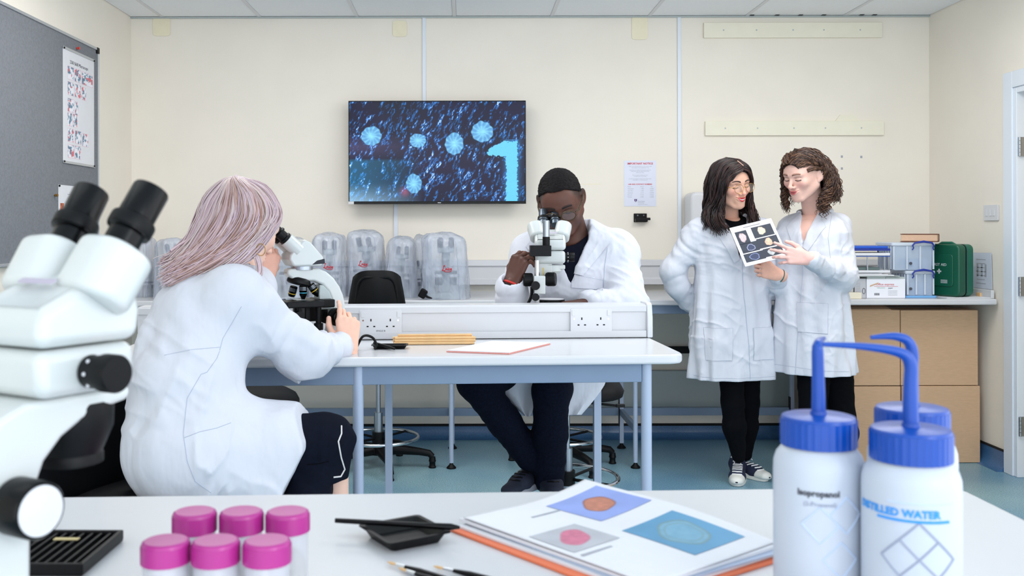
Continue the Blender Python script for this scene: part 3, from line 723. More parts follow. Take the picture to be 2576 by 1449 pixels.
objective(A @ Vector((-.026, .016, .208)), R3 @ Vector((-.2, .25, -1)), M_['yellow'], .032)
# head, prism block and eyepieces
side([(-.048, .274), (.048, .274), (.056, .292), (.052, .305), (.01, .352), (-.012, .362), (-.06, .312), (-.062, .296)], .096).build('head', M_['cream_enamel'], t, bevel=.008, seg=3)
side([(.012, .279), (.0575, .282), (.056, .298), (.03, .293)], .0975).build('head_inlay', M_['dark_metal'], t, bevel=.002)
MB().rev(A @ Vector((-.004, 0, .262)), A @ Vector((-.004, 0, .30)), [(.036, 0), (.036, .014)]).build('head_ring', M_['brushed'], t)
td = Vector((-.74, 0, .67)).normalized()
for s in (-1, 1):
    p = Vector((-.026, s*.031, .324))
    MB().cyl(A @ p, A @ (p+td*.055), .0235).build('tube_housing', M_['cream_enamel'], t)
    q = p+td*.0555
    e = MB().rev(A @ q, A @ (q+td), [(.018, 0), (.0205, .002), (.0205, .008), (.0165, .01), (.0165, .026), (.0205, .027), (.0205, .033), (.0165, .035), (.016, .052), (.0175, .056), (.0175, .066), (.012, .068), (.011, .064)]).build('eyepiece', M_['black_pl'], t)
    MB().rev(A @ (q+td*.0645), A @ (q+td), [(.0, 0), (.0115, .0005), (.0, .002)]).build('lens', M_['black_gl'], e)
# stage and what hangs under it
b = MB(); b.box((-.02, .0, .155), (.125, .175, .02), A); b.box((.063, .0, .154), (.045, .13, .026), A); b.build('stage', M_['black_pl'], t, bevel=.004)
MB().box((-.03, .02, .1665), (.05, .012, .004), A).box((-.045, .04, .167), (.05, .012, .006), A).build('slide_holder', M_['brushed'], t, bevel=.001)
MB().box((-.022, -.004, .1668), (.03, .076, .0012), A).build('glass_slide', mat('slide_glass', (215, 228, 228), .08, alpha=.5), t)
b = MB(); b.box((-.005, 0, .118), (.045, .05, .052), A); b.box((.04, .01, .118), (.04, .035, .05), A); b.build('condenser_mount', M_['black_pl'], t, bevel=.004)
MB().rev(A @ Vector((-.008, 0, .07)), A @ Vector((-.008, 0, .14)), [(.012, 0), (.017, .002), (.017, .022), (.026, .024), (.026, .068), (.02, .07)]).build('condenser', M_['black_gl'], t)
MB().cyl(A @ Vector((-.03, -.034, .118)), A @ Vector((-.03, -.056, .118)), .014).build('condenser_knob', M_['black_pl'], t)
MB().rev(A @ Vector((.032, -.055, .044)), A @ Vector((.032, -.055, .145)), [(.0105, 0), (.0105, .02), (.0145, .021), (.0145, .046), (.009, .047), (.009, .1)]).build('stage_control', M_['black_pl'], t)
for s in (-1, 1):
    k = MB().rev(A @ Vector((.095, s*.025, .108)), A @ Vector((.095, s*.1, .108)), [(.014, 0), (.014, .012), (.0285, .014), (.0285, .034), (.026, .036)]).build('coarse_knob', M_['black_pl'], t)
    MB().rev(A @ Vector((.095, s*.06, .108)), A @ Vector((.095, s*.1, .108)), [(.019, 0), (.019, .016), (.016, .018)]).build('fine_knob', M_['black_gl'], k)
MB().tube([Vector(q_) for q_ in CR([tuple(A @ Vector(p)) for p in ((.12, 0, .03), (.15, .0, .026))]+[tuple(v_) for v_ in (P(890, 880, 3.14), P(912, 846, 3.14), P(935, 848, 3.15), P(946, 866, 3.14), P(942, 877, 3.13))], 40)], .0042, 8).build('power_cable', M_['black_pl'], t)

# ---------------------------------------------------------------- stereo microscopes
M_['gun'] = mat('gunmetal', (90, 98, 108), .25, metal=.8)
def stereo_head(t, B, sp=.030, ln=.07, pw=.074, em='black_gl', pl=None, el=52):
    """local: pair axis x, user on +y, z up, origin at the optical axis on the underside of the head"""
    def yz(poly, w, xc=0):
        b = MB(); b.prism(poly, w, B @ Matrix.Translation((xc-w/2, 0, 0)) @ Matrix(((0, 0, 1, 0), (1, 0, 0, 0), (0, 1, 0, 0), (0, 0, 0, 1)))); return b
    yz([(-.052, 0), (.05, 0), (.054, .02), (.054, .044), (-.056, .044), (-.056, .012)], .100).build('lower_body', M_['cream_enamel'], t, bevel=.012, seg=4)
    yz([(-.056, .0455), (.056, .0455), (.06, .075), (.05, .108), (.02, .115), (-.048, .083), (-.056, .074)], .104).build('upper_body', M_['cream_enamel'], t, bevel=.014, seg=4)
    M1 = B @ planeM((0, -.02, .1035), (1, 0, 0), (0, .9, .42))
    MB().prism(rrect(.05, .008, .002), .0012, M1).build('name_strip', mat('mauve_strip', (190, 182, 200), .5), t)
    el = math.radians(el); td = Vector((0, math.cos(el), math.sin(el)))
    for s in (-1, 1):
        lean = (Vector((s*ln, 0, 0))+td).normalized()
        p = Vector((s*(sp+.004), .008, .084))
        up = Vector((0, -math.sin(el), math.cos(el)))
        Mh = B @ frameM(p-Vector((s*.0 if pl is None else -s*.012, 0, 0)), lean if pl is None else (Vector((s*pl, 0, 0))+td).normalized(), up)
        b = MB(); b.prism(rrect(pw, .062, min(.026, pw*.42), 7), .058, Mh @ Matrix(((0, 0, 1, 0), (1, 0, 0, 0), (0, 1, 0, 0.002), (0, 0, 0, 1))))
        b.build('ocular_pod', M_['cream_enamel'], t, bevel=.009, seg=4)
        q = p+lean*.0585-Vector((s*.004, 0, 0))
        e = MB().rev(B @ q, B @ (q+lean), [(.0165, 0), (.0175, .001), (.0175, .018), (.0215, .0195), (.0215, .034), (.0185, .036), (.0185, .068), (.0175, .070), (.0145, .0705), (.0135, .066)]).build('eyepiece', M_[em], t)
        MB().rev(B @ (q+lean*.0665), B @ (q+lean), [(.0, 0), (.0136, .0005), (.0, .002)]).build('lens', M_['dark_metal'], e)
        MB().rev(B @ (q+lean*.021), B @ (q+lean), [(.0222, 0), (.0226, .002), (.0226, .010), (.0222, .012)]).build('dioptre_ring', M_['black_pl'], e)
    for s in (-1, 1):
        k = MB().rev(B @ Vector((s*.05, -.002, .021)), B @ Vector((s*.1, -.002, .021)), [(.013, 0), (.0155, .002), (.0155, .02), (.0175, .021), (.0175, .036), (.0165, .0375)], 32).build('zoom_knob', M_['black_pl'], t)
        for q in range(8):
            a = q*PI/4
            MB().ball(B @ Vector((s*.061, -.002+.0155*math.cos(a), .021+.0155*math.sin(a))), .002, 8).build('scale_dot', M_['white_pl'], k)
# the man's one
t = thing('stereo_microscope', 'cream stereo microscope on black post stand used by the seated man', 'microscope', (.30, 3.78, ZT))
M2 = P(1383, 663, 3.745)
B = Matrix.Translation((M2.x, M2.y+.0, M2.z)) @ Matrix.Rotation(math.radians(-3), 4, 'Z') @ Matrix.Scale(1.12, 4)
stereo_head(t, B, .0225, -.03, .054, 'gun', .22)
q = lambda px, py, d=3.72: P(px, py, d)
MB().rev(B @ Vector((.004, .0, -.036)), B @ Vector((.004, .0, .0)), [(.03, 0), (.042, .012), (.044, .034), (.05, .0355)]).build('objective_mount', M_['cream_enamel'], t)
MB().box(B @ Vector((.012, -.0, -.012)), (.085, .06, .018)).build('carrier_ring', M_['cream_enamel'], t, bevel=.005)
MB().cyl(q(1374, 618, 3.66), q(1374, 596, 3.66), .0138).build('post_sleeve', M_['black_pl'], t)
MB().cyl(q(1374, 597, 3.66), q(1374, 555, 3.66), .0128).build('post_top', M_['brushed'], t, bevel=.001)
a, b2 = q(1333.5, 645, 3.64), q(1386, 618, 3.64)
MB().bb((a.x, 3.625, a.z), (b2.x, 3.69, b2.z)).build('clamp_block', M_['black_pl'], t, bevel=.002)
for px, py in ((1343, 623), (1358, 639)): MB().cyl(P(px, py, 3.626), P(px, py, 3.622), .003, n=10).build('grub_screw', M_['gap'], t)
MB().cyl(q(1351, 768+10, 3.66), q(1351, 655, 3.66), .0095).build('post', M_['chrome'], t)
a, b2 = q(1342, 740, 3.66), q(1371, 694, 3.66)
MB().bb((a.x, 3.64, a.z), (b2.x, 3.70, b2.z)).build('focus_block', M_['cream_enamel'], t, bevel=.004)
MB().bb((a.x+.02, 3.70, b2.z-.02), (b2.x+.03, 3.74, b2.z+.045)).build('arm', M_['cream_enamel'], t, bevel=.004)
for p0, p1, r in ((q(1340, 704, 3.67), q(1316, 704, 3.67), .024), (q(1373, 703, 3.67), q(1398, 703, 3.66), .025)):
    d = (p1-p0); k = MB().rev(p0, p1, [(r*.9, 0), (r, .003), (r, d.length-.003), (r*.9, d.length)], 30).build('focus_knob', M_['black_pl'], t)
    for j in range(14):
        aa = 2*PI*j/14
        MB().box((0, 0, 0), (d.length*.7, .0016, .002), Matrix.Translation((p0+p1)/2) @ Matrix.Rotation(aa, 4, 'X') @ Matrix.Translation((0, 0, r))).build('grip_rib', M_['black_pl'], k)
for px, py, r in ((1347, 719, .0165), (1347, 748, .0142)):
    MB().rev(P(px, py, 3.64), P(px, py, 3.61), [(r*.5, 0), (r, .006), (r, .022), (r*.92, .024)], 26).build('lock_knob', M_['black_pl'], t)
MB().cyl(q(1367, 693, 3.68), q(1367, 674, 3.68), .0018, n=10).build('brass_rod', M_['yellow'], t)
MB().bb((.235, 3.61, ZT+.0005), (.43, 3.87, ZT+.024)).build('base', M_['black_pl'], t, bevel=.006)
MB().rev(Vector((.325, 3.745, ZT+.024)), Vector((.325, 3.745, ZT+.1)), [(.046, 0), (.046, .066), (.054, .07), (.054, .090), (.051, .092)], 36).build('stage_ring', M_['black_gl'], t)
MB().rev(Vector((.325, 3.745, ZT+.1162)), Vector((.325, 3.745, ZT+.3)), [(.050, 0), (.050, .001)], 36).build('stage_plate', M_['white_pl'], t)
hx = []
for k in range(150):
    f = k/149; c = q(1338, 722, 3.64).lerp(q(1318, 778, 3.64), f); c.x += .01*math.sin(PI*f)
    hx.append(c+Vector((.006*math.cos(k*1.05), .006*math.sin(k*1.05), 0)))
MB().tube(hx, .0016, 5).build('coiled_cable', M_['black_pl'], t)

# big one on the front desk
t = thing('stereo_microscope', 'large cream stereo microscope on the front desk, black eyepieces tilted up', 'microscope', (-.37, .93, ZT))
O = Vector((-.389, .935, 1.147))
B = Matrix.Translation(O) @ Matrix.Rotation(math.radians(-30), 4, 'Z')
stereo_head(t, B, sp=.035, pw=.07, el=57)
def yz(poly, w, xc=0):
    b = MB(); b.prism(poly, w, B @ Matrix.Translation((xc-w/2, 0, 0)) @ Matrix(((0, 0, 1, 0), (1, 0, 0, 0), (0, 1, 0, 0), (0, 0, 0, 1)))); return b
arc = [(.056, -.014), (.03, -.018), (.0, -.026), (-.022, -.038), (-.04, -.056), (-.05, -.078), (-.054, -.11), (-.055, -.234)]
yz([(.057, -.0008), (-.06, -.0008), (-.088, -.012), (-.104, -.035), (-.11, -.07), (-.112, -.234)]+arc[::-1], .086, -.004).build('stand_arm', M_['cream_enamel'], t, bevel=.008, seg=3)
MB().rev(B @ Vector((0, .015, -.012)), B @ Vector((0, .015, -.2)), [(.040, 0), (.041, .004), (.040, .026), (.030, .050), (.031, .052), (.031, .06), (.027, .061)], 32).build('objective', M_['black_pl'], t)
yz([(-.12, -.236), (.07, -.236), (.07, -.222), (.06, -.219), (-.12, -.219)], .15).build('base', M_['cream_enamel'], t, bevel=.006)
k = MB().rev(B @ Vector((-.01, -.072, -.087)), B @ Vector((.2, -.072, -.087)), [(.016, 0), (.016, .05), (.025, .052), (.025, .082), (.0235, .084)], 36).build('focus_knob', M_['black_gl'], t)
MB().rev(B @ Vector((.0735, -.072, -.087)), B @ Vector((.2, -.072, -.087)), [(.0218, 0), (.0215, .0015), (.0, .003)], 36).build('knob_cap', M_['white_pl'], k)

# ---------------------------------------------------------------- covered microscopes on the wall bench
def small_scope(loc, rz, label, k=1):
    t = thing('covered_microscope', label, 'microscope', (0, 0, 0), 0, 'microscopes under clear covers')
    MB().prism(rrect(.17, .2, .03), .03).build('base', M_['grey_enamel'], t, bevel=.006)
    MB().bb((-.022, .05, .03), (.022, .095, .24)).bb((-.022, -.03, .205), (.022, .095, .25)).build('arm', M_['grey_enamel'], t, bevel=.008)
    MB().bb((-.06, -.08, .135), (.06, .05, .15)).build('stage', M_['black_pl'], t, bevel=.003)
    MB().bb((-.045, -.05, .25), (.045, .05, .285)).build('head', M_['grey_enamel'], t, bevel=.008)
    for s in (-1, 1): MB().cyl((s*.03, -.03, .28), (s*.03, -.075, .325), .016, n=16).build('eyepiece', M_['black_pl'], t)
    MB().cyl((0, -.015, .2), (0, -.015, .165), .013, n=14).build('objective', M_['black_pl'], t)
    for s in (-1, 1): MB().cyl((s*.022, .07, .09), (s*.06, .07, .09), .022, n=18).build('focus_knob', M_['black_pl'], t)
    t.location = loc; t.rotation_euler = (0, 0, rz); t.scale = (k, k, min(1, k*1.1)); return t
M_['pvc'] = mat('clear_pvc_cover', (200, 209, 226), .2, alpha=.50, spec=.7, noise=.10, nscale=16, bump=1.0, bscale=13, stretch=(1.2, 1.2, .5), bdist=.03)
M_['leica'] = mat('red_print', (205, 40, 60), .5)
def stroke_logo(o_bvh, base, scale, tilt, parent):
    """script lettering 'Leica' drawn as pen strokes and laid on the cover's front"""
    def arc(cx, cy, rx, ry, a0, a1, n=9): return [(cx+rx*math.cos(math.radians(a0+(a1-a0)*i/n)), cy+ry*math.sin(math.radians(a0+(a1-a0)*i/n))) for i in range(n+1)]
    S = [arc(.42, 1.5, .2, .22, -30, 200)+[(.20, 1.1), (.22, .6), (.12, .18)]+arc(.0, .12, .14, .12, 30, 330)+[(.3, .02), (.6, -.02), (.95, .1)],
         [(1.05, .42), (1.35, .5)]+arc(1.2, .5, .17, .26, 0, 320), [(1.72, .72), (1.66, .3), (1.74, .08), (1.9, .2)], [(1.8, 1.02), (1.84, 1.08)],
         arc(2.25, .42, .2, .32, 50, 320), arc(2.82, .4, .2, .3, 40, 330)+[(3.04, .3)], [(3.06, .75), (3.0, .3), (3.1, .08), (3.28, .2)],
         [(.5, -.22), (1.2, -.42), (2.2, -.46), (3.1, -.3)]]
    b = MB()
    for st in S:
        pts = []
        for x, y in st:
            x2 = (x-1.6)*scale; y2 = (y-.4)*scale+x2*tilt; x2 += y2*.12
            w = Vector((base[0]+x2, base[1]-.5, base[2]+y2)); hit = o_bvh.ray_cast(w, Vector((0, 1, 0)))
            if hit[0] is not None: pts.append(hit[0]+Vector((0, -.0018, 0)))
        if len(pts) > 1: b.tube(pts, .0021*scale/.016, 5)
    b.build('logo', M_['leica'], parent)
def cover(px0, px1, ptop, d, depth, seed, label, logo=None, flare=1.12, top=.62, lean=0, lt=0):
    S = F/d; x0, x1 = (px0-CX)/S, (px1-CX)/S; h = H-(ptop-CY)/S-ZT
    cx, w = (x0+x1)/2, (x1-x0)
    r = np.random.default_rng(seed); nt, nz = 72, 34
    th = np.linspace(0, 2*PI, nt, endpoint=False)
    V = []
    ph = r.random(6)*6.28
    for j in range(nz+1):
        f = j/nz
        if f < .78: z = f/.78*.84; s = flare+(1-flare)*(z/.84)**.8
        else:
            a = (f-.78)/.22*PI/2; z = .84+.16*math.sin(a); s = max(math.cos(a)**.75, .0)*(1-top)+0
            s = top*0+max(.0, math.cos(a))**.6
        e = 4.0-1.2*f
        q = (np.abs(np.cos(th))**e+np.abs(np.sin(th))**e)**(-1/e)
        fold = 1+.05*np.sin(3*th+ph[0]+2.5*z)+.035*np.sin(7*th+ph[1]-4*z)+.022*np.sin(13*th+ph[2]+7*z)+.05*(fbm(th*2.2, np.full_like(th, z*5), 3, seed)-.5)*2
        X = cx+(lean+.05*np.sin(ph[4]+2.5*z))*z*w+w/2*s*q*np.cos(th)*fold/1.07; Y = d+depth/2*s*q*np.sin(th)*fold/1.06
        Z = ZT+.0015+h*z+(.035*(fbm(X*14, Y*14, 2, seed)-.5))*min(1, z*z*1.5)+.02*h*(f > .7)*np.sin(2*th+ph[3])*(z-.8)
        V.append(np.stack([X, Y, Z], 1))
    V = np.concatenate(V); i = np.arange(nt); Q = []
    for j in range(nz): Q.append(np.stack([j*nt+i, j*nt+(i+1) % nt, (j+1)*nt+(i+1) % nt, (j+1)*nt+i], 1))
    me = np_mesh('microscope_cover', V, np.concatenate(Q))
    bv = BVHTree.FromPolygons([tuple(v) for v in V], [tuple(q) for q in np.concatenate(Q).tolist()])
    o = link_mesh('microscope_cover', me, M_['pvc'], None, (cx, d, ZT)); tag(o, label, 'cover', 'clear plastic microscope covers')
    # welded seams
    for k in (int(nt*.64), int(nt*.86)):
        pts = [Vector(V[j*nt+k])+Vector((0, -.002, 0)) for j in range(0, nz-5)]
        MB().tube(pts, .0022, 5).build('seam', M_['pvc'], o)
    if logo: stroke_logo(bv, (( logo[0]-CX)/S, d, H-(logo[1]-CY)/S), logo[2], lt, o)
    small_scope((cx+(x1-x0)*.02, d+.01, ZT), .15*math.sin(seed), ('microscope seen dimly through '+label)[:200].replace('clear plastic', 'the'), min(1, (x1-x0)/.215, depth/.25))
    return o
cover(1062, 1176, 585, 5.42, .26, 3, 'rightmost clear plastic microscope cover with red logo, nearest the seated man', (1126, 675, .0155), lean=-.06, lt=.0)
cover(1036, 1084, 594, 5.84, .2, 5, 'narrow clear plastic cover squeezed behind the rightmost one', None)
cover(972, 1046, 596, 5.55, .24, 8, 'clear plastic cover with a flared hem right of the stool back', (983, 690, .0135), flare=1.22, lt=-.15)
cover(872, 966, 578, 5.68, .24, 11, 'tallest clear plastic cover, standing above the stool backrest', (919, 663, .0145), lt=-.05)
cover(784, 868, 586, 5.50, .24, 14, 'clear plastic cover with red logo beside the compound microscope arm', (834, 669, .0145), lt=-.1)
cover(690, 774, 598, 5.52, .24, 17, 'clear plastic cover seen under the head of the compound microscope', (735, 684, .0135), lt=-.15)
cover(394, 472, 597, 5.55, .24, 21, 'clear plastic cover behind the blonde hair near the notice board', None)
cover(345, 392, 592, 5.66, .22, 24, 'clear plastic cover beside the big black eyepieces', None, flare=1.2)
# black plug between two covers
t = thing('power_plug', 'black plug with cable lying between two clear covers', 'plug', (-.20, 5.31, ZT))
MB().box((0, 0, 0), (.04, .035, .05), Matrix.Translation((-.228, 5.30, ZT+.034)) @ Matrix.Rotation(.5, 4, 'Y')).build('plug_body', M_['black_pl'], t, bevel=.008)
MB().tube([(-.225, 5.295, ZT+.03), (-.20, 5.29, ZT+.015), (-.17, 5.29, ZT+.006), (-.13, 5.30, ZT+.006)], [.007, .006, .004, .003], 8).build('cable', M_['black_pl'], t)

# ---------------------------------------------------------------- things at the right end of the wall bench
Sb = lambda d: F/d
def X_(px, d): return (px-CX)*d/F
def Z_(py, d): return H-(py-CY)*d/F
d = 5.335
t = thing('paper_box', 'white printed copier-paper box on the wall bench under the papers', 'box', (X_(2215, d), d+.13, ZT))
x0, x1 = X_(2180, d), X_(2277, d); zt = Z_(704, d)
MB().bb((x0, d, ZT+.0005), (x1, d+.2, zt)).build('carton', mat('white_card', (236, 238, 246), .6), t, bevel=.002)
MB().bb((x0+.002, d+.001, zt+.0005), (x0+(x1-x0)*.49, d+.2, zt+.012)).build('flap', M_['grey_enamel'], t); MB().bb((x0+(x1-x0)*.5, d+.001, zt+.0005), (x1-.002, d+.2, zt+.01)).build('flap', M_['grey_enamel'], t)
Mf = planeM(((x0+x1)/2, d-.0006, (ZT+zt)/2), (1, 0, 0), (0, 0, 1)); w, h = x1-x0, zt-ZT
text_mesh('Office express', .017, Mf @ Matrix.Translation((-.055, .018, 0)), 'print_title', M_['red_ink'], t, .0002, align='LEFT')
MB().box((.0, .012, 0), (.13, .0015, .0004), Mf).build('red_rule', M_['red_ink'], t)
text_mesh('multi purpose', .008, Mf @ Matrix.Translation((-.05, .002, 0)), 'print_line', mat('green_ink', (120, 180, 150), .7), t, .0002, align='LEFT')
text_mesh('paper', .011, Mf @ Matrix.Translation((.012, .0, 0)), 'print_line', M_['ink'], t, .0002, align='LEFT')
for k in range(9): MB().box((-.062+.0032*k, -.03, 0), (.0016 if k % 3 else .0024, .012, .0004), Mf).build('barcode_bar', M_['ink'], t)
for k in range(4): MB().box((.036, -.012-.008*k, 0), (.05, .0016, .0004), Mf).build('text_line', M_['ink_pale'], t)
MB().prism([(-.088, .01), (-.045, .026), (-.04, .034), (-.052, .03), (-.086, .018)], .0005, Mf).build('sketch', M_['card'], t)
d2 = 5.34
t = thing('document_box', 'grey card box with a ring emblem left of the paper box', 'box', (X_(2164, d2), d2+.1, ZT))
x0, x1 = X_(2150, d2), X_(2178.5, d2)
MB().bb((x0, d2, ZT+.0005), (x1, d2+.22, zt+.002)).build('carton', mat('grey_card', (190, 192, 198), .7), t, bevel=.002)
MB().tube([((x0+x1)/2+.018+.0075*math.cos(2*PI*i/20), d2-.0006, ZT+.04+.015*math.sin(2*PI*i/20)) for i in range(20)], .0014, 5, closed=True).build('ring_emblem', M_['ink'], t)
for k in range(8): MB().bb((x0+.004, d2-.0008, zt-.025-.009*k), (x0+.03, d2-.0001, zt-.022-.009*k)).build('text_line', M_['ink_pale'], t)
t = MB().bb((X_(2129, d2), d2+.002, ZT+.0005), (X_(2147, d2), d2+.22, zt-.0)).build('file_box', mat('grey_board', (188, 188, 190), .7), bevel=.002)
tag(t, 'narrow grey file box half hidden behind the curly-haired woman', 'box')
t = MB().bb((X_(2133, 5.31), 5.31-.012, ZT+.0005), (X_(2165, 5.31), 5.336, Z_(738, 5.31))).build('small_carton', mat('cream_card', (236, 228, 206), .6), bevel=.0015)
tag(t, 'small cream carton in front of the grey card box', 'carton')
# papers lying across both boxes
for k in range(4):
    dz = .0045; z0 = zt+.0135+dz*k
    b = MB(); x0, x1 = X_(2140+3*k, d), X_(2262-14*k, d)
    b.bb((x0, d-.01+.006*k, z0), (x1, d+.2, z0+.004))
    tag(b.build('paper_sheaf', (M_['paper'], M_['grey_enamel'])[k == 0]), ('lowest pale sheaf of papers lying across the two boxes', 'second sheaf of papers above the boxes, slightly wider', 'third sheaf of white papers under the letter tray', 'top sheaf of white papers just under the letter tray')[k], 'papers', 'paper sheaves on the boxes')
# letter tray: two blue tiers with papers
zb = zt+.0135+.018+.001
t = thing('letter_tray', 'blue letter tray of two tiers stacked on the papers', 'tray', (X_(2195, d), d+.1, zb))
M_['blue_pl'] = mat('blue_plastic', (20, 90, 205), .35); M_['navy_pl'] = mat('navy_plastic', (26, 50, 150), .35)
x0, x1 = X_(2132, d), X_(2240, d)
za, zb2, zc = Z_(664, d)-.0, Z_(646, d), Z_(621, d)
MB().bb((x0, d+.0, zb2-.004), (x1, d+.2, zb2)).build('tier_floor', M_['blue_pl'], t, bevel=.001)
MB().bb((x0, d+.0, zc-.026), (x1, d+.006, zc-.018)).bb((x0, d+.001, zc-.018), (x1, d+.2, zc-.014)).bb((x0, d+.18, zc-.018), (x1, d+.2, zc)).build('tier_floor', M_['navy_pl'], t, bevel=.001)
MB().bb((x0, d+.03, zc-.014), (x1, d+.17, zc-.001)).build('tier_cover', M_['blue_pl'], t, bevel=.002)
for x in (x0+.004, x0+.11, x1-.03, x1-.006):
    MB().bb((x-.003, d+.004, zb), (x+.003, d+.010, zb2-.0045)).build('upright', M_['brushed'], t)
for x in (x0+.004, x1-.004): MB().bb((x-.003, d+.15, zb2), (x+.003, d+.156, zc-.02)).build('upright', M_['navy_pl'], t)
tag(MB().bb((x0+.01, d-.006, zb2+.0008), (x1-.004, d+.17, zb2+.016)).build('paper_stack', M_['paper'], bevel=.003), 'curling white papers in the upper tier of the blue letter tray', 'papers')
tag(MB().bb((x0+.008, d-.003, zb+.0008), (x1-.002, d+.17, zb+.014)).build('paper_stack', M_['paper'], bevel=.003), 'white papers in the lower tier of the letter tray', 'papers')
tag(MB().bb((x0+.012, d+.02, zb+.0148), (x1-.05, d+.17, zb+.030)).build('folder', mat('dark_green_grey', (92, 110, 108), .6), bevel=.002), 'dark grey-green folder on the papers in the lower tier', 'folder')
# clear storage boxes
M_['clear'] = mat('clear_polypropylene', (205, 222, 244), .25, alpha=.45, spec=.5)
M_['clear_rim'] = mat('clear_polypropylene_rim', (222, 232, 246), .25, alpha=.75)
def storage(label, z0, z1, d, px0, px1):
    x0, x1 = X_(px0, d), X_(px1, d); dep = .22; hb = z1-z0
    t = thing('storage_box', label, 'box', ((x0+x1)/2, d+dep/2, z0), 0, 'clear storage boxes on the wall bench')
    Mz = Matrix.Identity(4)
    b = MB(); th = .0022
    cx, cy = (x0+x1)/2, d+dep/2
    def ring(s, z): return [(cx+x*s, cy+y*s, z) for x, y in rrect(x1-x0-.012, dep-.012, .012, 4)]
    n = len(ring(1, 0)); v = ring(.95, z0)+ring(1, z1-.02)+ring(.985, z1-.02)+ring(.935, z0+th)
    f = [tuple(range(n-1, -1, -1)), tuple(range(3*n, 4*n))]
    for a in range(3):
        for i in range(n): f.append((a*n+i, a*n+(i+1) % n, (a+1)*n+(i+1) % n, (a+1)*n+i))
    b.add(v, f).build('tub', M_['clear'], t)
    for k in range(4):
        x = x0+.012+(x1-x0-.024)*k/3
        MB().bb((x-.004, d+.0008, z0+.006), (x+.004, d+.0055, z1-.021)).build('rib', M_['clear_rim'], t)
    for k in range(6):
        y = d+.02+.032*k; MB().bb((x0+.0008, y-.003, z0+.006), (x0+.0055, y+.003, z1-.021)).build('rib', M_['clear_rim'], t)
    MB().prism(rrect(x1-x0, dep, .012, 4), .018, Matrix.Translation((cx, cy, z1-.0195))).build('lid', M_['clear_rim'], t, bevel=.004)
    hx0, hx1 = X_(2294, d) , X_(2348, d); hz = z1-.006; mx = (hx0+hx1)/2
    pts = [(hx0, d-.004, hz-.036), (hx0+.006, d-.008, hz-.024), (hx0, d-.008, hz-.012), (hx0+.012, d-.01, hz+.003), (mx, d-.012, hz+.010), (hx1-.012, d-.01, hz+.003), (hx1, d-.008, hz-.012), (hx1-.006, d-.008, hz-.024), (hx1, d-.004, hz-.036)]
    MB().tube(pts, [.0035, .0035, .0045, .005, .0068, .005, .0045, .0035, .0035], 8).build('clip_handle', M_['navy_pl'], t)
    MB().cyl((X_(2291, d), d+.0022, z0+.038), (X_(2291, d), d-.0012, z0+.038), .008, n=18).build('badge', M_['ink'], t)
    return t
ds = 5.36
zs0 = ZT+.012; zs1 = Z_(683, ds); zs2 = Z_(612, ds)
tag(MB().prism(rrect(.18, .22, .02), .011, Matrix.Translation((X_(2318, ds), ds+.11, ZT+.0005))).build('blue_lid', mat('sky_blue_plastic', (120, 180, 235), .35), bevel=.002), 'flat sky-blue lid under the lower clear storage box', 'lid')
storage('clear plastic storage box with navy clip handle, lower of the two', zs0, zs1, ds, 2278, 2354)
storage('clear plastic storage box with navy clip handle, upper of the two', zs1+.0008, zs2, ds, 2243, 2354)
def inner(z0, z1, c, lab): tag(MB().bb((X_(2296, ds), ds+.03, z0), (X_(2340, ds), ds+.19, z1)).build('paper_pad', mat('pad', c, .7), bevel=.002), lab, 'papers')
inner(zs0+.004, zs0+.07, (150, 175, 215), 'bluish papers inside the lower clear storage box')
inner(zs1+.005, zs1+.06, (170, 190, 222), 'bluish papers inside the upper clear storage box')
# old book on top
t = thing('old_book', 'thick old book with browned page edges on the upper storage box', 'book', (X_(2322, 5.45), 5.47, zs2))
M_['book'] = mat('brown_leather', (120, 74, 58), .6); M_['pages'] = mat('browned_pages', (214, 178, 150), .8, noise=.12, nscale=60, stretch=(1, 1, 30))
Mb = Matrix.Translation((X_(2318, 5.44), 5.46, zs2+.0008)) @ Matrix.Rotation(-.5, 4, 'Z')
b = MB(); b.box((0, 0, .002), (.19, .135, .004), Mb); b.box((0, 0, .043), (.19, .135, .004), Mb); b.box((0, .066, .0225), (.19, .006, .037), Mb); b.build('cover', M_['book'], t, bevel=.002)
MB().box((0, -.004, .0225), (.182, .122, .036), Mb).build('page_block', M_['pages'], t, bevel=.003)
# green first aid case
t = thing('first_aid_case', 'dark green plastic first aid case with moulded carry handle', 'case', (X_(2398, 5.4), 5.45, ZT))
M_['green'] = mat('dark_green_plastic', (8, 84, 62), .38, bump=.04, bscale=400); M_['green2'] = mat('green_plastic', (8, 100, 78), .38, bump=.04, bscale=400)
zt2 = Z_(617, 5.36); hh = zt2-ZT-.006
Mg = Matrix.Translation((X_(2396, 5.4), 5.46, ZT+.0055)) @ Matrix.Rotation(-1.08, 4, 'Z')
def gp(w, hgt, r, dep, y0, m, name, bev):
    b = MB(); b.prism(rrect(w, hgt, r, 6), dep, Mg @ Matrix(((1, 0, 0, 0), (0, 0, -1, y0), (0, 1, 0, hh/2), (0, 0, 0, 1)))); return b.build(name, m, t, bevel=bev, seg=3)
gp(.235, hh, .03, .062, .064, M_['green2'], 'rear_shell', .012)
gp(.235, hh, .03, .062, .0, M_['green'], 'front_shell', .012)
gp(.165, hh*.62, .02, .008, -.060, M_['green'], 'raised_panel', .004)
gp(.236, hh+.001, .03, .004, .002, M_['dark_metal'], 'seam_strip', .001)
MB().tube([Mg @ Vector(p) for p in ((-.05, 0, hh-.03), (-.048, 0, hh-.004), (-.03, 0, hh+.005), (.03, 0, hh+.005), (.048, 0, hh-.004), (.05, 0, hh-.03))], .009, 8).build('handle', M_['green2'], t)
Mt = Mg @ planeM((0, -.0685, hh*.52), (1, 0, 0), (0, 0, 1))
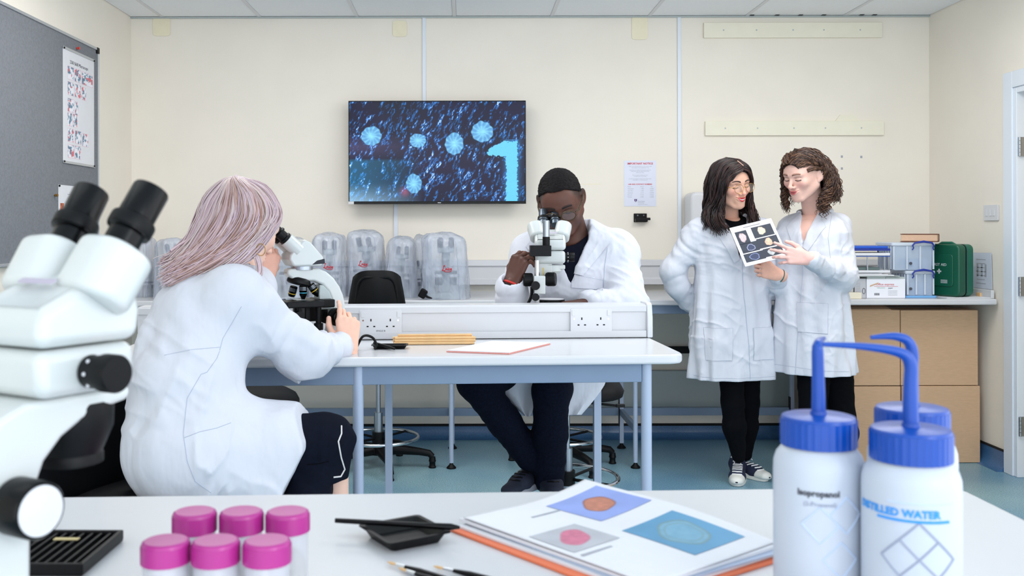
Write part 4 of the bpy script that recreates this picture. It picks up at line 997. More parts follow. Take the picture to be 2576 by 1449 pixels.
text_mesh('FIRST AID', .021, Mt @ Matrix.Translation((0, .018, 0)), 'lettering', M_['white_pl'], t, .0003)
MB().box((0, -.012, .0005), (.026, .008, .0008), Mt).box((0, -.012, .0005), (.008, .026, .0008), Mt).build('cross', M_['white_pl'], t)
for k in range(3): MB().box((.03, -.06-.007*k, .0005), (.04, .003, .0006), Mt).build('text_line', M_['white_pl'], t)
tag(MB().box((X_(2415, 5.4), 5.38, ZT+.0025), (.24, .15, .004)).build('paper_sheet', M_['paper']), 'white papers lying flat under the green first aid case', 'papers')
tag(MB().bb((X_(2460, 5.42), 5.40, ZT+.0005), (X_(2484, 5.42), 5.44, Z_(739, 5.42))).build('wooden_block', M_['wood'], bevel=.002), 'small pale wooden block at the end of the wall bench', 'block')
# leaflet leaning on the right wall
t = thing('leaning_sheet', 'printed diagram sheet leaning on the right-hand wall at the bench end', 'paper', (2.853, 5.435, .955))
Ml = planeM((2.856, 5.435, 1.056), (0, -1, 0), (.0, 0, 1))
MB().prism([(-.108, -.100), (.105, -.100), (.095, .100), (-.108, .096)], .002, Ml).build('sheet', mat('grey_print_sheet', (205, 212, 228), .5), t)
for k in range(7): MB().box((-.01+.0*k, .06-.022*k, .0022), (.1-.01*(k % 3), .004, .0006), Ml).build('text_line', M_['ink_pale'], t)
for x in (-.045, -.0, .04): MB().box((x, -.0, .0022), (.018, .07, .0006), Ml).build('bar', M_['ink_pale'], t)

# ---------------------------------------------------------------- on the double bench
u = Vector((math.cos(TH), math.sin(TH), 0)); vv = Vector((-math.sin(TH), math.cos(TH), 0))
pa = plane_pt(990, 868); L_ = .268
rows = [(0, 5, 0), (1, 4, .5), (2, 3, 1), (3, 1, 2.4)]
for (lv, n, off) in rows:
    for k in range(n):
        r = .0046; o = pa+vv*((k+off)*.0094)+Vector((0, 0, r+.0008+lv*.0081))+u*(.004*math.sin(3*k+lv)+(.012 if lv == 3 else 0))
        b = MB().cyl(o, o+u*(L_-(.02 if lv == 3 else .003*k)), r, n=14).build('wooden_rod', M_['wood'], bevel=.0006)
        tag(b, 'pale wooden rod in the bundle lying on the double bench', 'rod', 'bundle of wooden rods')
A0 = plane_pt(1122, 886); D0 = plane_pt(1280, 892); C0 = plane_pt(1384, 867); B0 = A0+(C0-D0)
def sheet(name, pts, z, th, m, lab, cat='papers', group=None):
    b = MB(); v = [Vector((p.x, p.y, z)) for p in pts]+[Vector((p.x, p.y, z+th)) for p in pts]
    b.add(v, [(3, 2, 1, 0), (4, 5, 6, 7), (0, 1, 5, 4), (1, 2, 6, 5), (2, 3, 7, 6), (3, 0, 4, 7)])
    return tag(b.build(name, m), lab, cat, group)
cen = (A0+C0)/2
sheet('folder', [cen+(p-cen)*1.0+Vector((0, -.002, 0)) for p in (A0, D0, C0, B0)], ZT+.0006, .0032, mat('pink_card', (226, 150, 140), .6), 'pink card folder under the papers on the double bench', 'folder')
sheet('paper_sheet', [cen+(p-cen)*.985 for p in (A0, D0, C0, B0)], ZT+.0042, .0022, mat('bluish_paper', (232, 240, 248), .6), 'blank white sheets on a pink folder on the double bench')
# little black tray with a tool in it
def weigh_tray(name, label, cen, yaw, w, h, m, dep=.012):
    b = MB(); T = Matrix.Translation(cen) @ Matrix.Rotation(yaw, 4, 'Z')
    def ring(a, c, z): return [T @ Vector((x, y, z)) for x, y in rrect(a, c, .006, 3)]
    R = [ring(w-.022, h-.022, 0), ring(w-.008, h-.008, dep-.001), ring(w, h, dep-.001), ring(w, h, dep), ring(w-.011, h-.011, dep), ring(w-.025, h-.025, .0016)]
    n = len(R[0]); v = sum(R, []); f = [tuple(range(n-1, -1, -1)), tuple(range(5*n, 6*n))]
    for a in range(5):
        for i in range(n): f.append((a*n+i, a*n+(i+1) % n, (a+1)*n+(i+1) % n, (a+1)*n+i))
    return tag(b.add(v, f).build(name, m, sharp=30), label, 'tray')
pc = plane_pt(980, 876); pc.z = ZT+.0006
weigh_tray('small_tray', 'small black tray on the double bench beside the cable', pc, TH, .118, .062, M_['black_pl'])
p0, p1 = P(940, 862, 3.17), P(992, 877, 3.11)
t = MB().tube([p0, p0.lerp(p1, .5), p1], [.004, .005, .004], 8).build('brush_handle', M_['black_pl']); tag(t, 'black handled tool resting across the small tray on the double bench', 'tool')

# ---------------------------------------------------------------- on the front desk
M_['ldpe'] = mat('milky_polyethylene', (196, 204, 217), .4, spec=.4, sss=.0)
M_['cap_blue'] = mat('blue_cap_plastic', (0, 70, 168), .32)
M_['cyan_ink'] = mat('cyan_print', (40, 150, 235), .5); M_['grey_print'] = mat('grey_print', (150, 158, 180), .6); M_['pale_print'] = mat('pale_blue_print', (196, 214, 240), .6)
def wrap(me_obj, cx, cy, R, a0, z0):
    me = me_obj.data; off = root_of(me_obj).location
    for v in me.vertices:
        x, y, z = v.co+off if me_obj.parent else v.co
        a = a0+x/R; v.co = Vector((cx+(R+.0006+z)*math.sin(a), cy-(R+.0006+z)*math.cos(a), z0+y))-off
def bottle(label, px, d, spout, face=0.0):
    cx = (px-CX)*d/F; t = thing('wash_bottle', label, 'bottle', (cx, d, ZT), 0, 'wash bottles with blue caps')
    T = Matrix.Translation((cx, d, ZT+.0005)); R = .045
    MB().lathe([(.030, .004), (.036, .0), (.0425, .002), (R, .008), (R, .138), (.0445, .148), (.042, .156), (.0375, .162), (.0345, .1645), (.034, .17), (.034, .178)], T, 48).build('body', M_['ldpe'], t, sharp=50)
    b = MB(); n = 72; prof = [(.0372, .1655), (.0372, .1915)]
    vs = []; fs = []
    for r, z in prof: vs += [((r+(.0007 if i % 2 else 0))*math.cos(2*PI*i/n), (r+(.0007 if i % 2 else 0))*math.sin(2*PI*i/n), z) for i in range(n)]
    fs = [(i, (i+1) % n, n+(i+1) % n, n+i) for i in range(n)]
    b.add(vs, fs, T)
    b.lathe([(.0372, .1915), (.036, .1945), (.033, .1955), (.010, .196), (.0085, .1965), (.008, .2)], T, 48)
    b.build('cap', M_['cap_blue'], t, sharp=25)
    pts = [Vector((cx, d, ZT+.2))]+spout
    rr = [.0072, .0070, .0062]+[.0062-.0040*(k/(max(1, len(spout)-3)))**1.2 for k in range(len(spout)-2)]
    # smooth the spout
    for _ in range(2):
        q = [pts[0]]; qr = [rr[0]]
        for a in range(len(pts)-1):
            q += [pts[a].lerp(pts[a+1], .25), pts[a].lerp(pts[a+1], .75)]; qr += [rr[a]*.75+rr[a+1]*.25, rr[a]*.25+rr[a+1]*.75]
        q.append(pts[-1]); qr.append(rr[-1]); pts, rr = q, qr
    MB().tube(pts, rr, 14).build('spout', M_['cap_blue'], t)
    return t, cx, d, R
d = 1.013
b1, cx, cy, R = bottle('milky wash bottle with blue cap and dark lettering, left of the three', 2058, d, [P(2058, 1000, d), P(2057, 930, d), P(2056, 888, d), P(2056, 868, d), P(2062, 859, d+.03), P(2072, 853, d+.075)])
I4 = Matrix.Identity(4)
def btext(par, c, txt, size, m, a0, z0, bold=0, al='LEFT'):
    o = text_mesh(txt, size, I4, 'lettering', m, par, .0001, align=al, bold=bold)
    # text_mesh shifted it into the bottle's frame
    wrap(o, c[0], c[1], R, a0, z0)
def bline(par, c, pts, m, r=.0012, name='print_line'):
    q = []
    for k in range(len(pts)-1):
        for s in np.linspace(0, 1, 8, endpoint=(k == len(pts)-2)):
            x = pts[k][0]*(1-s)+pts[k+1][0]*s; z = pts[k][1]*(1-s)+pts[k+1][1]*s
            q.append(Vector((c[0]+(R+.0002)*math.sin(x/R), c[1]-(R+.0002)*math.cos(x/R), z)))
    b = MB(); n = len(q)
    b.tube(q, r, 5); b.build(name, m, par)
z_ = lambda py, d: H-(py-CY)*(d-.03)/F
c = (cx, cy)
btext(b1, c, 'Isopropanol', .0084, M_['ink'], -.036/R, z_(1243, d), .0003)
btext(b1, c, '(2-Propanol)', .0062, M_['grey_print'], -.030/R, z_(1268, d))
zc = z_(1345, d)
for (x, z) in ((-.014, zc+.012), (.006, zc-.022), (.012, zc+.022)):
    bline(b1, c, [(x-.018, z), (x, z+.018), (x+.018, z), (x, z-.018), (x-.018, z)], M_['pale_print'], .0009)
d = .95
b2_, cx, cy, R = bottle('milky wash bottle with blue lettering, nearest of the three', 2290, d, [P(2289, 1010, d), P(2289, 960, d), P(2292, 920, d), P(2278, 894, d), P(2240, 882, d), P(2160, 872, d), P(2068, 868, d)])
c = (cx, cy)
btext(b2_, c, 'DISTILLED WATER', .0098, M_['cyan_ink'], -.074/R, z_(1296, d), .0004)
bline(b2_, c, [(-.05, z_(1306, d)), (.016, z_(1306, d))], M_['cyan_ink'], .0014, 'underline')
bline(b2_, c, [(-.04, z_(1262, d)), (.02, z_(1262, d))], M_['pale_print'], .0008)
zc = z_(1400, d); x = -.012; q = .034
bline(b2_, c, [(x-q, zc), (x, zc+q), (x+q, zc), (x, zc-q), (x-q, zc)], M_['grey_print'], .0011, 'hazard_diamond')
bline(b2_, c, [(x-q/2, zc+q/2), (x+q/2, zc-q/2)], M_['grey_print'], .001, 'hazard_diamond'); bline(b2_, c, [(x-q/2, zc-q/2), (x+q/2, zc+q/2)], M_['grey_print'], .001, 'hazard_diamond')
d = 1.06
bottle('milky wash bottle with blue cap, hidden behind the nearest one', 2293, d, [P(2293, 990, d), P(2294, 930, d), P(2296, 885, d), P(2284, 858, d), P(2256, 848, d), P(2225, 848, d), P(2190, 851, d)])
# six specimen jars
M_['lid'] = mat('magenta_plastic', (176, 44, 138), .35); M_['jar'] = mat('clear_jar', (228, 232, 240), .2, alpha=.42)
M_['sediment'] = mat('pale_sediment', (206, 198, 176), .9, noise=.4, nscale=220, bump=.4, bscale=300)
where = ('left', 'middle', 'right')
for row, (d, pxs, rl) in enumerate(((.952, (415, 541, 670), 'front'), (1.05, (488, 606, 722), 'back'))):
    for k, px in enumerate(pxs):
        x = (px-CX)*(d)/F; T = Matrix.Translation((x, d, ZT+.0005))
        t = thing('specimen_jar', 'specimen jar with magenta lid, %s of the %s row' % (where[k], rl), 'jar', (x, d, ZT), 0, 'specimen jars with magenta lids')
        MB().lathe([(.018, .0), (.0215, .002), (.0218, .062), (.0212, .066), (.0198, .066), (.0198, .004), (.0, .004)], T, 36).build('glass_body', M_['jar'], t)
        MB().lathe([(.0, .0045), (.0195, .0045), (.0196, .038+.006*math.sin(5*k+row)), (.012, .045), (.0, .047)], T, 28).build('sediment', M_['sediment'], t)
        n = 60; b = MB(); vs = []
        for r, z in ((.0232, .0665), (.0232, .0835)): vs += [((r+(.0005 if i % 2 else 0))*math.cos(2*PI*i/n), (r+(.0005 if i % 2 else 0))*math.sin(2*PI*i/n), z) for i in range(n)]
        b.add(vs, [(i, (i+1) % n, n+(i+1) % n, n+i) for i in range(n)], T)
        b.lathe([(.0232, .0835), (.0222, .0865), (.02, .0878), (.0, .088)], T, 40); b.lathe([(.0232, .0665), (.0, .0668)], T, 40)
        b.build('lid', M_['lid'], t, sharp=30)
# slotted black slide tray near the microscope
c_ = Vector((-.545, 1.165, ZT+.0006)); yaw = -.02
t = thing('slide_tray', 'black ridged slide tray beside the big stereo microscope', 'tray', c_)
Ms = Matrix.Translation(c_) @ Matrix.Rotation(yaw, 4, 'Z')
b = MB(); b.box((0, 0, .002), (.235, .125, .004), Ms)
for sx in (-1, 1): b.box((sx*.115, 0, .008), (.006, .125, .012), Ms)
for sy in (-1, 1): b.box((0, sy*.06, .008), (.235, .006, .012), Ms)
b.build('body', M_['black_pl'], t, bevel=.0015)
for k in range(20): MB().box((-.105+.011*k, 0, .008), (.0028, .11, .008), Ms).build('ridge', M_['black_pl'], t)
M_['tan'] = mat('tan_label', (196, 180, 130), .7)
for k, (x, y) in enumerate(((.06, .03), (-.055, .035))): MB().box((x, y, .0125), (.03, .008, .001), Ms).build('label', M_['tan'], t)
# square black dish with a brush across it
pL, pT, pR, pB = [plane_pt(*q, z=ZT+.012) for q in ((890, 1325), (1035, 1300), (1150, 1328), (985, 1388))]
cen = (pL+pT+pR+pB)/4; cen.z = ZT+.0006; e = (pT-pL)
weigh_tray('square_dish', 'square black dish on the front desk with a brush laid across', cen, math.atan2(e.y, e.x), .088, .088, M_['black_pl'], .014)
p0, p1 = P(842, 1320, 1.245), P(1155, 1334, 1.215); p0.z = p1.z = ZT+.0195
t = MB().tube([p0, p0.lerp(p1, .08), p0.lerp(p1, .7), p0.lerp(p1, .93), p1], [.003, .0032, .0036, .0042, .0018], 10).build('paintbrush', M_['black_gl']); tag(t, 'black brush lying across the square black dish', 'brush')
# brushes at the edge of the frame
def brush(px, py, px2, py2, lab):
    a = plane_pt(px, py, ZT+.004); b_ = plane_pt(px2, py2, ZT+.004); dr = (b_-a).normalized()
    t = thing('paintbrush', lab, 'brush', (a.x, a.y, ZT), 0, 'fine brushes on the front desk')
    MB().tube([a, a+dr*.006, a+dr*.014], [.0004, .0018, .0016], 8).build('bristles', M_['wood'], t)
    MB().cyl(a+dr*.0142, a+dr*.028, .0018, .0022, n=12).build('ferrule', M_['chrome'], t)
    MB().tube([a+dr*.0282, a+dr*.05, a+dr*.15], [.0022, .0036, .002], 10).build('handle', M_['black_gl'], t)
brush(972, 1413, 1095, 1449, 'fine brush with pale tip, first from the square dish')
brush(1000, 1428, 1060, 1449, 'fine brush lying nearest the camera beside the jars')
brush(1088, 1424, 1200, 1450, 'fine brush nearest the picture sheets')
# stack of picture sheets
z0 = ZT
pL = Vector((-.008, 1.277, 0)); pT = Vector((.176, 1.408, 0)); pB = Vector((.190, 1.035, 0))
ea = (pT-pL); eb = (pB-pL)
def page(a, b): return pL+ea*a+eb*b
def rot(p, c, a): return c+Matrix.Rotation(a, 3, 'Z') @ (p-c)
cc = page(.5, .5)
sheet('folder', [rot(page(a, b), cc, .0)+Vector((-.008, -.014, 0)) for a, b in ((-.02, -.0), (-.02, 1.02), (1.0, 1.02), (1.0, 0))], z0+.0006, .0028, M_['orange'], 'orange card folder at the bottom of the picture sheets', 'folder')
sheet('paper_sheet', [rot(page(a, b), cc, .015)+Vector((-.002, -.008, 0)) for a, b in ((0, 0), (0, 1), (1, 1), (1, 0))], z0+.0038, .003, M_['paper'], 'white sheets resting on the orange folder')
sheet('paper_sheet', [rot(page(a, b), cc, -.02)+Vector((.004, -.004, 0)) for a, b in ((0, 0), (0, 1), (1, 1), (1, 0))], z0+.0072, .002, mat('grey_blue_paper', (176, 190, 212), .6), 'grey-blue sheet between the white sheets of the stack')
sheet('paper_sheet', [rot(page(a, b), cc, .01) for a, b in ((0, 0), (0, 1), (1, 1), (1, 0))], z0+.0096, .0035, M_['paper'], 'white sheets just under the top picture page')
Mp = planeM((cc.x, cc.y, z0+.0138), eb, ea)       # u along the long side, v along the short one
Lb, La = eb.length, ea.length
nrm = Mp.to_3x3() @ Vector((0, 0, 1))
def curl(x, y): return .016*np.clip((y/La+.1)/.6, 0, 1)**2*np.clip((-x/Lb+.55), 0, 1)+.004*np.sin(x*16+1)*np.clip(y/La+.5, 0, 1)+.002
t = thing('picture_page', 'top page with three oval micrograph pictures on the front desk', 'paper', (cc.x, cc.y, z0+.0138))
if nrm.z < 0: print('page normal flipped')
nu, nv = 48, 36
def flat(c): return lambda u, v: np.tile(L3(*c), (len(u), 1))
pg = picture('sheet', Mp, Lb, La, nu, nv, flat((240, 241, 246)), M_['paper'], t, surf=curl)
md = pg.modifiers.new('thick', 'SOLIDIFY'); md.thickness = .0006; md.offset = -1
def micro(bg, fg, ed, rx, ry, k):
    def fn(u, v):
        dx, dy = (u-.5)/rx, (v-.5)/ry; th = np.arctan2(dy, dx); r = np.hypot(dx, dy)/(1+.04*np.cos(3*th+k)+.03*np.sin(5*th))
        n = fbm(u*14, v*14, 3, k)[:, None]
        c = L3(*bg)*(.9+.2*fbm(u*3, v*3, 2, k)[:, None]); inn = L3(*fg)*(.8+.4*n)
        m = np.clip((1-r)*18, 0, 1)[:, None]; e = np.clip(1-abs(r-.95)/.09, 0, 1)[:, None]
        if k == 3:
            inn = L3(*bg)*.8+L3(*fg)*.25*(.6+.8*n); e = e*.8+np.clip(1-abs(r-.72)/.05, 0, 1)[:, None]*.7
        if k == 2: inn = inn*(.85+.2*np.cos(u*160)*np.cos(v*120))[:, None]
        c = c*(1-m)+inn*m; return c*(1-e*.8)+L3(*ed)*e*.8
    return fn
def onpage(px, py):
    w = plane_pt(px, py, z0+.016); l = Mp.inverted() @ w; return l.x, l.y
for (px, py, w, h, fn) in ((1504, 1276, .098, .100, micro((140, 160, 222), (190, 120, 96), (110, 56, 46), .30, .22, 1)), (1443, 1354, .078, .076, micro((182, 184, 192), (216, 120, 150), (190, 130, 150), .40, .24, 2)), (1716, 1348, .096, .110, micro((84, 150, 190), (160, 190, 180), (110, 130, 110), .38, .30, 3))):
    x, y = onpage(px, py)
    Mi = Mp @ Matrix.Translation((x, y, .0006)) @ Matrix.Rotation(-.62, 4, 'Z') if False else Mp @ Matrix.Translation((x, y, .0006))
    fn2 = (lambda f: (lambda u, v: f(.5+((u-.5)*math.cos(.75)-(v-.5)*math.sin(.75)), .5+((u-.5)*math.sin(.75)+(v-.5)*math.cos(.75)))))(fn)
    picture('micrograph', Mi, h, w, 70, 70, fn2, M_['print'], t, surf=lambda X, Y, x=x, y=y: curl(X+x, Y+y))
for (px, py) in ((1372, 1292), (1500, 1388)):
    x, y = onpage(px, py); MB().box((x, y, float(curl(np.array(x), np.array(y)))+.0006), (.004, .05, .0005), Mp).build('caption', M_['ink_pale'], t)
# ---------------------------------------------------------------- people: continuous surfaces grown from distance fields
class SDF:
    def __init__(s, lo, hi, h):
        s.lo = np.array(lo, 'f4'); s.h = h; s.n = np.ceil((np.array(hi)-s.lo)/h).astype(int)+1
        s.f = np.full(s.n, 1.0, 'f4'); s.ax = [s.lo[i]+h*np.arange(s.n[i], dtype='f4') for i in range(3)]
    def put(s, fn, lo, hi, k=0., op='u'):
        p = k+4*s.h if op == 'u' else k+s.h
        a = np.clip(((np.array(lo)-p-s.lo)/s.h).astype(int), 0, s.n-1); b = np.clip(np.ceil((np.array(hi)+p-s.lo)/s.h).astype(int)+1, 1, s.n)
        if np.any(b <= a): return s
        X = s.ax[0][a[0]:b[0], None, None]; Y = s.ax[1][None, a[1]:b[1], None]; Z = s.ax[2][None, None, a[2]:b[2]]
        d = fn(X, Y, Z); v = s.f[a[0]:b[0], a[1]:b[1], a[2]:b[2]]
        if op == 'u':
            if k > 0:
                q = np.maximum(k-np.abs(v-d), 0)/k; v[...] = np.minimum(v, d)-q*q*k*.25
            else: v[...] = np.minimum(v, d)
        else:
            e = -d if op == 's' else d
            if k > 0:
                q = np.maximum(k-np.abs(v-e), 0)/k; v[...] = np.maximum(v, e)+q*q*k*.25
            else: v[...] = np.maximum(v, e)
        return s
    def cone(s, a, b, r1, r2=None, k=.01, op='u', fold=0, ff=30, flat=None):
        a = np.array(a, 'f4'); b = np.array(b, 'f4'); r2 = r1 if r2 is None else r2; ba = b-a; L2 = float(ba@ba)+1e-9; L = L2**.5
        rm = max(r1, r2)*(1 if flat is None else max(1, flat[1]))+fold
        w = np.cross(ba, (0, 0, 1) if abs(ba[2]) < .9*L else (1, 0, 0)); w = w/(np.linalg.norm(w)+1e-9)
        def fn(X, Y, Z):
            x, y, z = X-a[0], Y-a[1], Z-a[2]
            t = np.clip((x*ba[0]+y*ba[1]+z*ba[2])/L2, 0, 1)
            ex, ey, ez = x-t*ba[0], y-t*ba[1], z-t*ba[2]
            if flat is not None:                      # squash along a direction: flat = (dir, factor)
                n = np.array(flat[0], 'f4'); n = n/np.linalg.norm(n); q = ex*n[0]+ey*n[1]+ez*n[2]; m = 1/flat[1]-1
                ex, ey, ez = ex+q*n[0]*m, ey+q*n[1]*m, ez+q*n[2]*m
            d = np.sqrt(ex*ex+ey*ey+ez*ez)-(r1+(r2-r1)*t)
            if fold:
                q = (ex*w[0]+ey*w[1]+ez*w[2])
                d = d-fold*(np.abs(fbm(t*L*ff+q*ff*.55+a[0]*9, q*9+a[2]*7, 2, 5)-.5)*4-.7)
            return d
        return s.put(fn, np.minimum(a, b)-rm, np.maximum(a, b)+rm, k, op)
    def chain(s, pts, rs, k=.01, **kw):
        for i in range(len(pts)-1): s.cone(pts[i], pts[i+1], rs[i], rs[i+1], k, **kw)
        return s
    def ell(s, c, r, k=.01, op='u', R=None):
        c = np.array(c, 'f4'); r = np.array(r, 'f4'); R = None if R is None else np.array(R, 'f4')
        def fn(X, Y, Z):
            x, y, z = X-c[0], Y-c[1], Z-c[2]
            if R is not None: x, y, z = R[0, 0]*x+R[1, 0]*y+R[2, 0]*z, R[0, 1]*x+R[1, 1]*y+R[2, 1]*z, R[0, 2]*x+R[1, 2]*y+R[2, 2]*z
            k0 = np.sqrt((x/r[0])**2+(y/r[1])**2+(z/r[2])**2); k1 = np.sqrt((x/r[0]**2)**2+(y/r[1]**2)**2+(z/r[2]**2)**2)+1e-6
            return k0*(k0-1)/k1
        m = r.max() if R is not None else r
        return s.put(fn, c-m, c+m, k, op)
    def mesh(s):
        f = s.f; I = f < 0
        c = np.zeros(s.n-1, 'i1')
        for i in (0, 1):
            for j in (0, 1):
                for l in (0, 1): c += I[i:s.n[0]-1+i, j:s.n[1]-1+j, l:s.n[2]-1+l]
        mix = (c > 0) & (c < 8); idx = np.argwhere(mix); ids = np.full(mix.shape, -1, 'i4'); ids[mix] = np.arange(len(idx))
        P_ = np.zeros((len(idx), 3)); W = np.zeros(len(idx)); cor = [(i, j, l) for i in (0, 1) for j in (0, 1) for l in (0, 1)]
        val = {q: f[idx[:, 0]+q[0], idx[:, 1]+q[1], idx[:, 2]+q[2]] for q in cor}
        for a in cor:
            for ax in range(3):
                if a[ax] == 0:
                    b = list(a); b[ax] = 1; b = tuple(b); fa, fb = val[a], val[b]; m = (fa < 0) != (fb < 0)
                    t = np.where(m, fa/np.where(m, fa-fb, 1), 0); q = np.array(a, float)[None]+t[:, None]*(np.array(b)-np.array(a))[None]
                    P_ += q*m[:, None]; W += m
        V = s.lo+s.h*(idx+P_/W[:, None]); Fs = []
        for ax in range(3):
            o1, o2 = (ax+1) % 3, (ax+2) % 3
            sl0 = [slice(None)]*3; sl1 = [slice(None)]*3; sl0[ax] = slice(0, -1); sl1[ax] = slice(1, None)
            A, B = I[tuple(sl0)], I[tuple(sl1)]; e = np.argwhere(A != B)
            ok = (e[:, o1] > 0) & (e[:, o2] > 0) & (e[:, o1] < s.n[o1]-1) & (e[:, o2] < s.n[o2]-1); e = e[ok]
            def g(d1, d2):
                q = e.copy(); q[:, o1] -= d1; q[:, o2] -= d2; return ids[q[:, 0], q[:, 1], q[:, 2]]
            Q = np.stack([g(1, 1), g(0, 1), g(0, 0), g(1, 0)], 1); fl = ~A[e[:, 0], e[:, 1], e[:, 2]]
            Q[fl] = Q[fl][:, ::-1]; Fs.append(Q)
        Fq = np.concatenate(Fs); Fq = Fq[(Fq >= 0).all(1)]
        return V, Fq
def relax(V, Fq, it=1, lam=.5):
    for _ in range(it):
        acc = np.zeros_like(V); n = np.zeros(len(V))
        for a, b in ((0, 1), (1, 2), (2, 3), (3, 0)):
            np.add.at(acc, Fq[:, a], V[Fq[:, b]]); np.add.at(acc, Fq[:, b], V[Fq[:, a]]); np.add.at(n, Fq[:, a], 1); np.add.at(n, Fq[:, b], 1)
        V = V*(1-lam)+acc/n[:, None]*lam
    return V
def xf(M, V): A = np.array(M); return V @ A[:3, :3].T+A[:3, 3]
def joinm(parts):
    Vs, Fs, Cs = [], [], []; o = 0
    for V, Fq, c in parts: Vs.append(V); Fs.append(Fq+o); Cs.append(np.broadcast_to(c, (len(V), 3))); o += len(V)
    return np.concatenate(Vs), np.concatenate(Fs), np.concatenate(Cs)
def bvh(V, Fq): return BVHTree.FromPolygons(V.tolist(), Fq.tolist())
def vnormals(V, Fq):
    n = np.cross(V[Fq[:, 2]]-V[Fq[:, 0]], V[Fq[:, 3]]-V[Fq[:, 1]]); N = np.zeros_like(V)
    for k in range(4): np.add.at(N, Fq[:, k], n)
    return N/(np.linalg.norm(N, axis=1)[:, None]+1e-9)

def crease(V, Fq, su, sv, rot, amp, seed, pw=5, z0=None):
    N = vnormals(V, Fq); c, s_ = math.cos(rot), math.sin(rot); h_ = V[:, 0]+.6*V[:, 1]
    u = h_*c+V[:, 2]*s_; v = -h_*s_+V[:, 2]*c
    n = fbm(u*su+.8*fbm(v*sv, u*sv, 2, seed+1), v*sv, 3, seed); r = (1-np.clip(2.2*np.abs(n-.5), 0, 1))**pw
    m = np.clip((fbm(u*4+3, v*4, 2, seed+9)-.42)*5, 0, 1)
    if z0 is not None: m = m*np.clip((V[:, 2]-z0-.015)/.10, 0, 1)
    return V+N*(amp*(r*m-.25*m))[:, None]
# ---- head: local frame, face on -Y, up +Z, centre of the skull box at the origin
def head(neck, skin, lips, brow, hairc=None, smile=0., teeth=False, jaw=1.0, nose=1.0, lash=(40, 26, 24), blush=None, h=.0021, female=True, eyes_open=0.):
    s = SDF((-.098, -.135, -.26), (.098, .125, .125), h)
    s.ell((0, .018, .028), (.0745, .0925, .085), .01)
    s.ell((0, -.024, -.025), (.0635*jaw, .064, .080), .03)
    s.ell((0, -.05, .035), (.055, .042, .045), .03)
    for x in (-1, 1):
        s.cone((x*.056*jaw, .004, -.05), (x*.022, -.062, -.098), .019, .013, .025)
        s.ell((x*.043, -.062, -.022), (.019, .018, .018), .022)
        s.cone((x*.012, -.085, .021), (x*.042, -.072, .020), .009, .008, .016)
    s.ell((0, -.071, -.098), (.019, .017, .0155), .018)
    s.ell((0, -.076, -.068), (.027, .016, .024), .016)
    for x in (-1, 1): s.ell((x*.0315, -.094, .0015), (.0165, .0125, .0105), .014, 's')
    for x in (-1, 1): s.ell((x*.0312, -.0765, .000), (.0145, .0112, .0112), .004)
    s.cone((0, -.085, .012), (0, -.109*nose if nose > 1 else -.107, -.030), .0062, .0085, .010)
    s.ell((0, -.108, -.033), (.0095, .0095, .0085), .006)
    for x in (-1, 1): s.ell((x*.0118, -.096, -.036), (.0072, .0090, .0065), .005)
    for x in (-1, 1): s.ell((x*.0065, -.1035, -.0435), (.0035, .005, .003), .003, 's')
    zc = -.0635
    for k in range(9):
        x = -.021+.0420*k/8; zz = zc+smile*22*x*x; yy = -.0915+abs(x)**2*20
        s.ell((x, yy-.0010, zz+.0042), (.0060, .0064, .0040 if abs(x) < .018 else .003), .004)
        s.ell((x, yy-.0005, zz-.0050), (.0060, .0066, .0048 if abs(x) < .016 else .003), .004)
    s.cone((-.021, -.0895+.006, zc+smile*.0097), (0, -.0985, zc), .0018, .0022, .003, 's'); s.cone((.021, -.0835, zc+smile*.0097), (0, -.0985, zc), .0018, .0022, .003, 's')
    for x in (-1, 1):
        Re = Matrix.Rotation(x*-.5, 3, 'Z') @ Matrix.Rotation(-.22, 3, 'X')
        s.ell((x*.0815, .018, -.003), (.0085, .020, .033), .006, R=Re)
        s.ell((x*.0893, .011, -.001), (.006, .0115, .021), .004, 's', R=Re)
        s.ell((x*.0745, .008, -.030), (.0065, .009, .010), .005)
    nk = Vector(neck); s.cone((0, .030, -.055), tuple(nk), .050 if female else .058, .052 if female else .064, .03)
    if not female: s.cone((0, .05, -.03), tuple(nk+Vector((0, .01, 0))), .05, .06, .02)
    V, Fq = s.mesh(); V = relax(V, Fq, 1, .45)
    x, y, z = V.T; ax = np.abs(x); C_ = np.tile(L3(*skin), (len(V), 1)); C_ = C_*(.97+.06*fbm(x*60+9, z*60+y*40+5, 3, 4)[:, None])
    front = y < -.055
    def blend(m, col): C_[:] = C_*(1-m[:, None])+L3(*col)*m[:, None]
    if blush: blend(.55*np.exp(-(((ax-.042)/.018)**2+((z+.03)/.018)**2))*front, blush); blend(.5*np.exp(-((x/.011)**2+((z+.034)/.009)**2))*(y < -.095), blush)
    zz = zc+smile*22*x*x
    m = np.clip((1.0-np.sqrt((x/.0245)**2+((z-zz)/.0108)**2))*4, 0, 1)*(y < -.078); blend(m, lips)
    mo = np.clip((1-np.sqrt((x/.020)**2+((z-zz-.0003)/(.0030 if teeth else .0018))**2))*3, 0, 1)*(y < -.078)
    blend(mo, (238, 234, 230) if teeth else tuple(int(q*.68) for q in lips))
    zb = .0235+.0055*(1-((ax-.030)/.02)**2); m = np.clip(1.25-np.abs(z-zb)/.0030, 0, 1)*(ax > .012)*(ax < .050)*front; blend(m*.85, brow)
    zl = -.0058+.12*(ax-.031)**2*60*.1; m = np.clip(1.3-np.abs(z-zl)/.0019, 0, 1)*(np.abs(ax-.0315) < .0150)*front; blend(m*.95, lash)
    m = np.clip(1-np.abs(z-.008)/.005, 0, 1)*(np.abs(ax-.0312) < .016)*front; blend(m*.25, lash)
    return V, Fq, C_
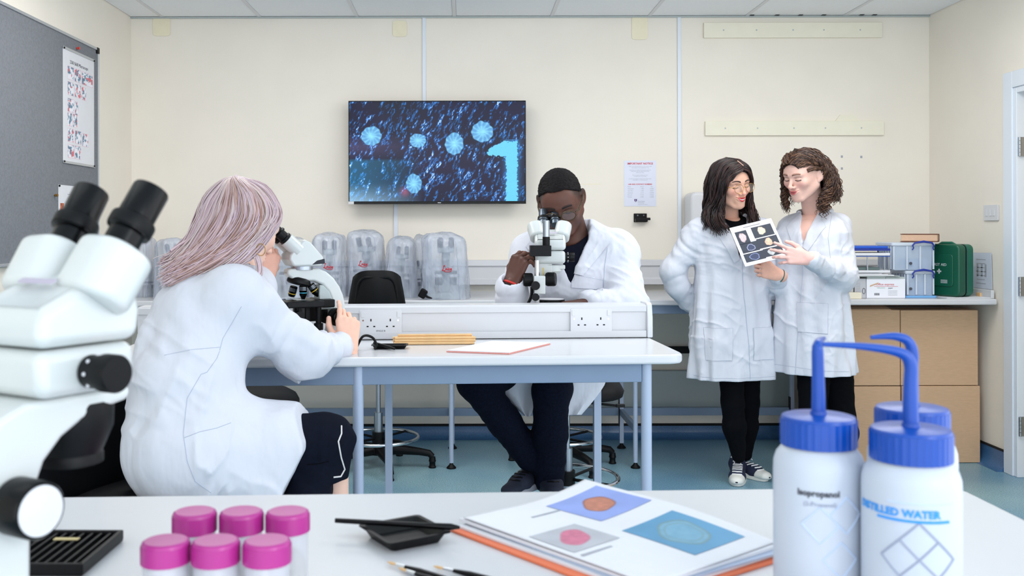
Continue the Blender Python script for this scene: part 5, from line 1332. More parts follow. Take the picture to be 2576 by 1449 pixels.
def features(hd, M, parent, brow, lash, smile=0, thick=.0016, arch=.006, eyes=True):
    """eyebrows and lash lines as fine strands lying on the face"""
    V = xf(M, hd[0]); t = bvh(V, hd[1]); dn = (M.to_3x3() @ Vector((0, 1, 0))).normalized(); mb = mat('brow_hair', brow, .8); ml = mat('lash', lash, .7)
    for s in (-1, 1):
        b = MB()
        for k, o in enumerate((-.0011, .0004, .0018)):
            pts = [M @ Vector((s*(.013+.0345*q), -.12, .0205+o*(1-q*.75)+arch*math.sin(PI*min(1, q*.78+.06))*1.0)) for q in np.linspace(0, 1, 7)]
            lay(b, pts, t, dn, .0002, thick*(.75 if k != 1 else 1), n=4, sides=5, start=.05)
        b.build('eyebrow', mb, parent)
        if eyes:
            b = MB(); pts = [M @ Vector((s*(.0175+.0285*q), -.12, -.0035-.0042*math.sin(PI*q)+.001*q)) for q in np.linspace(0, 1, 8)]
            lay(b, pts, t, dn, .0004, .0012, n=4, sides=5, start=.05)
            pts = [M @ Vector((s*(.0185+.027*q), -.12, .0085+.0022*math.sin(PI*q))) for q in np.linspace(0, 1, 7)]
            lay(b, pts, t, dn, -.0002, .0006, n=4, sides=5, start=.05)
            b.build('eyelashes', ml, parent)
# ---- hand: local X along the fingers, Z out of the back of the hand, thumb on +Y (right hand, palm down)
def hand(M, curls, skin, left=False, spread=.0, thumb=(.55, .3), forearm=.16, sc=1.0, nails=(232, 190, 184), rings=None, dark=None):
    s = SDF((-forearm, -.09, -.10), (.205, .09, .06), .0023)
    m = -1 if left else 1
    s.cone((-forearm+.03, 0, .0), (-.005, 0, 0), .032, .026, .01, flat=((0, 0, 1), .82))
    base = [(.088, .030), (.092, .010), (.088, -.011), (.079, -.030)]; ln = [.072, .080, .074, .058]; rad = [.0088, .009, .0086, .0076]
    tips = []
    for (bx_, by_), L_, r, cu, q in zip(base, ln, rad, curls, range(4)):
        s.cone((0, by_*.55*m, .0), (bx_, by_*m, .001), .0155, .0118, .012, flat=((0, 0, 1), .85))
        p = np.array((bx_, by_*m, .001)); yaw = (1.5-q)*spread*m+(1.5-q)*.02*m; a = 0
        for sg, c in zip((.46, .30, .24), cu):
            a += c; d = np.array((math.cos(a)*math.cos(yaw), math.cos(a)*math.sin(yaw), -math.sin(a))); e = p+d*L_*sg
            s.cone(p, e, r, r*.9, .004); s.ell(e, (r*.93,)*3, .003); p = e; r *= .9
        tips.append(p)
    a0, a1 = thumb; p = np.array((.022, .026*m, -.006)); d = np.array((math.cos(a0), math.sin(a0)*m, -.25)); d /= np.linalg.norm(d)
    s.cone((.01, .012*m, -.004), p+d*.036, .017, .0125, .012); p = p+d*.036
    d2 = np.array((math.cos(a0-a1), math.sin(a0-a1)*m, -.3)); d2 /= np.linalg.norm(d2)
    s.cone(p, p+d2*.030, .0112, .0098, .004); d3 = np.array((math.cos(a0-2*a1), math.sin(a0-2*a1)*m, -.35)); d3 /= np.linalg.norm(d3)
    s.cone(p+d2*.030, p+d2*.030+d3*.024, .0100, .0082, .004); tips.append(p+d2*.03+d3*.024)
    V, Fq = s.mesh(); V = relax(V, Fq, 1, .4)
    c = np.tile(L3(*skin), (len(V), 1)); c *= (.95+.1*fbm(V[:, 0]*70+5, V[:, 1]*70+V[:, 2]*60+9, 3, 2)[:, None])
    if dark is not None:
        pal = np.clip((-.004-V[:, 2])/.012, 0, 1)[:, None]; c = c*(1-pal*.6)+L3(*dark)*pal*.6
    for t in tips:
        w = np.exp(-(((V-t)**2).sum(1))/(.008**2))[:, None]*.55; c = c*(1-w)+L3(*nails)*w
    V = V*sc
    return xf(M, V), (Fq if not False else Fq), c

M_['skin'] = mat('skin', (255, 255, 255), .5, attr='Col', spec=.35, sss=.06)
M_['hair'] = mat('hair', (255, 255, 255), .42, attr='Col', spec=.5)
M_['short_hair'] = mat('short_hair', (255, 255, 255), .75, attr='Col', spec=.15)
M_['coat'] = mat('white_cotton', (213, 215, 224), .85, spec=.2, bump=.7, bscale=11, stretch=(1, 1, .5), bdist=.02)
M_['coat_seam'] = mat('cotton_seam', (184, 190, 206), .9)
M_['denim'] = mat('dark_denim', (9, 14, 30), .9, spec=.12, noise=.35, nscale=120, bump=.2, bscale=30)
M_['black_cloth'] = mat('black_cloth', (5, 6, 11), .9, spec=.12, noise=.15, nscale=60, bump=.3, bscale=26)
M_['navy_cloth'] = mat('navy_cloth', (12, 16, 30), .9, spec=.12, noise=.12, nscale=90, bump=.25, bscale=20)

def cr(pts, n):
    """Catmull-Rom through pts, n samples"""
    p = np.array(pts, float); p = np.vstack([2*p[0]-p[1], p, 2*p[-1]-p[-2]]); m = len(p)-3; t = np.linspace(0, m-1e-6, n); i = t.astype(int); f = (t-i)[:, None]
    a, b, c, d = p[i], p[i+1], p[i+2], p[i+3]
    return .5*((2*b)+(-a+c)*f+(2*a-5*b+4*c-d)*f**2+(-a+3*b-3*c+d)*f**3)
def strands(guides, n, npt, rad, cols, rng, jit=.006, wave=0, wf=10, curl=0, cf=30, sides=5, M=None, tip=.35, grow=1.0, clump=0, var=.2):
    """guides: ordered list of polylines ; returns V, F, C of n tubes blended between neighbouring guides"""
    G = [cr(g, npt) for g in guides]; Vs, Fs, Cs = [], [], []; off = 0
    ang = np.arange(sides)*2*PI/sides; ca, sa = np.cos(ang), np.sin(ang)
    cols = [L3(*c) for c in cols]
    for k in range(n):
        t = rng.random()*(len(G)-1-1e-6); i = int(t); f = t-i; p = G[i]*(1-f)+G[i+1]*f
        u = np.linspace(0, 1, npt)
        p = p+rng.normal(0, jit, 3)*(.35+.65*u[:, None])+rng.normal(0, jit*.8, 3)*(u[:, None]**2)*grow
        le = rng.uniform(.86, 1.0); p = p[:max(4, int(npt*le))]; u = u[:len(p)]; q = len(p)
        T = np.gradient(p, axis=0); T /= np.linalg.norm(T, axis=1)[:, None]+1e-9
        up = np.array((.3, -.5, .8)); A = np.cross(T, up); A /= np.linalg.norm(A, axis=1)[:, None]+1e-9; B = np.cross(T, A)
        ph = (math.sin(int(t*clump)*12.9898+7.1)*43758.5453 % 1)*6.28+rng.normal(0, .45) if clump else rng.random()*6.28
        if wave: p = p+A*(wave*np.sin(u*wf+ph)*u)[:, None]+B*(wave*.6*np.sin(u*wf*.8+ph*2)*u)[:, None]
        if curl:
            w = curl*np.clip(u*2.2-.15, 0.12, 1)*rng.uniform(.7, 1.25); c_ = cf*rng.uniform(.85, 1.2)
            p = p+A*(w*np.cos(u*c_+ph))[:, None]+B*(w*np.sin(u*c_+ph))[:, None]
        T = np.gradient(p, axis=0); T /= np.linalg.norm(T, axis=1)[:, None]+1e-9
        A = np.cross(T, up); A /= np.linalg.norm(A, axis=1)[:, None]+1e-9; B = np.cross(T, A)
        r = rad*rng.uniform(.7, 1.25)*np.where(u < .8, 1, 1-(u-.8)/.2*(1-tip))*np.clip(u*12+.5, 0, 1)
        ring = p[:, None, :]+(A[:, None, :]*ca[None, :, None]+B[:, None, :]*sa[None, :, None])*r[:, None, None]
        Vs.append(ring.reshape(-1, 3)); a = np.arange(q-1)[:, None]*sides; b = np.arange(sides)[None]; b2 = (b+1) % sides
        Fs.append(np.stack([a+b, a+b2, a+sides+b2, a+sides+b], -1).reshape(-1, 4)+off); off += q*sides
        c = cols[rng.integers(len(cols))]*rng.uniform(1-var, 1+var); Cs.append(np.tile(c, (q*sides, 1)))
    V = np.concatenate(Vs)
    return (xf(M, V) if M is not None else V), np.concatenate(Fs), np.concatenate(Cs)
def hair_cap(off, cut, M, col, h=.0034, bump=0, extra=None, rng=None):
    """shell over the skull; cut(x, y, z) > 0 where hair grows"""
    s = SDF((-.115, -.125, -.15), (.115, .145, .145), h)
    s.ell((0, .018, .028), (.0745+off, .0925+off, .085+off), .01)
    s.ell((0, -.05, .035), (.055+off, .042+off*.7, .045+off), .03)
    if extra: extra(s)
    s.put(lambda X, Y, Z: -cut(X, Y, Z)+0*(X+Y+Z), (-.11, -.12, -.15), (.11, .14, .14), .006, 'i')
    V, Fq = s.mesh(); V = relax(V, Fq, 1)
    if bump:
        N = vnormals(V, Fq); V = V+N*(bump*(fbm(V[:, 0]*300, V[:, 1]*300+V[:, 2]*260, 2, 7)-.5))[:, None]
    c = np.tile(L3(*col), (len(V), 1))*(.8+.4*fbm(V[:, 0]*120, V[:, 1]*30+V[:, 2]*30, 2, 3)[:, None])
    return xf(M, V), Fq, c
def person(label, loc): return thing('person', label, 'person', loc)
def put_mesh(name, parts, m, parent):
    V, Fq, c = joinm(parts); return link_mesh(name, np_mesh(name, V, Fq, c), m, parent)
def loft(zs, rx, ry, cx=None, cy=None, e=2.3, folds=0, nf=9, seed=0, zf=None):
    zs = np.array(zs); cx = np.zeros(len(zs)) if cx is None else np.array(cx); cy = np.zeros(len(zs)) if cy is None else np.array(cy)
    def fn(X, Y, Z):
        z = Z[0, 0]; a, b, c, d = (np.interp(z, zs, q) for q in (rx, ry, cx, cy))
        x = (X-c); y = (Y-d); u, v = np.abs(x/a), np.abs(y/b)
        r = (u**e+v**e)**(1/e); D = (r-1)*np.minimum(a, b)
        if folds:
            th = np.arctan2(y/b, x/a); am = folds*np.interp(z, zf[0], zf[1])
            D = D-am*(.6*np.sin(nf*th+seed+1.5*np.sin(z*5))+.5*np.sin((nf*2-3)*th+2*seed+z*4)+2.2*(fbm(th*3.1+7+0*z, z*3+0*th, 2, seed)-.5))
        return np.maximum(D, np.maximum(zs[0]-Z, Z-zs[-1]))
    return fn, (float((cx-rx).min()), float((cy-ry).min()), float(zs[0])), (float((cx+rx).max()), float((cy+ry).max()), float(zs[-1]))
def lay(b, pts2, tree, dirv, off, r, close=False, start=.6, n=10, sides=6):
    """a cord laid on a surface: pts2 = 3-D points, projected along dirv onto the surface"""
    q = []
    P2 = [Vector(p) for p in pts2]; CAM = Vector((0, 0, H))
    if close: P2.append(P2[0])
    for a in range(len(P2)-1):
        for t in np.linspace(0, 1, n, endpoint=(a == len(P2)-2)):
            w = P2[a].lerp(P2[a+1], t); d = (w-CAM).normalized() if dirv is None else Vector(dirv).normalized(); h_ = tree.ray_cast(w-d*start, d)
            if h_[0] is not None: q.append(h_[0]-d*off)
    if len(q) > 1: b.tube(q, r, sides)
    return b
def patch(poly, tree, dirv, off, th, nu=14, nv=14, start=.6, fill=True):
    """a cloth panel (quad poly of four 3-D points) laid on a surface"""
    A_, B_, C2, D_ = [Vector(p) for p in poly]; vs = []; ok = []; d = (A_+C2)/2-Vector((0, 0, H)) if dirv is None else Vector(dirv); d.normalize()
    for j in range(nv):
        for i in range(nu):
            u, v = i/(nu-1), j/(nv-1); w = A_.lerp(B_, u).lerp(D_.lerp(C2, u), v); dd = d if dirv is not None else (w-Vector((0, 0, H))).normalized(); h_ = tree.ray_cast(w-dd*start, dd)
            ok.append(h_[0] is not None); vs.append((h_[0] if h_[0] is not None else w)-d*(off))
    if fill:
        for j in range(nv):
            pd = None
            for i in range(nu-1, -1, -1):
                if ok[j*nu+i]:
                    q_ = vs[j*nu+i].dot(d)
                    if pd is not None and q_-pd > .022: ok[j*nu+i] = False
                    else: pd = q_
            row = [i for i in range(nu) if ok[j*nu+i]]
            for i in range(nu):
                if not ok[j*nu+i] and len(row) > nu*.4:
                    b_ = min(row, key=lambda q: abs(q-i)); v = vs[j*nu+i]; vs[j*nu+i] = v+d*((vs[j*nu+b_]-v).dot(d)); ok[j*nu+i] = True
    n = nu*nv; f = []; top = [v for v in vs]; bot = [v+d*th for v in vs]
    for j in range(nv-1):
        for i in range(nu-1):
            a = j*nu+i
            if ok[a] and ok[a+1] and ok[a+nu] and ok[a+nu+1]: f += [(a, a+1, a+nu+1, a+nu), (n+a, n+a+nu, n+a+nu+1, n+a+1)]
    for a, b_ in [(i, i+1) for i in range(nu-1)]+[((nv-1)*nu+i+1, (nv-1)*nu+i) for i in range(nu-1)]+[((j+1)*nu, j*nu) for j in range(nv-1)]+[(j*nu+nu-1, (j+1)*nu+nu-1) for j in range(nv-1)]:
        if ok[a] and ok[b_]: f.append((a, n+a, n+b_, b_))
    return MB().add(top+bot, f)
def Lw(M): I = M.inverted(); return lambda px, py, d: I @ P(px, py, d)
def V2(*p): return [tuple(q) for q in p]
_hand = hand
def hand(*a, **k): k.setdefault('forearm', .05); return _hand(*a, **k)
def headM(px, py, d, yaw, pitch, roll, sc):
    r = math.radians
    return Matrix.Translation(P(px, py, d)) @ Matrix.Rotation(r(roll), 4, 'Y') @ Matrix.Rotation(r(yaw), 4, 'Z') @ Matrix.Rotation(r(pitch), 4, 'X') @ Matrix.Scale(sc, 4)
def coarse(prims, skin, M=None, h=.012):
    pts = np.array([p for a in prims for p in (a[0], a[1])]); s = SDF(pts.min(0)-.16, pts.max(0)+.16, h)
    for a, b, r1, r2 in prims: s.cone(a, b, r1, r2, .03)
    V, Fq = s.mesh()
    return (xf(M, V) if M is not None else V), Fq, np.tile(L3(*skin), (len(V), 1))
def solid(s, M=None, it=1):
    V, Fq = s.mesh(); V = relax(V, Fq, it)
    return (xf(M, V) if M is not None else V), Fq
def plain(name, V, Fq, m, parent): return link_mesh(name, np_mesh(name, V, Fq), m, parent)
def glasses(M, parent, rx, rz, m, r=.0011, lens=(235, 225, 235), tint=.12, top=False, y=-.112, z=-.006, dx=.032):
    g = MB()
    for s in (-1, 1):
        ring = [M @ Vector((s*(dx+rx*math.cos(2*PI*k/28)), y+.10*abs(dx+rx*math.cos(2*PI*k/28)-.01)**1.5, z+rz*math.sin(2*PI*k/28))) for k in range(28)]
        rr = r if not top else r
        g.tube(ring, r, 6, closed=True)
        g.tube([M @ Vector(p) for p in ((s*(dx+rx-.0005), y+.012, z+.006), (s*.071, y+.022, z+.008), (s*.0835, -.03, z+.008), (s*.0845, .012, z+.012), (s*.083, .024, z-.004))], [r*1.2, r*1.6, r*1.3, r*1.3, r], 6)
    g.tube([M @ Vector(p) for p in ((-.0105, y+.002, z+.004), (0, y-.003, z+.007), (.0105, y+.002, z+.004))], r, 6)
    o = g.build('glasses', m, parent)
    ml = mat('spectacle_lens', lens, .05, alpha=tint, spec=.6)
    for s in (-1, 1):
        b = MB(); n = 24; v = [M @ Vector((s*dx, y+.003, z))]+[M @ Vector((s*(dx+rx*math.cos(2*PI*k/n)), y+.10*abs(dx+rx*math.cos(2*PI*k/n)-.01)**1.5+.0004, z+rz*math.sin(2*PI*k/n))) for k in range(n)]
        b.add(v, [(0, 1+k, 1+(k+1) % n) for k in range(n)]).build('lens', ml, o, fix=False)
    return o
def shoe(M, parent, up, solem, lace=None, cap=None, high=.085, L=.26, w=.046):
    s = SDF((-.07, -.22, -.01), (.07, .09, .16), .004)
    s.cone((0, .03, .055), (0, .02, high+.02), w*.78, w*.75, .02)
    s.cone((0, .035, .042), (0, -.10, .035), w*.80, w*.80, .03, flat=((0, 0, 1), .95)); s.cone((0, -.10, .030), (0, -L+.095, .024), w*.86, w*.70, .025, flat=((0, 0, 1), .72))
    s.put(lambda X, Y, Z: (.014-Z)+0*(X+Y), (-.1, -.3, -.1), (.1, .2, .2), 0, 'i')
    s.put(lambda X, Y, Z: (Z-high)+0*(X+Y), (-.1, -.3, -.1), (.1, .2, .2), 0, 'i')
    V, Fq = solid(s, M); o = plain('shoe', V, Fq, up, parent)
    out = []
    for k in range(40):
        a = 2*PI*k/40; x, y = math.sin(a), math.cos(a)
        yy = -.062+(.105 if y > 0 else .118)*np.sign(y)*abs(y)**.8*(L/.26); ww = w*(.80+.16*math.sin((yy+.2)*9)); out.append((ww*np.sign(x)*abs(x)**.75, yy))
    MB().prism(out[::-1], .026, M).build('sole', solem, o, bevel=.004)
    if cap:
        cpt = SDF((-.06, -.2, .01), (.06, -.1, .08), .004); cpt.cone((0, -.125, .028), (0, -L+.094, .026), w*.9, w*.745, .02, flat=((0, 0, 1), .72))
        cpt.put(lambda X, Y, Z: np.maximum(.014-Z, Y+.128+0*Z)+0*X, (-.1, -.3, -.1), (.1, .2, .2), 0, 'i')
        V, Fq = solid(cpt, M); plain('toe_cap', V, Fq, cap, o)
    if lace:
        t = bvh(*solid(s, M)); dn = -(M.to_3x3() @ Vector((0, -.25, 1))).normalized()
        dn = (M.to_3x3() @ Vector((0, .8, -.6))).normalized()
        for k in range(7):
            z = .050+.010*k; y = -.135+.0165*k
            lay(MB(), [M @ Vector((-.023, y, z)), M @ Vector((0, y-.004, z-.002)), M @ Vector((.023, y, z))], t, dn, .0015, .0034, n=6, start=.2).build('lace', lace, o)
        b = MB()
        for sx in (-1, 1):
            b.tube([M @ Vector(p) for p in ((0, -.01, high+.006), (sx*.022, -.028, high+.014), (sx*.034, -.03, high-.004), (sx*.016, -.03, high-.006), (0, -.012, high+.002))], .0026, 6)
            b.tube([M @ Vector(p) for p in ((0, -.012, high+.004), (sx*.012, -.04, high-.016), (sx*.018, -.062, high-.03))], .0024, 6)
        b.build('lace', lace, o)
    return o
WH = mat('off_white_rubber', (228, 228, 222), .6); LACE = mat('white_laces', (240, 240, 240), .8); NAVY = mat('navy_canvas', (26, 34, 62), .85, noise=.15, nscale=160)
GOLD = mat('gold_wire', (196, 150, 90), .25, metal=.9)

# ================================================================ woman with dark hair and round glasses
A0 = Vector((1.35, 5.0, 0)); MA = Matrix.Translation(A0) @ Matrix.Rotation(math.radians(8), 4, 'Z'); la = Lw(MA)
pa = person('dark-haired woman in white lab coat with round glasses, looking at a picture sheet', A0)
SK_A = (228, 176, 152)
HA = headM(1838, 464, 4.92, 20, 13, -7, 1.03)
nA = HA.inverted() @ (MA @ Vector((.0, .03, 1.33)))
hd = head(nA, SK_A, (206, 44, 54), (40, 26, 26), smile=1.0, teeth=True, jaw=.98, nose=.98, lash=(24, 14, 14), blush=(232, 150, 136))
hdA = hd
LHs, LHe, LHw = Vector((.165, .01, 1.285)), Vector((.245, -.01, .985)), la(1957, 693, 4.80)
Mh = frameM(MA @ LHw, (-.82, -.25, .28), (-.25, -.86, .2))
hA = hand(Mh, [(.9, 1.2, .8)]*4, (236, 182, 160), left=True, thumb=(.5, .5), sc=.98)
core = coarse([((0, .02, .95), (0, .02, 1.25), .10, .11), ((-.12, .02, 1.27), (.12, .02, 1.27), .05, .05), (tuple(LHs), tuple(LHe), .035, .03), (tuple(LHe), tuple(LHw), .03, .022), ((-.07, .02, .9), (-.05, .02, .68), .06, .05), ((.07, .02, .9), (.05, .02, .68), .06, .05), ((-.165, .02, 1.28), (-.285, .05, 1.06), .035, .03)], SK_A, MA)
put_mesh('body', [core, (xf(HA, hd[0]), hd[1], hd[2]), hA], M_['skin'], pa)
s = SDF((-.17, -.14, 1.02), (.17, .15, 1.38), .006)
s.ell((0, .005, 1.2), (.165, .108, .17), .02); s.cone((-.11, .02, 1.275), (.11, .02, 1.275), .055, .055, .03)
s.cone((0, .03, 1.30), (0, .005, 1.40), .047, .047, .01, 's'); s.ell((0, -.05, 1.365), (.055, .08, .036), .015, 's')
V, Fq = solid(s, MA); plain('black_top', V, Fq, M_['black_cloth'], pa)
def seed_i(s): return int(s*10)
def coat_standing(zs, rx, ry, cx, cy, arms, M, vz, vw, neckc, seed, box, open_hem=.02, foldamp=.010, zf=None, nf=8, slope=0):
    s = SDF(box[0], box[1], .0052)
    fn, lo, hi = loft(zs, rx, ry, cx, cy, 2.35, foldamp, nf, seed, zf or ((zs[0], zs[0]+.35, zs[0]+.55, 1.3), (1., .7, .45, .2)))
    s.put(fn, lo, hi, .01)
    for pts, rs in arms: s.chain(pts, rs, .035, fold=.0075, ff=17)
    # hollow under the hem
    fi, lo2, hi2 = loft([zs[0]-.02, zs[0]+.28], [rx[0]-.010, rx[1]-.03], [ry[0]-.010, ry[1]-.03], None if cx is None else [cx[0], cx[1]], None if cy is None else [cy[0], cy[1]], 2.35, foldamp, nf, seed, ((zs[0], zs[0]+.35), (1., .7)))
    s.put(fi, lo2, hi2, .004, 's')
    # neck opening
    s.cone(tuple(neckc), tuple(Vector(neckc)+Vector((0, -.02, .2))), .062, .085, .01, 's')
    z0, z1 = vz
    s.put(lambda X, Y, Z: np.maximum(np.maximum(np.abs(X-neckc[0])-vw*np.clip((Z-z0)/(z1-z0), -.2, 1.2), Y-neckc[1]+.02), z0-Z), (neckc[0]-vw*1.3, box[0][1], z0), (neckc[0]+vw*1.3, neckc[1], z1+.05), .006, 's')
    V, Fq = solid(s); V = crease(V, Fq, 13, 5, 1.1, .007, seed_i(seed), z0=zs[0]); V = crease(V, Fq, 15, 6, -.7, .006, seed_i(seed)+3, z0=zs[0]); return xf(M, V), Fq
VA, FA = coat_standing([.535, .72, .9, 1.06, 1.18, 1.26, 1.315, 1.345, 1.365], [.218, .210, .196, .182, .188, .188, .160, .118, .075], [.150, .150, .138, .124, .128, .112, .085, .068, .055], [0]*9, [0, 0, 0, .005, .005, .01, .015, .02, .02],
    [([(-.160, .015, 1.285), (-.292, .05, 1.075), (-.262, .07, 1.0), (-.165, .135, .90)], [.068, .058, .055, .05]), ([tuple(LHs), tuple(LHe), tuple(LHe.lerp(LHw, .88))], [.066, .056, .043])], MA, (1.135, 1.36), .075, (.0, .025, 1.30), 1.3, ((-.40, -.34, .50), (.36, .26, 1.42)))
coat = plain('lab_coat', VA, FA, M_['coat'], pa); tA = bvh(VA, FA)
vA = MA.to_3x3() @ Vector((0, 1, 0)); lw = lambda x, z: MA @ Vector((x, -.2, z))
for sx in (-1, 1):
    patch([lw(sx*.066, 1.352), lw(sx*.118, 1.275), lw(sx*.035, 1.12), lw(sx*.004, 1.14)], tA, vA, .0045, .004, 12, 16).build('lapel', M_['coat'], coat)
    patch([lw(sx*.05+.005-(.09 if sx < 0 else 0)*0, .80), lw(sx*.175, .80), lw(sx*.172, .64), lw(sx*.055, .64)], tA, vA, .0028, .0025, 12, 12, fill=False).build('pocket', M_['coat'], coat)
    lay(MB(), [lw(sx*.05, .80), lw(sx*.175, .80), lw(sx*.172, .64), lw(sx*.055, .64)], tA, vA, .0030, .0007, True).build('pocket_seam', M_['coat_seam'], coat)
lay(MB(), [lw(.008, 1.13), lw(.012, .95), lw(.028, .72), lw(.04, .545)], tA, vA, .0006, .0016, n=16).build('front_edge', M_['coat_seam'], coat)
lay(MB(), [lw(-.21, .556), lw(-.1, .553), lw(0, .553), lw(.1, .553), lw(.21, .556)], tA, vA, .0005, .0009, n=16).build('hem_seam', M_['coat_seam'], coat)
MB().tube([MA @ Vector((.082*math.sin(a), .022-.075*math.cos(a), 1.352+.02*(1-math.cos(a))*.5)) for a in np.linspace(.95, 2*PI-.95, 18)], .011, 8).build('collar', M_['coat'], coat)
# hair
rng = np.random.default_rng(5)
def cutA(X, Y, Z):
    e = ((X-.004)/.061)**2+((Z+.032)/.100)**2
    return np.minimum(np.maximum((e-1)*.04, Y-.012), Z+.10)
cap = hair_cap(.0055, cutA, HA, (34, 20, 19))
CA = [(30, 16, 16), (48, 24, 22), (20, 12, 13), (70, 36, 30), (36, 20, 18)]
def side_guides(s): return [
    [(.006, -.094, .080), (s*.034, -.094, .066), (s*.060, -.076, .03), (s*.074, -.054, -.03), (s*.080, -.050, -.09), (s*.088, -.066, -.15), (s*.070, -.10, -.225)],
    [(.008, -.075, .101), (s*.045, -.082, .080), (s*.072, -.060, .02), (s*.082, -.045, -.07), (s*.092, -.050, -.15), (s*.080, -.09, -.235)],
    [(.006, -.05, .113), (s*.052, -.055, .094), (s*.083, -.040, .02), (s*.090, -.022, -.08), (s*.112, -.035, -.16), (s*.108, -.075, -.25)],
    [(.004, -.01, .122), (s*.055, -.01, .1), (s*.090, -.002, .02), (s*.096, .008, -.08), (s*.122, .0, -.15), (s*.132, -.03, -.225)],
    [(.0, .04, .124), (s*.055, .05, .098), (s*.086, .058, .02), (s*.092, .06, -.08), (s*.110, .055, -.16), (s*.118, .03, -.215)],
    [(.0, .085, .1), (s*.04, .105, .07), (s*.058, .112, 0), (s*.06, .11, -.09), (s*.07, .1, -.17), (s*.06, .09, -.23)],
    [(.0, .105, .07), (s*.005, .118, .04), (s*.008, .122, -.03), (s*.01, .118, -.1), (s*.01, .11, -.17), (s*.01, .1, -.22)]]
hp = [cap]
for s_ in (-1, 1): hp.append(strands(side_guides(s_), 520, 28, .0019, CA, rng, jit=.0040, wave=.026, wf=12, M=HA, sides=4, clump=5))
put_mesh('hair', hp, M_['hair'], pa)
MB().tube([HA @ Vector(p) for p in ((.010, -.085, .0985), (.008, -.065, .1085), (.005, -.045, .1175))], .0022, 6).build('hair_parting', mat('scalp', (214, 170, 150), .6), pa)
glasses(HA, pa, .0245, .0215, GOLD, .0011, tint=.13, lens=(255, 236, 214))
features(hdA, HA, pa, (30, 20, 20), (22, 14, 14), arch=.0065)
# bracelet
MB().tube([Mh @ Vector((-.018, .030*math.cos(2*PI*k/20), .024*math.sin(2*PI*k/20))) for k in range(20)], .0035, 6, closed=True).build('bracelet', mat('beads', (60, 110, 110), .3, noise=.5, nscale=300), pa)
# leggings and shoes
s = SDF((-.2, -.25, .05), (.2, .25, .62), .0055)
Lg = lambda px, py, d: tuple(la(px, py, d))
s.chain([Lg(1838, 930, 4.97), Lg(1842, 1015, 4.95), Lg(1846, 1075, 4.96), Lg(1857, 1150, 4.98)], [.066, .056, .056, .035], .02, fold=.003, ff=20)
s.chain([Lg(1884, 930, 5.05), Lg(1884, 1015, 5.06), Lg(1882, 1075, 5.08), Lg(1874, 1145, 5.12)], [.060, .050, .048, .034], .02, fold=.003, ff=20)
V, Fq = solid(s, MA); plain('leggings', V, Fq, M_['black_cloth'], pa)
shoe(Matrix.Translation((P(1863, 1190, 5.03).x, 5.09, .0005)) @ Matrix.Rotation(-.30, 4, 'Z'), pa, NAVY, WH, LACE, WH, .115)
shoe(Matrix.Translation((P(1870, 1190, 5.12).x, 5.17, .0005)) @ Matrix.Rotation(.5, 4, 'Z'), pa, NAVY, WH, LACE, WH, .115)

# ================================================================ woman with curly hair
C0 = Vector((1.735, 4.92, 0)); MC = Matrix.Translation(C0) @ Matrix.Rotation(math.radians(-42), 4, 'Z'); lc = Lw(MC)
pc_ = person('curly brown-haired woman in white lab coat, pointing at the picture sheet', C0)
SK_C = (236, 190, 174)
HC = headM(2021, 442, 4.85, -56, 19, 3, 1.04)
nC = HC.inverted() @ (MC @ Vector((.0, .04, 1.335)))
hd = head(nC, SK_C, (204, 108, 110), (150, 104, 84), smile=.9, jaw=1.0, nose=1.0, lash=(70, 46, 44), blush=(232, 160, 152))
hdC = hd
cS, cE, cW = lc(2106, 572, 4.95), lc(2122, 700, 4.80), lc(2030, 652, 4.58)
MhC = frameM(MC @ cW, (-.97, -.03, .16), (-.12, -.97, .1))
hC = hand(MhC, [(.10, .12, .1), (.22, .3, .2), (.32, .45, .3), (.5, .6, .4)], (240, 190, 180), left=True, spread=.16, thumb=(.75, .3), sc=1.0)
core = coarse([((0, .02, .95), (0, .02, 1.25), .09, .10), ((-.12, .02, 1.28), (.12, .02, 1.28), .045, .045), (tuple(cS), tuple(cE), .035, .03), (tuple(cE), tuple(cW), .03, .022), ((0, .02, 1.25), (0, -.0, 1.26), .09, .09), ((-.07, .02, .9), (-.05, .02, .68), .06, .05), ((.07, .02, .9), (.05, .02, .68), .06, .05)], SK_C, MC)
s = SDF((-.16, -.13, 1.05), (.16, .14, 1.42), .006); s.ell((0, .005, 1.2), (.15, .092, .17), .02); s.cone((-.1, .025, 1.285), (.1, .025, 1.285), .052, .052, .03)
V, Fq = solid(s, MC); chest = (V, Fq, np.tile(L3(*SK_C), (len(V), 1)))
put_mesh('body', [core, chest, (xf(HC, hd[0]), hd[1], hd[2]), hC], M_['skin'], pc_)
rS, rE = lc(1992, 575, 5.02), lc(1976, 700, 4.99)
VC, FC = coat_standing([.575, .75, .92, 1.06, 1.18, 1.27, 1.325, 1.355, 1.378], [.212, .198, .178, .160, .172, .180, .152, .110, .078], [.170, .160, .142, .122, .124, .110, .085, .068, .058], [0]*9, [0, 0, 0, .005, .005, .01, .015, .025, .03],
    [([tuple(cS), tuple(cE), tuple(cE.lerp(cW, .90))], [.070, .062, .044]), ([tuple(rS), tuple(rE), tuple(rE+Vector((0, -.10, -.04)))], [.062, .056, .045])], MC, (1.20, 1.375), .042, (0, .035, 1.31), 2.1, ((-.34, -.36, .54), (.36, .30, 1.45)))
coat = plain('lab_coat', VC, FC, M_['coat'], pc_); tC = bvh(VC, FC)
vC = MC.to_3x3() @ Vector((0, 1, 0)); lw = lambda x, z: MC @ Vector((x, -.25, z))
for sx in (-1, 1):
    patch([lw(sx*.045, 1.372), lw(sx*.10, 1.30), lw(sx*.03, 1.18), lw(sx*.004, 1.20)], tC, vC, .0045, .004, 12, 16).build('lapel', M_['coat'], coat)
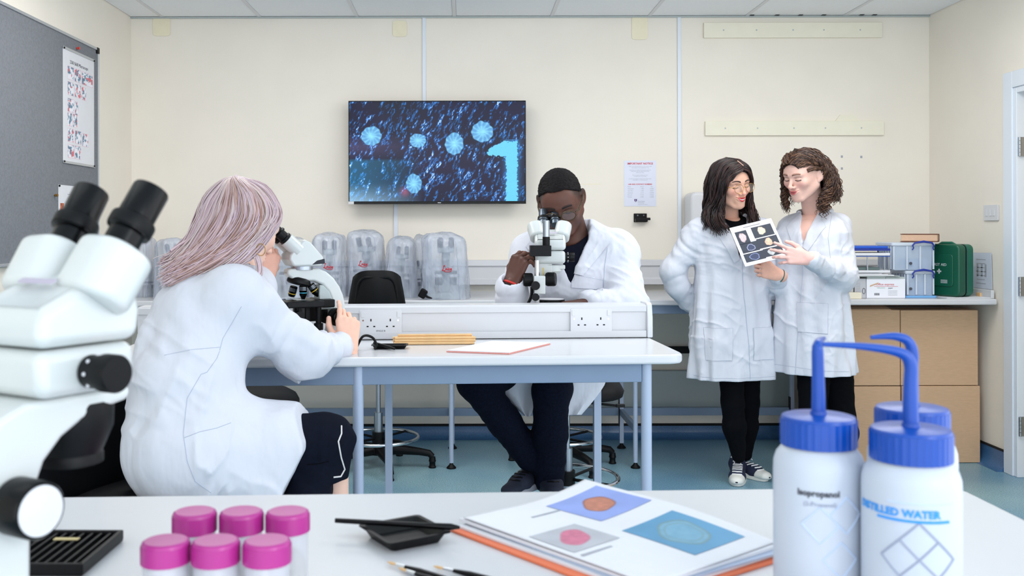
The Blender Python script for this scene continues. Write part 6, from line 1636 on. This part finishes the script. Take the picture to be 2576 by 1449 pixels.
lay(MB(), [lw(.004, 1.19), lw(.0, .95), lw(-.005, .75), lw(-.01, .585)], tC, vC, .0006, .0014, n=16).build('front_edge', M_['coat_seam'], coat)
vv_ = Vector((-.35, 1, 0)); pq = lambda px, py: P(px, py, 4.5)
pk = [pq(2004, 762), pq(2083, 766), pq(2082, 842), pq(2006, 836)]
patch(pk, tC, None, .003, .0025, 12, 12, fill=False).build('pocket', M_['coat'], coat); lay(MB(), pk, tC, None, .0033, .0007, True).build('pocket_seam', M_['coat_seam'], coat)
lay(MB(), [pq(1942, 917), pq(2000, 925), pq(2070, 935), pq(2140, 937)], tC, None, .0005, .0009, n=16).build('hem_seam', M_['coat_seam'], coat)
lay(MB(), [pq(2092, 545), pq(2083, 600), pq(2090, 660)], tC, None, .0006, .0011, n=12).build('sleeve_seam', M_['coat_seam'], coat)
MB().tube([MC @ Vector((.080*math.sin(a), .035-.072*math.cos(a), 1.365+.022*(1-math.cos(a))*.5)) for a in np.linspace(.85, 2*PI-.85, 18)], .011, 8).build('collar', M_['coat'], coat)
def cutC(X, Y, Z):
    e = (X/.066)**2+((Z+.035)/.103)**2
    ear = np.sqrt((Y-.005)**2+(Z+.012)**2)-.040
    front = np.maximum((e-1)*.04, (Y-.0)-.45*(.03-Z)*0)
    temple = np.where(np.abs(X) > .042, Z-.052+.9*np.clip(Y-.002, 0, .1), 1.0)
    return np.minimum(np.minimum(np.minimum(front, np.where(np.abs(X) > .045, ear, 1.0)), np.where(Y < .03, temple, 1.0)), Z+.10+0*X)
cap = hair_cap(.0045, cutC, HC, (56, 38, 30))
CC = [(74, 48, 36), (96, 64, 46), (52, 34, 28), (120, 84, 60), (62, 40, 32)]
def cg(s): return [
    [(s*.050, -.070, .052), (s*.068, -.040, .058), (s*.080, .0, .052), (s*.092, .035, .02), (s*.100, .045, -.05), (s*.10, .025, -.13)],
    [(s*.030, -.088, .074), (s*.052, -.055, .090), (s*.078, -.01, .07), (s*.096, .035, .025), (s*.106, .045, -.05), (s*.105, .03, -.14)],
    [(s*.004, -.096, .080), (s*.035, -.062, .104), (s*.074, -.005, .08), (s*.098, .04, .02), (s*.110, .05, -.06), (s*.108, .035, -.15)],
    [(0, -.06, .108), (s*.045, -.03, .108), (s*.082, .015, .07), (s*.104, .05, .0), (s*.114, .055, -.07), (s*.112, .04, -.155)],
    [(0, -.01, .12), (s*.045, .02, .112), (s*.085, .05, .06), (s*.104, .078, -.01), (s*.112, .085, -.09), (s*.105, .07, -.16)],
    [(0, .04, .121), (s*.04, .07, .1), (s*.075, .095, .04), (s*.09, .11, -.03), (s*.09, .115, -.1), (s*.085, .1, -.16)],
    [(0, .08, .105), (s*.03, .11, .07), (s*.05, .125, .01), (s*.055, .135, -.05), (s*.055, .13, -.11), (s*.05, .115, -.16)],
    [(0, .1, .08), (0, .122, .04), (0, .13, -.01), (0, .138, -.07), (0, .13, -.12), (0, .12, -.16)]]
hp = [cap]
for s_ in (-1, 1): hp.append(strands(cg(s_), 400, 64, .0019, CC, rng, jit=.007, curl=.0078, cf=42, M=HC, sides=4, grow=1.4))
hp.append(strands([[(.064, -.050, .040), (.078, -.015, .040), (.090, .025, .025), (.100, .045, -.02), (.104, .040, -.09), (.10, .02, -.15)], [(.066, -.046, .026), (.080, -.018, .030), (.091, .026, .016), (.100, .044, -.03), (.100, .03, -.10), (.092, .0, -.16)]], 90, 64, .0018, CC, rng, jit=.004, curl=.0062, cf=44, M=HC, sides=4))
hp.append(strands([[(.088, .03, .03), (.098, .038, -.03), (.096, .018, -.08), (.086, -.012, -.12), (.078, -.028, -.17)], [(.09, .04, .03), (.104, .045, -.03), (.106, .03, -.09), (.098, .005, -.14), (.09, -.015, -.19)]], 150, 64, .0019, CC, rng, jit=.008, curl=.0078, cf=44, M=HC, sides=4))
hp.append(strands([[(-.05, -.072, .075), (-.075, -.06, .03), (-.085, -.05, -.04), (-.082, -.06, -.10), (-.075, -.065, -.165)], [(-.06, -.05, .08), (-.085, -.03, .03), (-.095, -.02, -.04), (-.092, -.04, -.10), (-.085, -.05, -.18)]], 90, 64, .0019, CC, rng, jit=.007, curl=.007, cf=46, M=HC, sides=4))
put_mesh('hair', hp, M_['hair'], pc_)
s = SDF((-.24, -.3, .02), (.26, .3, .72), .006); lg = lambda px, py, d: tuple(lc(px, py, d))
s.chain([lg(2046, 920, 4.86), lg(2044, 1040, 4.84), lg(2046, 1100, 4.86), lg(2050, 1200, 4.88)], [.085, .066, .064, .042], .02, fold=.004, ff=18)
s.chain([lg(2098, 910, 4.97), lg(2112, 1050, 4.95), lg(2122, 1090, 4.96), lg(2112, 1200, 5.0)], [.092, .072, .068, .042], .02, fold=.004, ff=18)
V, Fq = solid(s, MC); plain('jeans', V, Fq, M_['black_cloth'], pc_)
for px, y, a in ((2050, 4.93, -.6), (2112, 5.05, -.5)): shoe(Matrix.Translation((P(px, 1200, y).x, y, .0005)) @ Matrix.Rotation(a, 4, 'Z'), pc_, M_['black_cloth'], M_['black_pl'])
features(hdC, HC, pc_, (104, 66, 52), (56, 34, 34), arch=.004, thick=.0013)
# the sheet they look at
tl, tr, bl = P(1833, 576, 4.80), P(1938, 551, 4.80), P(1876.5, 672, 4.68)
t = thing('picture_sheet', 'white sheet with six dark photos of shells, held up by the two standing women', 'paper', (tl+tr+bl)/3)
eu, ev = tr-tl, tl-bl; Ms = planeM(tl+eu/2-ev/2, eu, ev); Wd, Hd = eu.length, ev.length
MB().prism([(-Wd/2, -Hd/2), (Wd/2, -Hd/2), (Wd/2, Hd/2), (-Wd/2, Hd/2)], .0012, Ms @ Matrix.Translation((0, 0, -.0006))).build('sheet', M_['paper'], t)
def shellpic(cx, cy, rx, ry, fg, ringy, k):
    def fn(u, v):
        c = L3(14, 30, 52)*(.7+.7*fbm(u*9, v*9, 3, k)[:, None]); dx, dy = (u-cx)/rx, (v-cy)/ry; th = np.arctan2(dy, dx); r = np.hypot(dx, dy)/(1+.07*np.sin(3*th+k)+.04*np.sin(7*th))
        m = np.clip((1-r)*9, 0, 1)[:, None]; inn = L3(*fg)*(.45+1.0*fbm(u*22, v*22, 3, k+3)[:, None])
        if ringy: inn = L3(26, 40, 74)*(1+.6*fbm(u*16, v*16, 2, k)[:, None])+np.clip(1-abs(r-.88)/.10, 0, 1)[:, None]*L3(*fg)
        return c*(1-m)+inn*m
    return fn
for (u0, v0, u1, v1, a) in ((.07, .73-.20, .34, .86, (.5, .5, .30, .36, (205, 180, 184), False, 1)), (.46, .60, .93, .88, (.45, .55, .19, .36, (228, 208, 180), False, 2)), (.07, .31, .47, .545, (.56, .45, .25, .36, (190, 195, 225), True, 3)), (.47, .33, .95, .575, (.53, .5, .18, .40, (228, 186, 160), False, 4)), (.06, .08, .52, .285, (.5, .5, .26, .42, (150, 165, 210), True, 5)), (.52, .10, .95, .30, (.4, .5, .2, .4, (190, 195, 200), False, 6))):
    picture('photo', Ms @ Matrix.Translation((Wd*((u0+u1)/2-.5), Hd*((v0+v1)/2-.5), .0012)), Wd*(u1-u0), Hd*(v1-v0), 44, 34, shellpic(*a), M_['print'], t)
MB().box((0, Hd*.43, .001), (Wd*.4, .0025, .0004), Ms).build('caption', M_['ink'], t)

# ================================================================ seated man
D0 = Vector((.44, 4.12, 0))
pm = person('seated man in white lab coat and tortoiseshell glasses looking into the stereo microscope', D0)
SK_M = (98, 63, 52)
HM = headM(1411, 507, 3.90, -13, 30, -8, 1.06)
ISH = Vector((.430, 3.985, 1.255))
nM = HM.inverted() @ ISH
hd = head(nM, SK_M, (120, 70, 66), (26, 18, 18), jaw=1.06, nose=1.02, lash=(20, 14, 14), female=False)
hdM = hd
x, y, z = hd[0].T
hl = .064-.35*np.clip(np.abs(x)-.045, 0, 1)*0
side = np.clip((z-(-.005+.9*np.clip(-y-.02, 0, .1)))/.03, 0, 1)*np.clip((np.abs(x)-.035)/.02, 0, 1)*np.clip((y+.062)/.02, 0, 1)
beard = np.clip((-.045-z)/.02, 0, 1)*np.clip((np.abs(x)-.03)/.02, 0, 1)*np.clip((.03-y)/.02, 0, 1)*.45
mh = np.clip(side*.75+beard, 0, .8)[:, None]; hcol = hd[2]*(1-mh)+L3(24, 19, 20)*mh
rS, rE, rW = Vector((.27, 3.99, 1.19)), P(1288, 800, 3.80), P(1288, 710, 3.69)
lS, lE, lW = Vector((.615, 3.99, 1.19)), P(1576, 800, 3.83), P(1470, 790, 3.74)
lW.z = 1.012; lE.z = .985
MhR = frameM(rW, (.34, .10, .90), (-.62, -.76, .16)); MhL = frameM(lW, (-.93, -.15, -.05), (-.1, .05, 1))
h1 = hand(MhR, [(.75, .55, .3), (.85, .55, .3), (.95, .6, .35), (1.05, .6, .35)], (84, 50, 40), thumb=(.55, .35), sc=1.04, nails=(150, 100, 86), dark=(130, 88, 74))
h2 = hand(MhL, [(.25, .4, .3)]*4, (84, 50, 40), left=True, sc=1.04, nails=(150, 100, 86), dark=(130, 88, 74))
core = coarse([((.44, 4.10, .76), (.45, 4.0, 1.1), .12, .12), (tuple(rS), tuple(lS), .06, .06), (tuple(rS), tuple(rE), .04, .035), (tuple(rE), tuple(rW), .035, .025), (tuple(lS), tuple(lE), .04, .035), (tuple(lE), tuple(lW), .035, .025), ((.37, 4.10, .765), (.045, 3.75, .715), .055, .045), ((.5, 4.10, .765), (.33, 3.77, .70), .055, .045)], SK_M)
put_mesh('body', [core, (xf(HM, hd[0]), hd[1], hcol), h1, h2], M_['skin'], pm)
def cutM(X, Y, Z):
    line = .080-.25*np.clip(np.abs(X)-.03, 0, .05)
    return Z-(line-.62*np.clip(Y+.06, 0, .16)-.9*np.clip(Y-.03, 0, .1))
capM = hair_cap(.0055, cutM, HM, (20, 17, 19), h=.0026, bump=.006)
put_mesh('hair', [capM], M_['short_hair'], pm)
TORT = mat('tortoiseshell', (70, 52, 30), .3, noise=.8, nscale=120)
glasses(HM, pm, .0265, .0195, TORT, .0026, lens=(200, 200, 210), tint=.12, dx=.0335, z=-.002)
features(hdM, HM, pm, (16, 11, 11), (14, 10, 10), arch=.004, thick=.0021)
# T-shirt
s = SDF((.2, 3.8, .9), (.72, 4.15, 1.33), .007); s.ell((.45, 3.985, 1.08), (.175, .118, .2), .02); s.cone((.33, 3.985, 1.185), (.57, 3.985, 1.185), .07, .07, .03)
s.cone(tuple(ISH+Vector((0, 0, -.05))), tuple(HM.translation), .056, .058, .01, 's'); V, Fq = solid(s); plain('shirt', V, Fq, M_['navy_cloth'], pm)
# coat
s = SDF((.02, 3.52, .66), (.84, 4.36, 1.36), .0055)
s.ell((.45, 4.0, 1.06), (.205, .140, .22), .03); s.cone((.28, 3.99, 1.185), (.60, 3.99, 1.185), .080, .080, .05); s.cone((.36, 3.99, 1.27), (.28, 3.99, 1.20), .055, .07, .05); s.cone((.50, 3.99, 1.28), (.60, 3.99, 1.20), .055, .075, .05); s.cone((.45, 4.06, .98), (.44, 4.12, .80), .165, .19, .05, fold=.008, ff=14)
s.chain([tuple(rS), tuple(rE), tuple(rE.lerp(rW, .88))], [.086, .072, .060], .04, fold=.008, ff=14); s.chain([tuple(lS), tuple(lE), tuple(lE.lerp(lW, .85))], [.090, .076, .052], .04, fold=.009, ff=14)
s.cone((.40, 4.10, .76), (.25, 3.90, .775), .11, .085, .04, fold=.006); s.cone((.50, 4.10, .76), (.46, 3.86, .77), .115, .09, .04, fold=.006)
s.cone(tuple(ISH+Vector((0, .0, -.03))), tuple(HM.translation+Vector((0, -.06, .1))), .074, .11, .01, 's')
s.put(lambda X, Y, Z: np.maximum(np.maximum(np.abs(X-.415)-.078*np.clip((Z-1.08)/.20, 0, 1.1), Y-3.99), 1.08-Z), (.3, 3.7, 1.08), (.53, 4.0, 1.36), .008, 's')
s.cone(tuple(rE.lerp(rW, .82)), tuple(rW+(rW-rE)*.5), .038, .040, .004, 's')
VM, FM = solid(s); VM = crease(VM, FM, 12, 5, .9, .009, 4); VM = crease(VM, FM, 14, 5, -.6, .008, 9); coat = plain('lab_coat', VM, FM, M_['coat'], pm); tM = bvh(VM, FM)
q = lambda px, py, d=3.7: P(px, py, d)
patch([q(1490, 566), q(1534, 612), q(1466, 694), q(1424, 684)], tM, None, .012, .011, 40, 48, fill=False).build('lapel', M_['coat'], coat)
patch([q(1352, 585), q(1322, 620), q(1395, 700), q(1408, 690)], tM, None, .012, .011, 40, 48, fill=False).build('lapel', M_['coat'], coat)
pk = [q(1438, 690), q(1517, 706), q(1516, 730), q(1437, 724)]
patch(pk, tM, None, .0035, .003, 12, 12, fill=False).build('pocket', M_['coat'], coat); lay(MB(), pk, tM, None, .0036, .0008, True).build('pocket_seam', M_['coat_seam'], coat)
lay(MB(), [q(1528, 625), q(1521, 670), q(1518, 722)], tM, None, .0004, .0014, n=12).build('sleeve_seam', M_['coat_seam'], coat)
MB().tube([ISH+Vector((.100*math.sin(a), .01-.08*math.cos(a), -.02+.035*(1-math.cos(a))*.5)) for a in np.linspace(1.0, 2*PI-1.0, 18)], .016, 8).build('collar', M_['coat'], coat)
# tails of the coat hanging over the thighs
def tail(poly, d, th, wav, seed):
    n = len(poly); b = MB(); m = 9; vs = []
    L_, R_ = poly
    for j in range(m):
        v = j/(m-1); a = cr(L_, m)[j]; c = cr(R_, m)[j]
        for i in range(m):
            u = i/(m-1); p = a*(1-u)+c*u; dd = d+wav*math.sin(u*7+seed+v*2)*(.3+v)-.03*math.sin(PI*u)
            vs.append(P(p[0], p[1], dd))
    f = [(j*m+i, j*m+i+1, (j+1)*m+i+1, (j+1)*m+i) for j in range(m-1) for i in range(m-1)]
    N = len(vs); vs2 = [v+Vector((0, th, 0)) for v in vs]
    f2 = [tuple(N+k for k in q[::-1]) for q in f]; ed = [i for i in range(m)]+[j*m+m-1 for j in range(1, m)]+[(m-1)*m+i for i in range(m-2, -1, -1)]+[j*m for j in range(m-2, 0, -1)]
    f3 = [(ed[k], N+ed[k], N+ed[(k+1) % len(ed)], ed[(k+1) % len(ed)]) for k in range(len(ed))]
    return b.add(vs+vs2, f+f2+f3).build('coat_tail', M_['coat'], pm)
tail(([(1215, 930), (1232, 965), (1268, 1000), (1318, 1046)], [(1378, 930), (1368, 965), (1352, 1005), (1332, 1049)]), 3.86, .006, .012, 1)
tail(([(1392, 930), (1402, 970), (1411, 1010), (1414, 1045)], [(1528, 930), (1522, 965), (1495, 1005), (1462, 1044)]), 3.80, .006, .012, 3)
# jeans and boots
s = SDF((-.06, 3.5, .22), (.66, 4.30, .86), .0065)
rk, ra = P(1196, 962, 3.74), P(1332, 1150, 3.92); lk, lan = P(1386, 985, 3.76), P(1380, 1205, 3.93)
s.chain([(.37, 4.10, .775), tuple(rk), tuple(rk.lerp(ra, .5)), tuple(ra)], [.085, .070, .066, .060], .02, fold=.005, ff=16)
s.chain([(.50, 4.10, .775), tuple(lk), tuple(lk.lerp(lan, .45)), tuple(lan)], [.085, .072, .070, .062], .02, fold=.006, ff=18)
V, Fq = solid(s); plain('jeans', V, Fq, M_['denim'], pm)
BOOT = mat('dark_navy_suede', (24, 30, 50), .8, noise=.2, nscale=60)
shoe(Matrix.Translation((.268, 3.985, .252)) @ Matrix.Rotation(-.55, 4, 'Z'), pm, BOOT, mat('pale_sole', (150, 150, 160), .7), M_['black_pl'], None, .13, .28, .05)
shoe(Matrix.Translation((.335, 3.99, .25)) @ Matrix.Rotation(.05, 4, 'Z'), pm, BOOT, M_['black_pl'], M_['black_pl'], None, .13, .28, .05)
wr = [MhR @ Vector((-.004, .029*math.cos(2*PI*k/24), .024*math.sin(2*PI*k/24))) for k in range(24)]
MB().tube(wr, .0045, 8, closed=True).build('wristband', mat('red_silicone', (200, 46, 38), .5), pm)
MB().tube([MhR @ Vector((-.018, .030*math.cos(2*PI*k/24), .025*math.sin(2*PI*k/24))) for k in range(24)], .007, 8, closed=True).build('watch_strap', M_['black_pl'], pm)
MB().tube([MhL @ Vector((-.012, .032*math.cos(2*PI*k/24), .026*math.sin(2*PI*k/24))) for k in range(24)], .005, 8, closed=True).build('watch_strap', M_['black_pl'], pm)

# ================================================================ blonde woman at the compound microscope
E0 = Vector((-.74, 2.70, 0))
pb = person('seated woman with long pinkish blonde hair in white lab coat, back half turned', E0)
SK_B = (238, 196, 176)
HB = headM(614, 566, 2.95, 140, 24, 0, 1.08)
nbw = P(596, 678, 2.88); nB = HB.inverted() @ nbw
hd = head(nB, SK_B, (206, 110, 104), (150, 116, 90), lash=(60, 44, 40), blush=(232, 160, 146))
sN, eN, wN = P(588, 748, 2.72), P(768, 895, 2.87), P(858, 870, 3.03)
sF, eF, wF = P(636, 726, 2.98), P(652, 850, 3.08), P(666, 706, 3.06)
MhN = frameM(P(875, 876, 3.05), (-.02, .12, 1), (.40, -.90, .05)); MhF = frameM(wF, (.22, .10, .95), (.75, -.6, .1))
h1 = hand(MhN, [(.15, .35, .3), (.7, .7, .5), (.85, .8, .5), (.95, .9, .5)], (238, 190, 168), spread=-.10, thumb=(.7, .4), sc=.96)
h2 = hand(MhF, [(.8, 1.2, .8)]*4, (234, 180, 160), left=True, thumb=(.5, .5), sc=.9)
core = coarse([(tuple(P(450, 1110, 2.62)), tuple(P(520, 800, 2.75)), .09, .09), (tuple(sN), tuple(sF), .045, .045), (tuple(sN), tuple(eN), .035, .03), (tuple(eN), tuple(wN), .03, .022), (tuple(wN), tuple(P(875, 876, 3.05)), .024, .024), (tuple(sF), tuple(eF), .032, .03), (tuple(eF), tuple(wF), .03, .022), (tuple(P(560, 730, 2.86)), tuple(nbw), .06, .05), (tuple(P(450, 1130, 2.62)), tuple(P(830, 1115, 2.76)), .08, .055), (tuple(P(838, 1120, 2.79)), tuple(P(848, 1420, 2.83)), .042, .033)], SK_B, h=.010)
put_mesh('body', [core, (xf(HB, hd[0]), hd[1], hd[2]), h1, h2], M_['skin'], pb)
s = SDF((-1.03, 2.36, .44), (-.28, 3.24, 1.30), .0056)
pl, wa, ch, ub = P(468, 1130, 2.62), P(464, 970, 2.66), P(515, 815, 2.76), P(556, 742, 2.86)
s.chain([tuple(pl), tuple(wa), tuple(ch), tuple(ub)], [.150, .146, .146, .098], .04, fold=.012, ff=9)
s.cone(tuple(sN), tuple(sF), .078, .064, .05); s.cone(tuple(ub), tuple(nbw), .09, .062, .03)
s.chain([tuple(sN), tuple(eN), tuple(eN.lerp(wN, .92))], [.086, .072, .043], .05, fold=.010, ff=12)
s.chain([tuple(sF), tuple(eF), tuple(eF.lerp(wF, .70))], [.066, .054, .042], .04, fold=.006, ff=14)
kn = P(790, 1122, 2.75); s.cone(tuple(pl), tuple(kn), .150, .122, .06, fold=.009, ff=10); s.cone(tuple(P(520, 1160, 2.6)), tuple(P(740, 1260, 2.68)), .10, .085, .06, fold=.007)
s.put(lambda X, Y, Z: np.maximum(np.maximum(-.433-.50*np.clip(.70-Z, 0, .3)-.35*np.clip(Z-.72, 0, .2)-X, Z-.86), 0*Y-1), (-.62, 2.3, .4), (-.2, 3.2, .86), .004, 's')
s.cone(tuple(nbw), tuple(nbw+Vector((.03, .05, .14))), .056, .08, .008, 's')
VB, FB = solid(s); VB = crease(VB, FB, 9, 3.4, 1.0, .011, 14); VB = crease(VB, FB, 11, 4, -.45, .010, 19); coat = plain('lab_coat', VB, FB, M_['coat'], pb); tB = bvh(VB, FB)
q = lambda px, py: P(px, py, 2.3)
for pts in ([q(607, 770), q(585, 808), q(560, 850), q(552, 880)], [q(505, 940), q(470, 1000), q(460, 1090), q(470, 1160), q(490, 1210), q(530, 1238)], [q(412, 892), q(480, 878), q(552, 872)], [q(462, 1100), q(500, 1085), q(545, 1075), q(580, 1062)], [q(552, 882), q(545, 900), q(520, 935), q(505, 940)]):
    lay(MB(), pts, tB, None, .0003, .0010, n=14).build('seam', M_['coat_seam'], coat)
MB().tube([P(548, 735, 2.745), P(568, 705, 2.75), P(590, 690, 2.775), P(612, 690, 2.80), P(632, 705, 2.84), P(645, 722, 2.88)], [.008, .012, .014, .014, .012, .008], 8).build('collar', M_['coat'], coat)
# cropped dark trousers with pale piping
s = SDF((-.95, 2.40, .35), (-.22, 3.05, .86), .006)
k1 = P(812, 1112, 2.77)
s.cone(tuple(P(450, 1135, 2.62)), tuple(k1), .12, .080, .03, fold=.006); s.chain([tuple(k1), tuple(P(803, 1175, 2.76)), tuple(P(765, 1290, 2.70))], [.078, .066, .074], .03, fold=.006, ff=16)
s.cone(tuple(P(480, 1130, 2.8)), tuple(P(770, 1150, 2.92)), .10, .07, .03); s.cone(tuple(P(770, 1150, 2.92)), tuple(P(760, 1330, 2.95)), .07, .06, .03)
s.cone(tuple(P(850, 1085, 2.77)), tuple(P(882, 1102, 2.77)), .026, .006, .04); s.cone(tuple(P(850, 1140, 2.77)), tuple(P(858, 1200, 2.77)), .020, .014, .04)
s.put(lambda X, Y, Z: np.maximum(np.maximum(X*0+Y*0+Z-.592, -.372-X), Y-2.88), (-.40, 2.4, .3), (-.2, 2.9, .6), .01, 's')
VK, FK = solid(s); tr_ = plain('trousers', VK, FK, M_['navy_cloth'], pb); tK = bvh(VK, FK)
lay(MB(), [q(858, 1070), q(858, 1090), q(850, 1110), q(857, 1150), q(866, 1180), q(856, 1198), q(838, 1200)], tK, None, .001, .0022, n=10).build('piping', mat('pale_piping', (220, 216, 214), .7), tr_)
lay(MB(), [q(770, 1168), q(800, 1166), q(825, 1160)], tK, None, .0006, .0014, n=10).build('seam', M_['black_cloth'], tr_)
s = None
# hair
def cutB(X, Y, Z):
    e = (X/.064)**2+((Z+.035)/.100)**2
    return np.minimum(np.maximum((e-1)*.04, Y-.012), Z+.10)
capB = hair_cap(.003, cutB, HB, (196, 168, 168))
CB = [(214, 194, 196), (210, 186, 194), (204, 178, 184), (218, 202, 200), (200, 172, 172), (212, 190, 204), (206, 186, 182)]
def G(*p): return [tuple(P(*a)) for a in p]
near = [G((614, 450, 2.92), (672, 470, 2.88), (706, 525, 2.855), (697, 558, 2.84), (660, 598, 2.82), (612, 648, 2.79), (560, 680, 2.76)),
        G((606, 449, 2.91), (660, 480, 2.84), (690, 536, 2.82), (664, 585, 2.80), (606, 645, 2.78), (500, 692, 2.73)),
        G((600, 448, 2.90), (645, 490, 2.82), (660, 550, 2.79), (612, 612, 2.77), (545, 660, 2.74), (440, 710, 2.69)),
        G((594, 448, 2.90), (620, 495, 2.81), (622, 555, 2.78), (570, 620, 2.76), (495, 672, 2.72), (402, 724, 2.67)),
        G((588, 449, 2.91), (585, 500, 2.82), (572, 560, 2.79), (525, 625, 2.76), (460, 675, 2.72), (390, 718, 2.68)),
        G((580, 451, 2.93), (553, 500, 2.85), (530, 560, 2.82), (490, 620, 2.79), (445, 660, 2.75), (394, 698, 2.72)),
        G((574, 450, 2.96), (526, 492, 2.92), (502, 552, 2.90), (474, 608, 2.87), (436, 645, 2.82), (400, 670, 2.78)),
        G((580, 448, 3.0), (522, 486, 2.98), (496, 544, 2.96), (470, 604, 2.92), (436, 642, 2.87), (404, 664, 2.82))]
far = [G((574, 455, 2.96), (532, 505, 2.92), (506, 560, 2.90), (474, 610, 2.87), (436, 645, 2.82), (404, 668, 2.78)),
       G((590, 452, 3.0), (556, 500, 3.02), (530, 560, 3.0), (500, 620, 2.96), (460, 655, 2.9), (425, 680, 2.85)),
       G((612, 452, 3.02), (600, 500, 3.07), (580, 560, 3.07), (555, 630, 3.0), (520, 665, 2.95), (480, 690, 2.9)),
       G((630, 455, 3.02), (655, 500, 3.06), (650, 560, 3.08), (620, 640, 3.05), (600, 670, 3.0), (570, 690, 2.96))]
near = [[(g[0][0]+.012, g[0][1]+.13, g[0][2]-.016)]+g for g in near]
hp = [capB, strands(near, 1150, 26, .0019, CB, rng, jit=.0052, wave=.010, wf=10, sides=4, clump=7, var=.07), strands(far, 200, 20, .0036, CB, rng, var=.07, jit=.006, wave=.007, wf=10)]
hp.append(strands([G((625, 625, 2.80), (640, 650, 2.80), (645, 680, 2.81), (636, 705, 2.80)), G((632, 622, 2.81), (652, 645, 2.82), (656, 680, 2.82), (642, 712, 2.81))], 26, 14, .0016, CB, rng, jit=.003))
hp.append(strands(near[2:6], 130, 26, .0019, [(170, 134, 122), (188, 154, 146), (200, 170, 170)], rng, var=.08, jit=.007, wave=.009, wf=12))
put_mesh('hair', hp, M_['hair'], pb)
MB().tube([P(656+11*math.cos(a), 627+15*math.sin(a), 2.79+.004*math.sin(a)) for a in np.linspace(0, 2*PI, 24, endpoint=False)], .0012, 6, closed=True).build('hoop_earring', GOLD, pb)
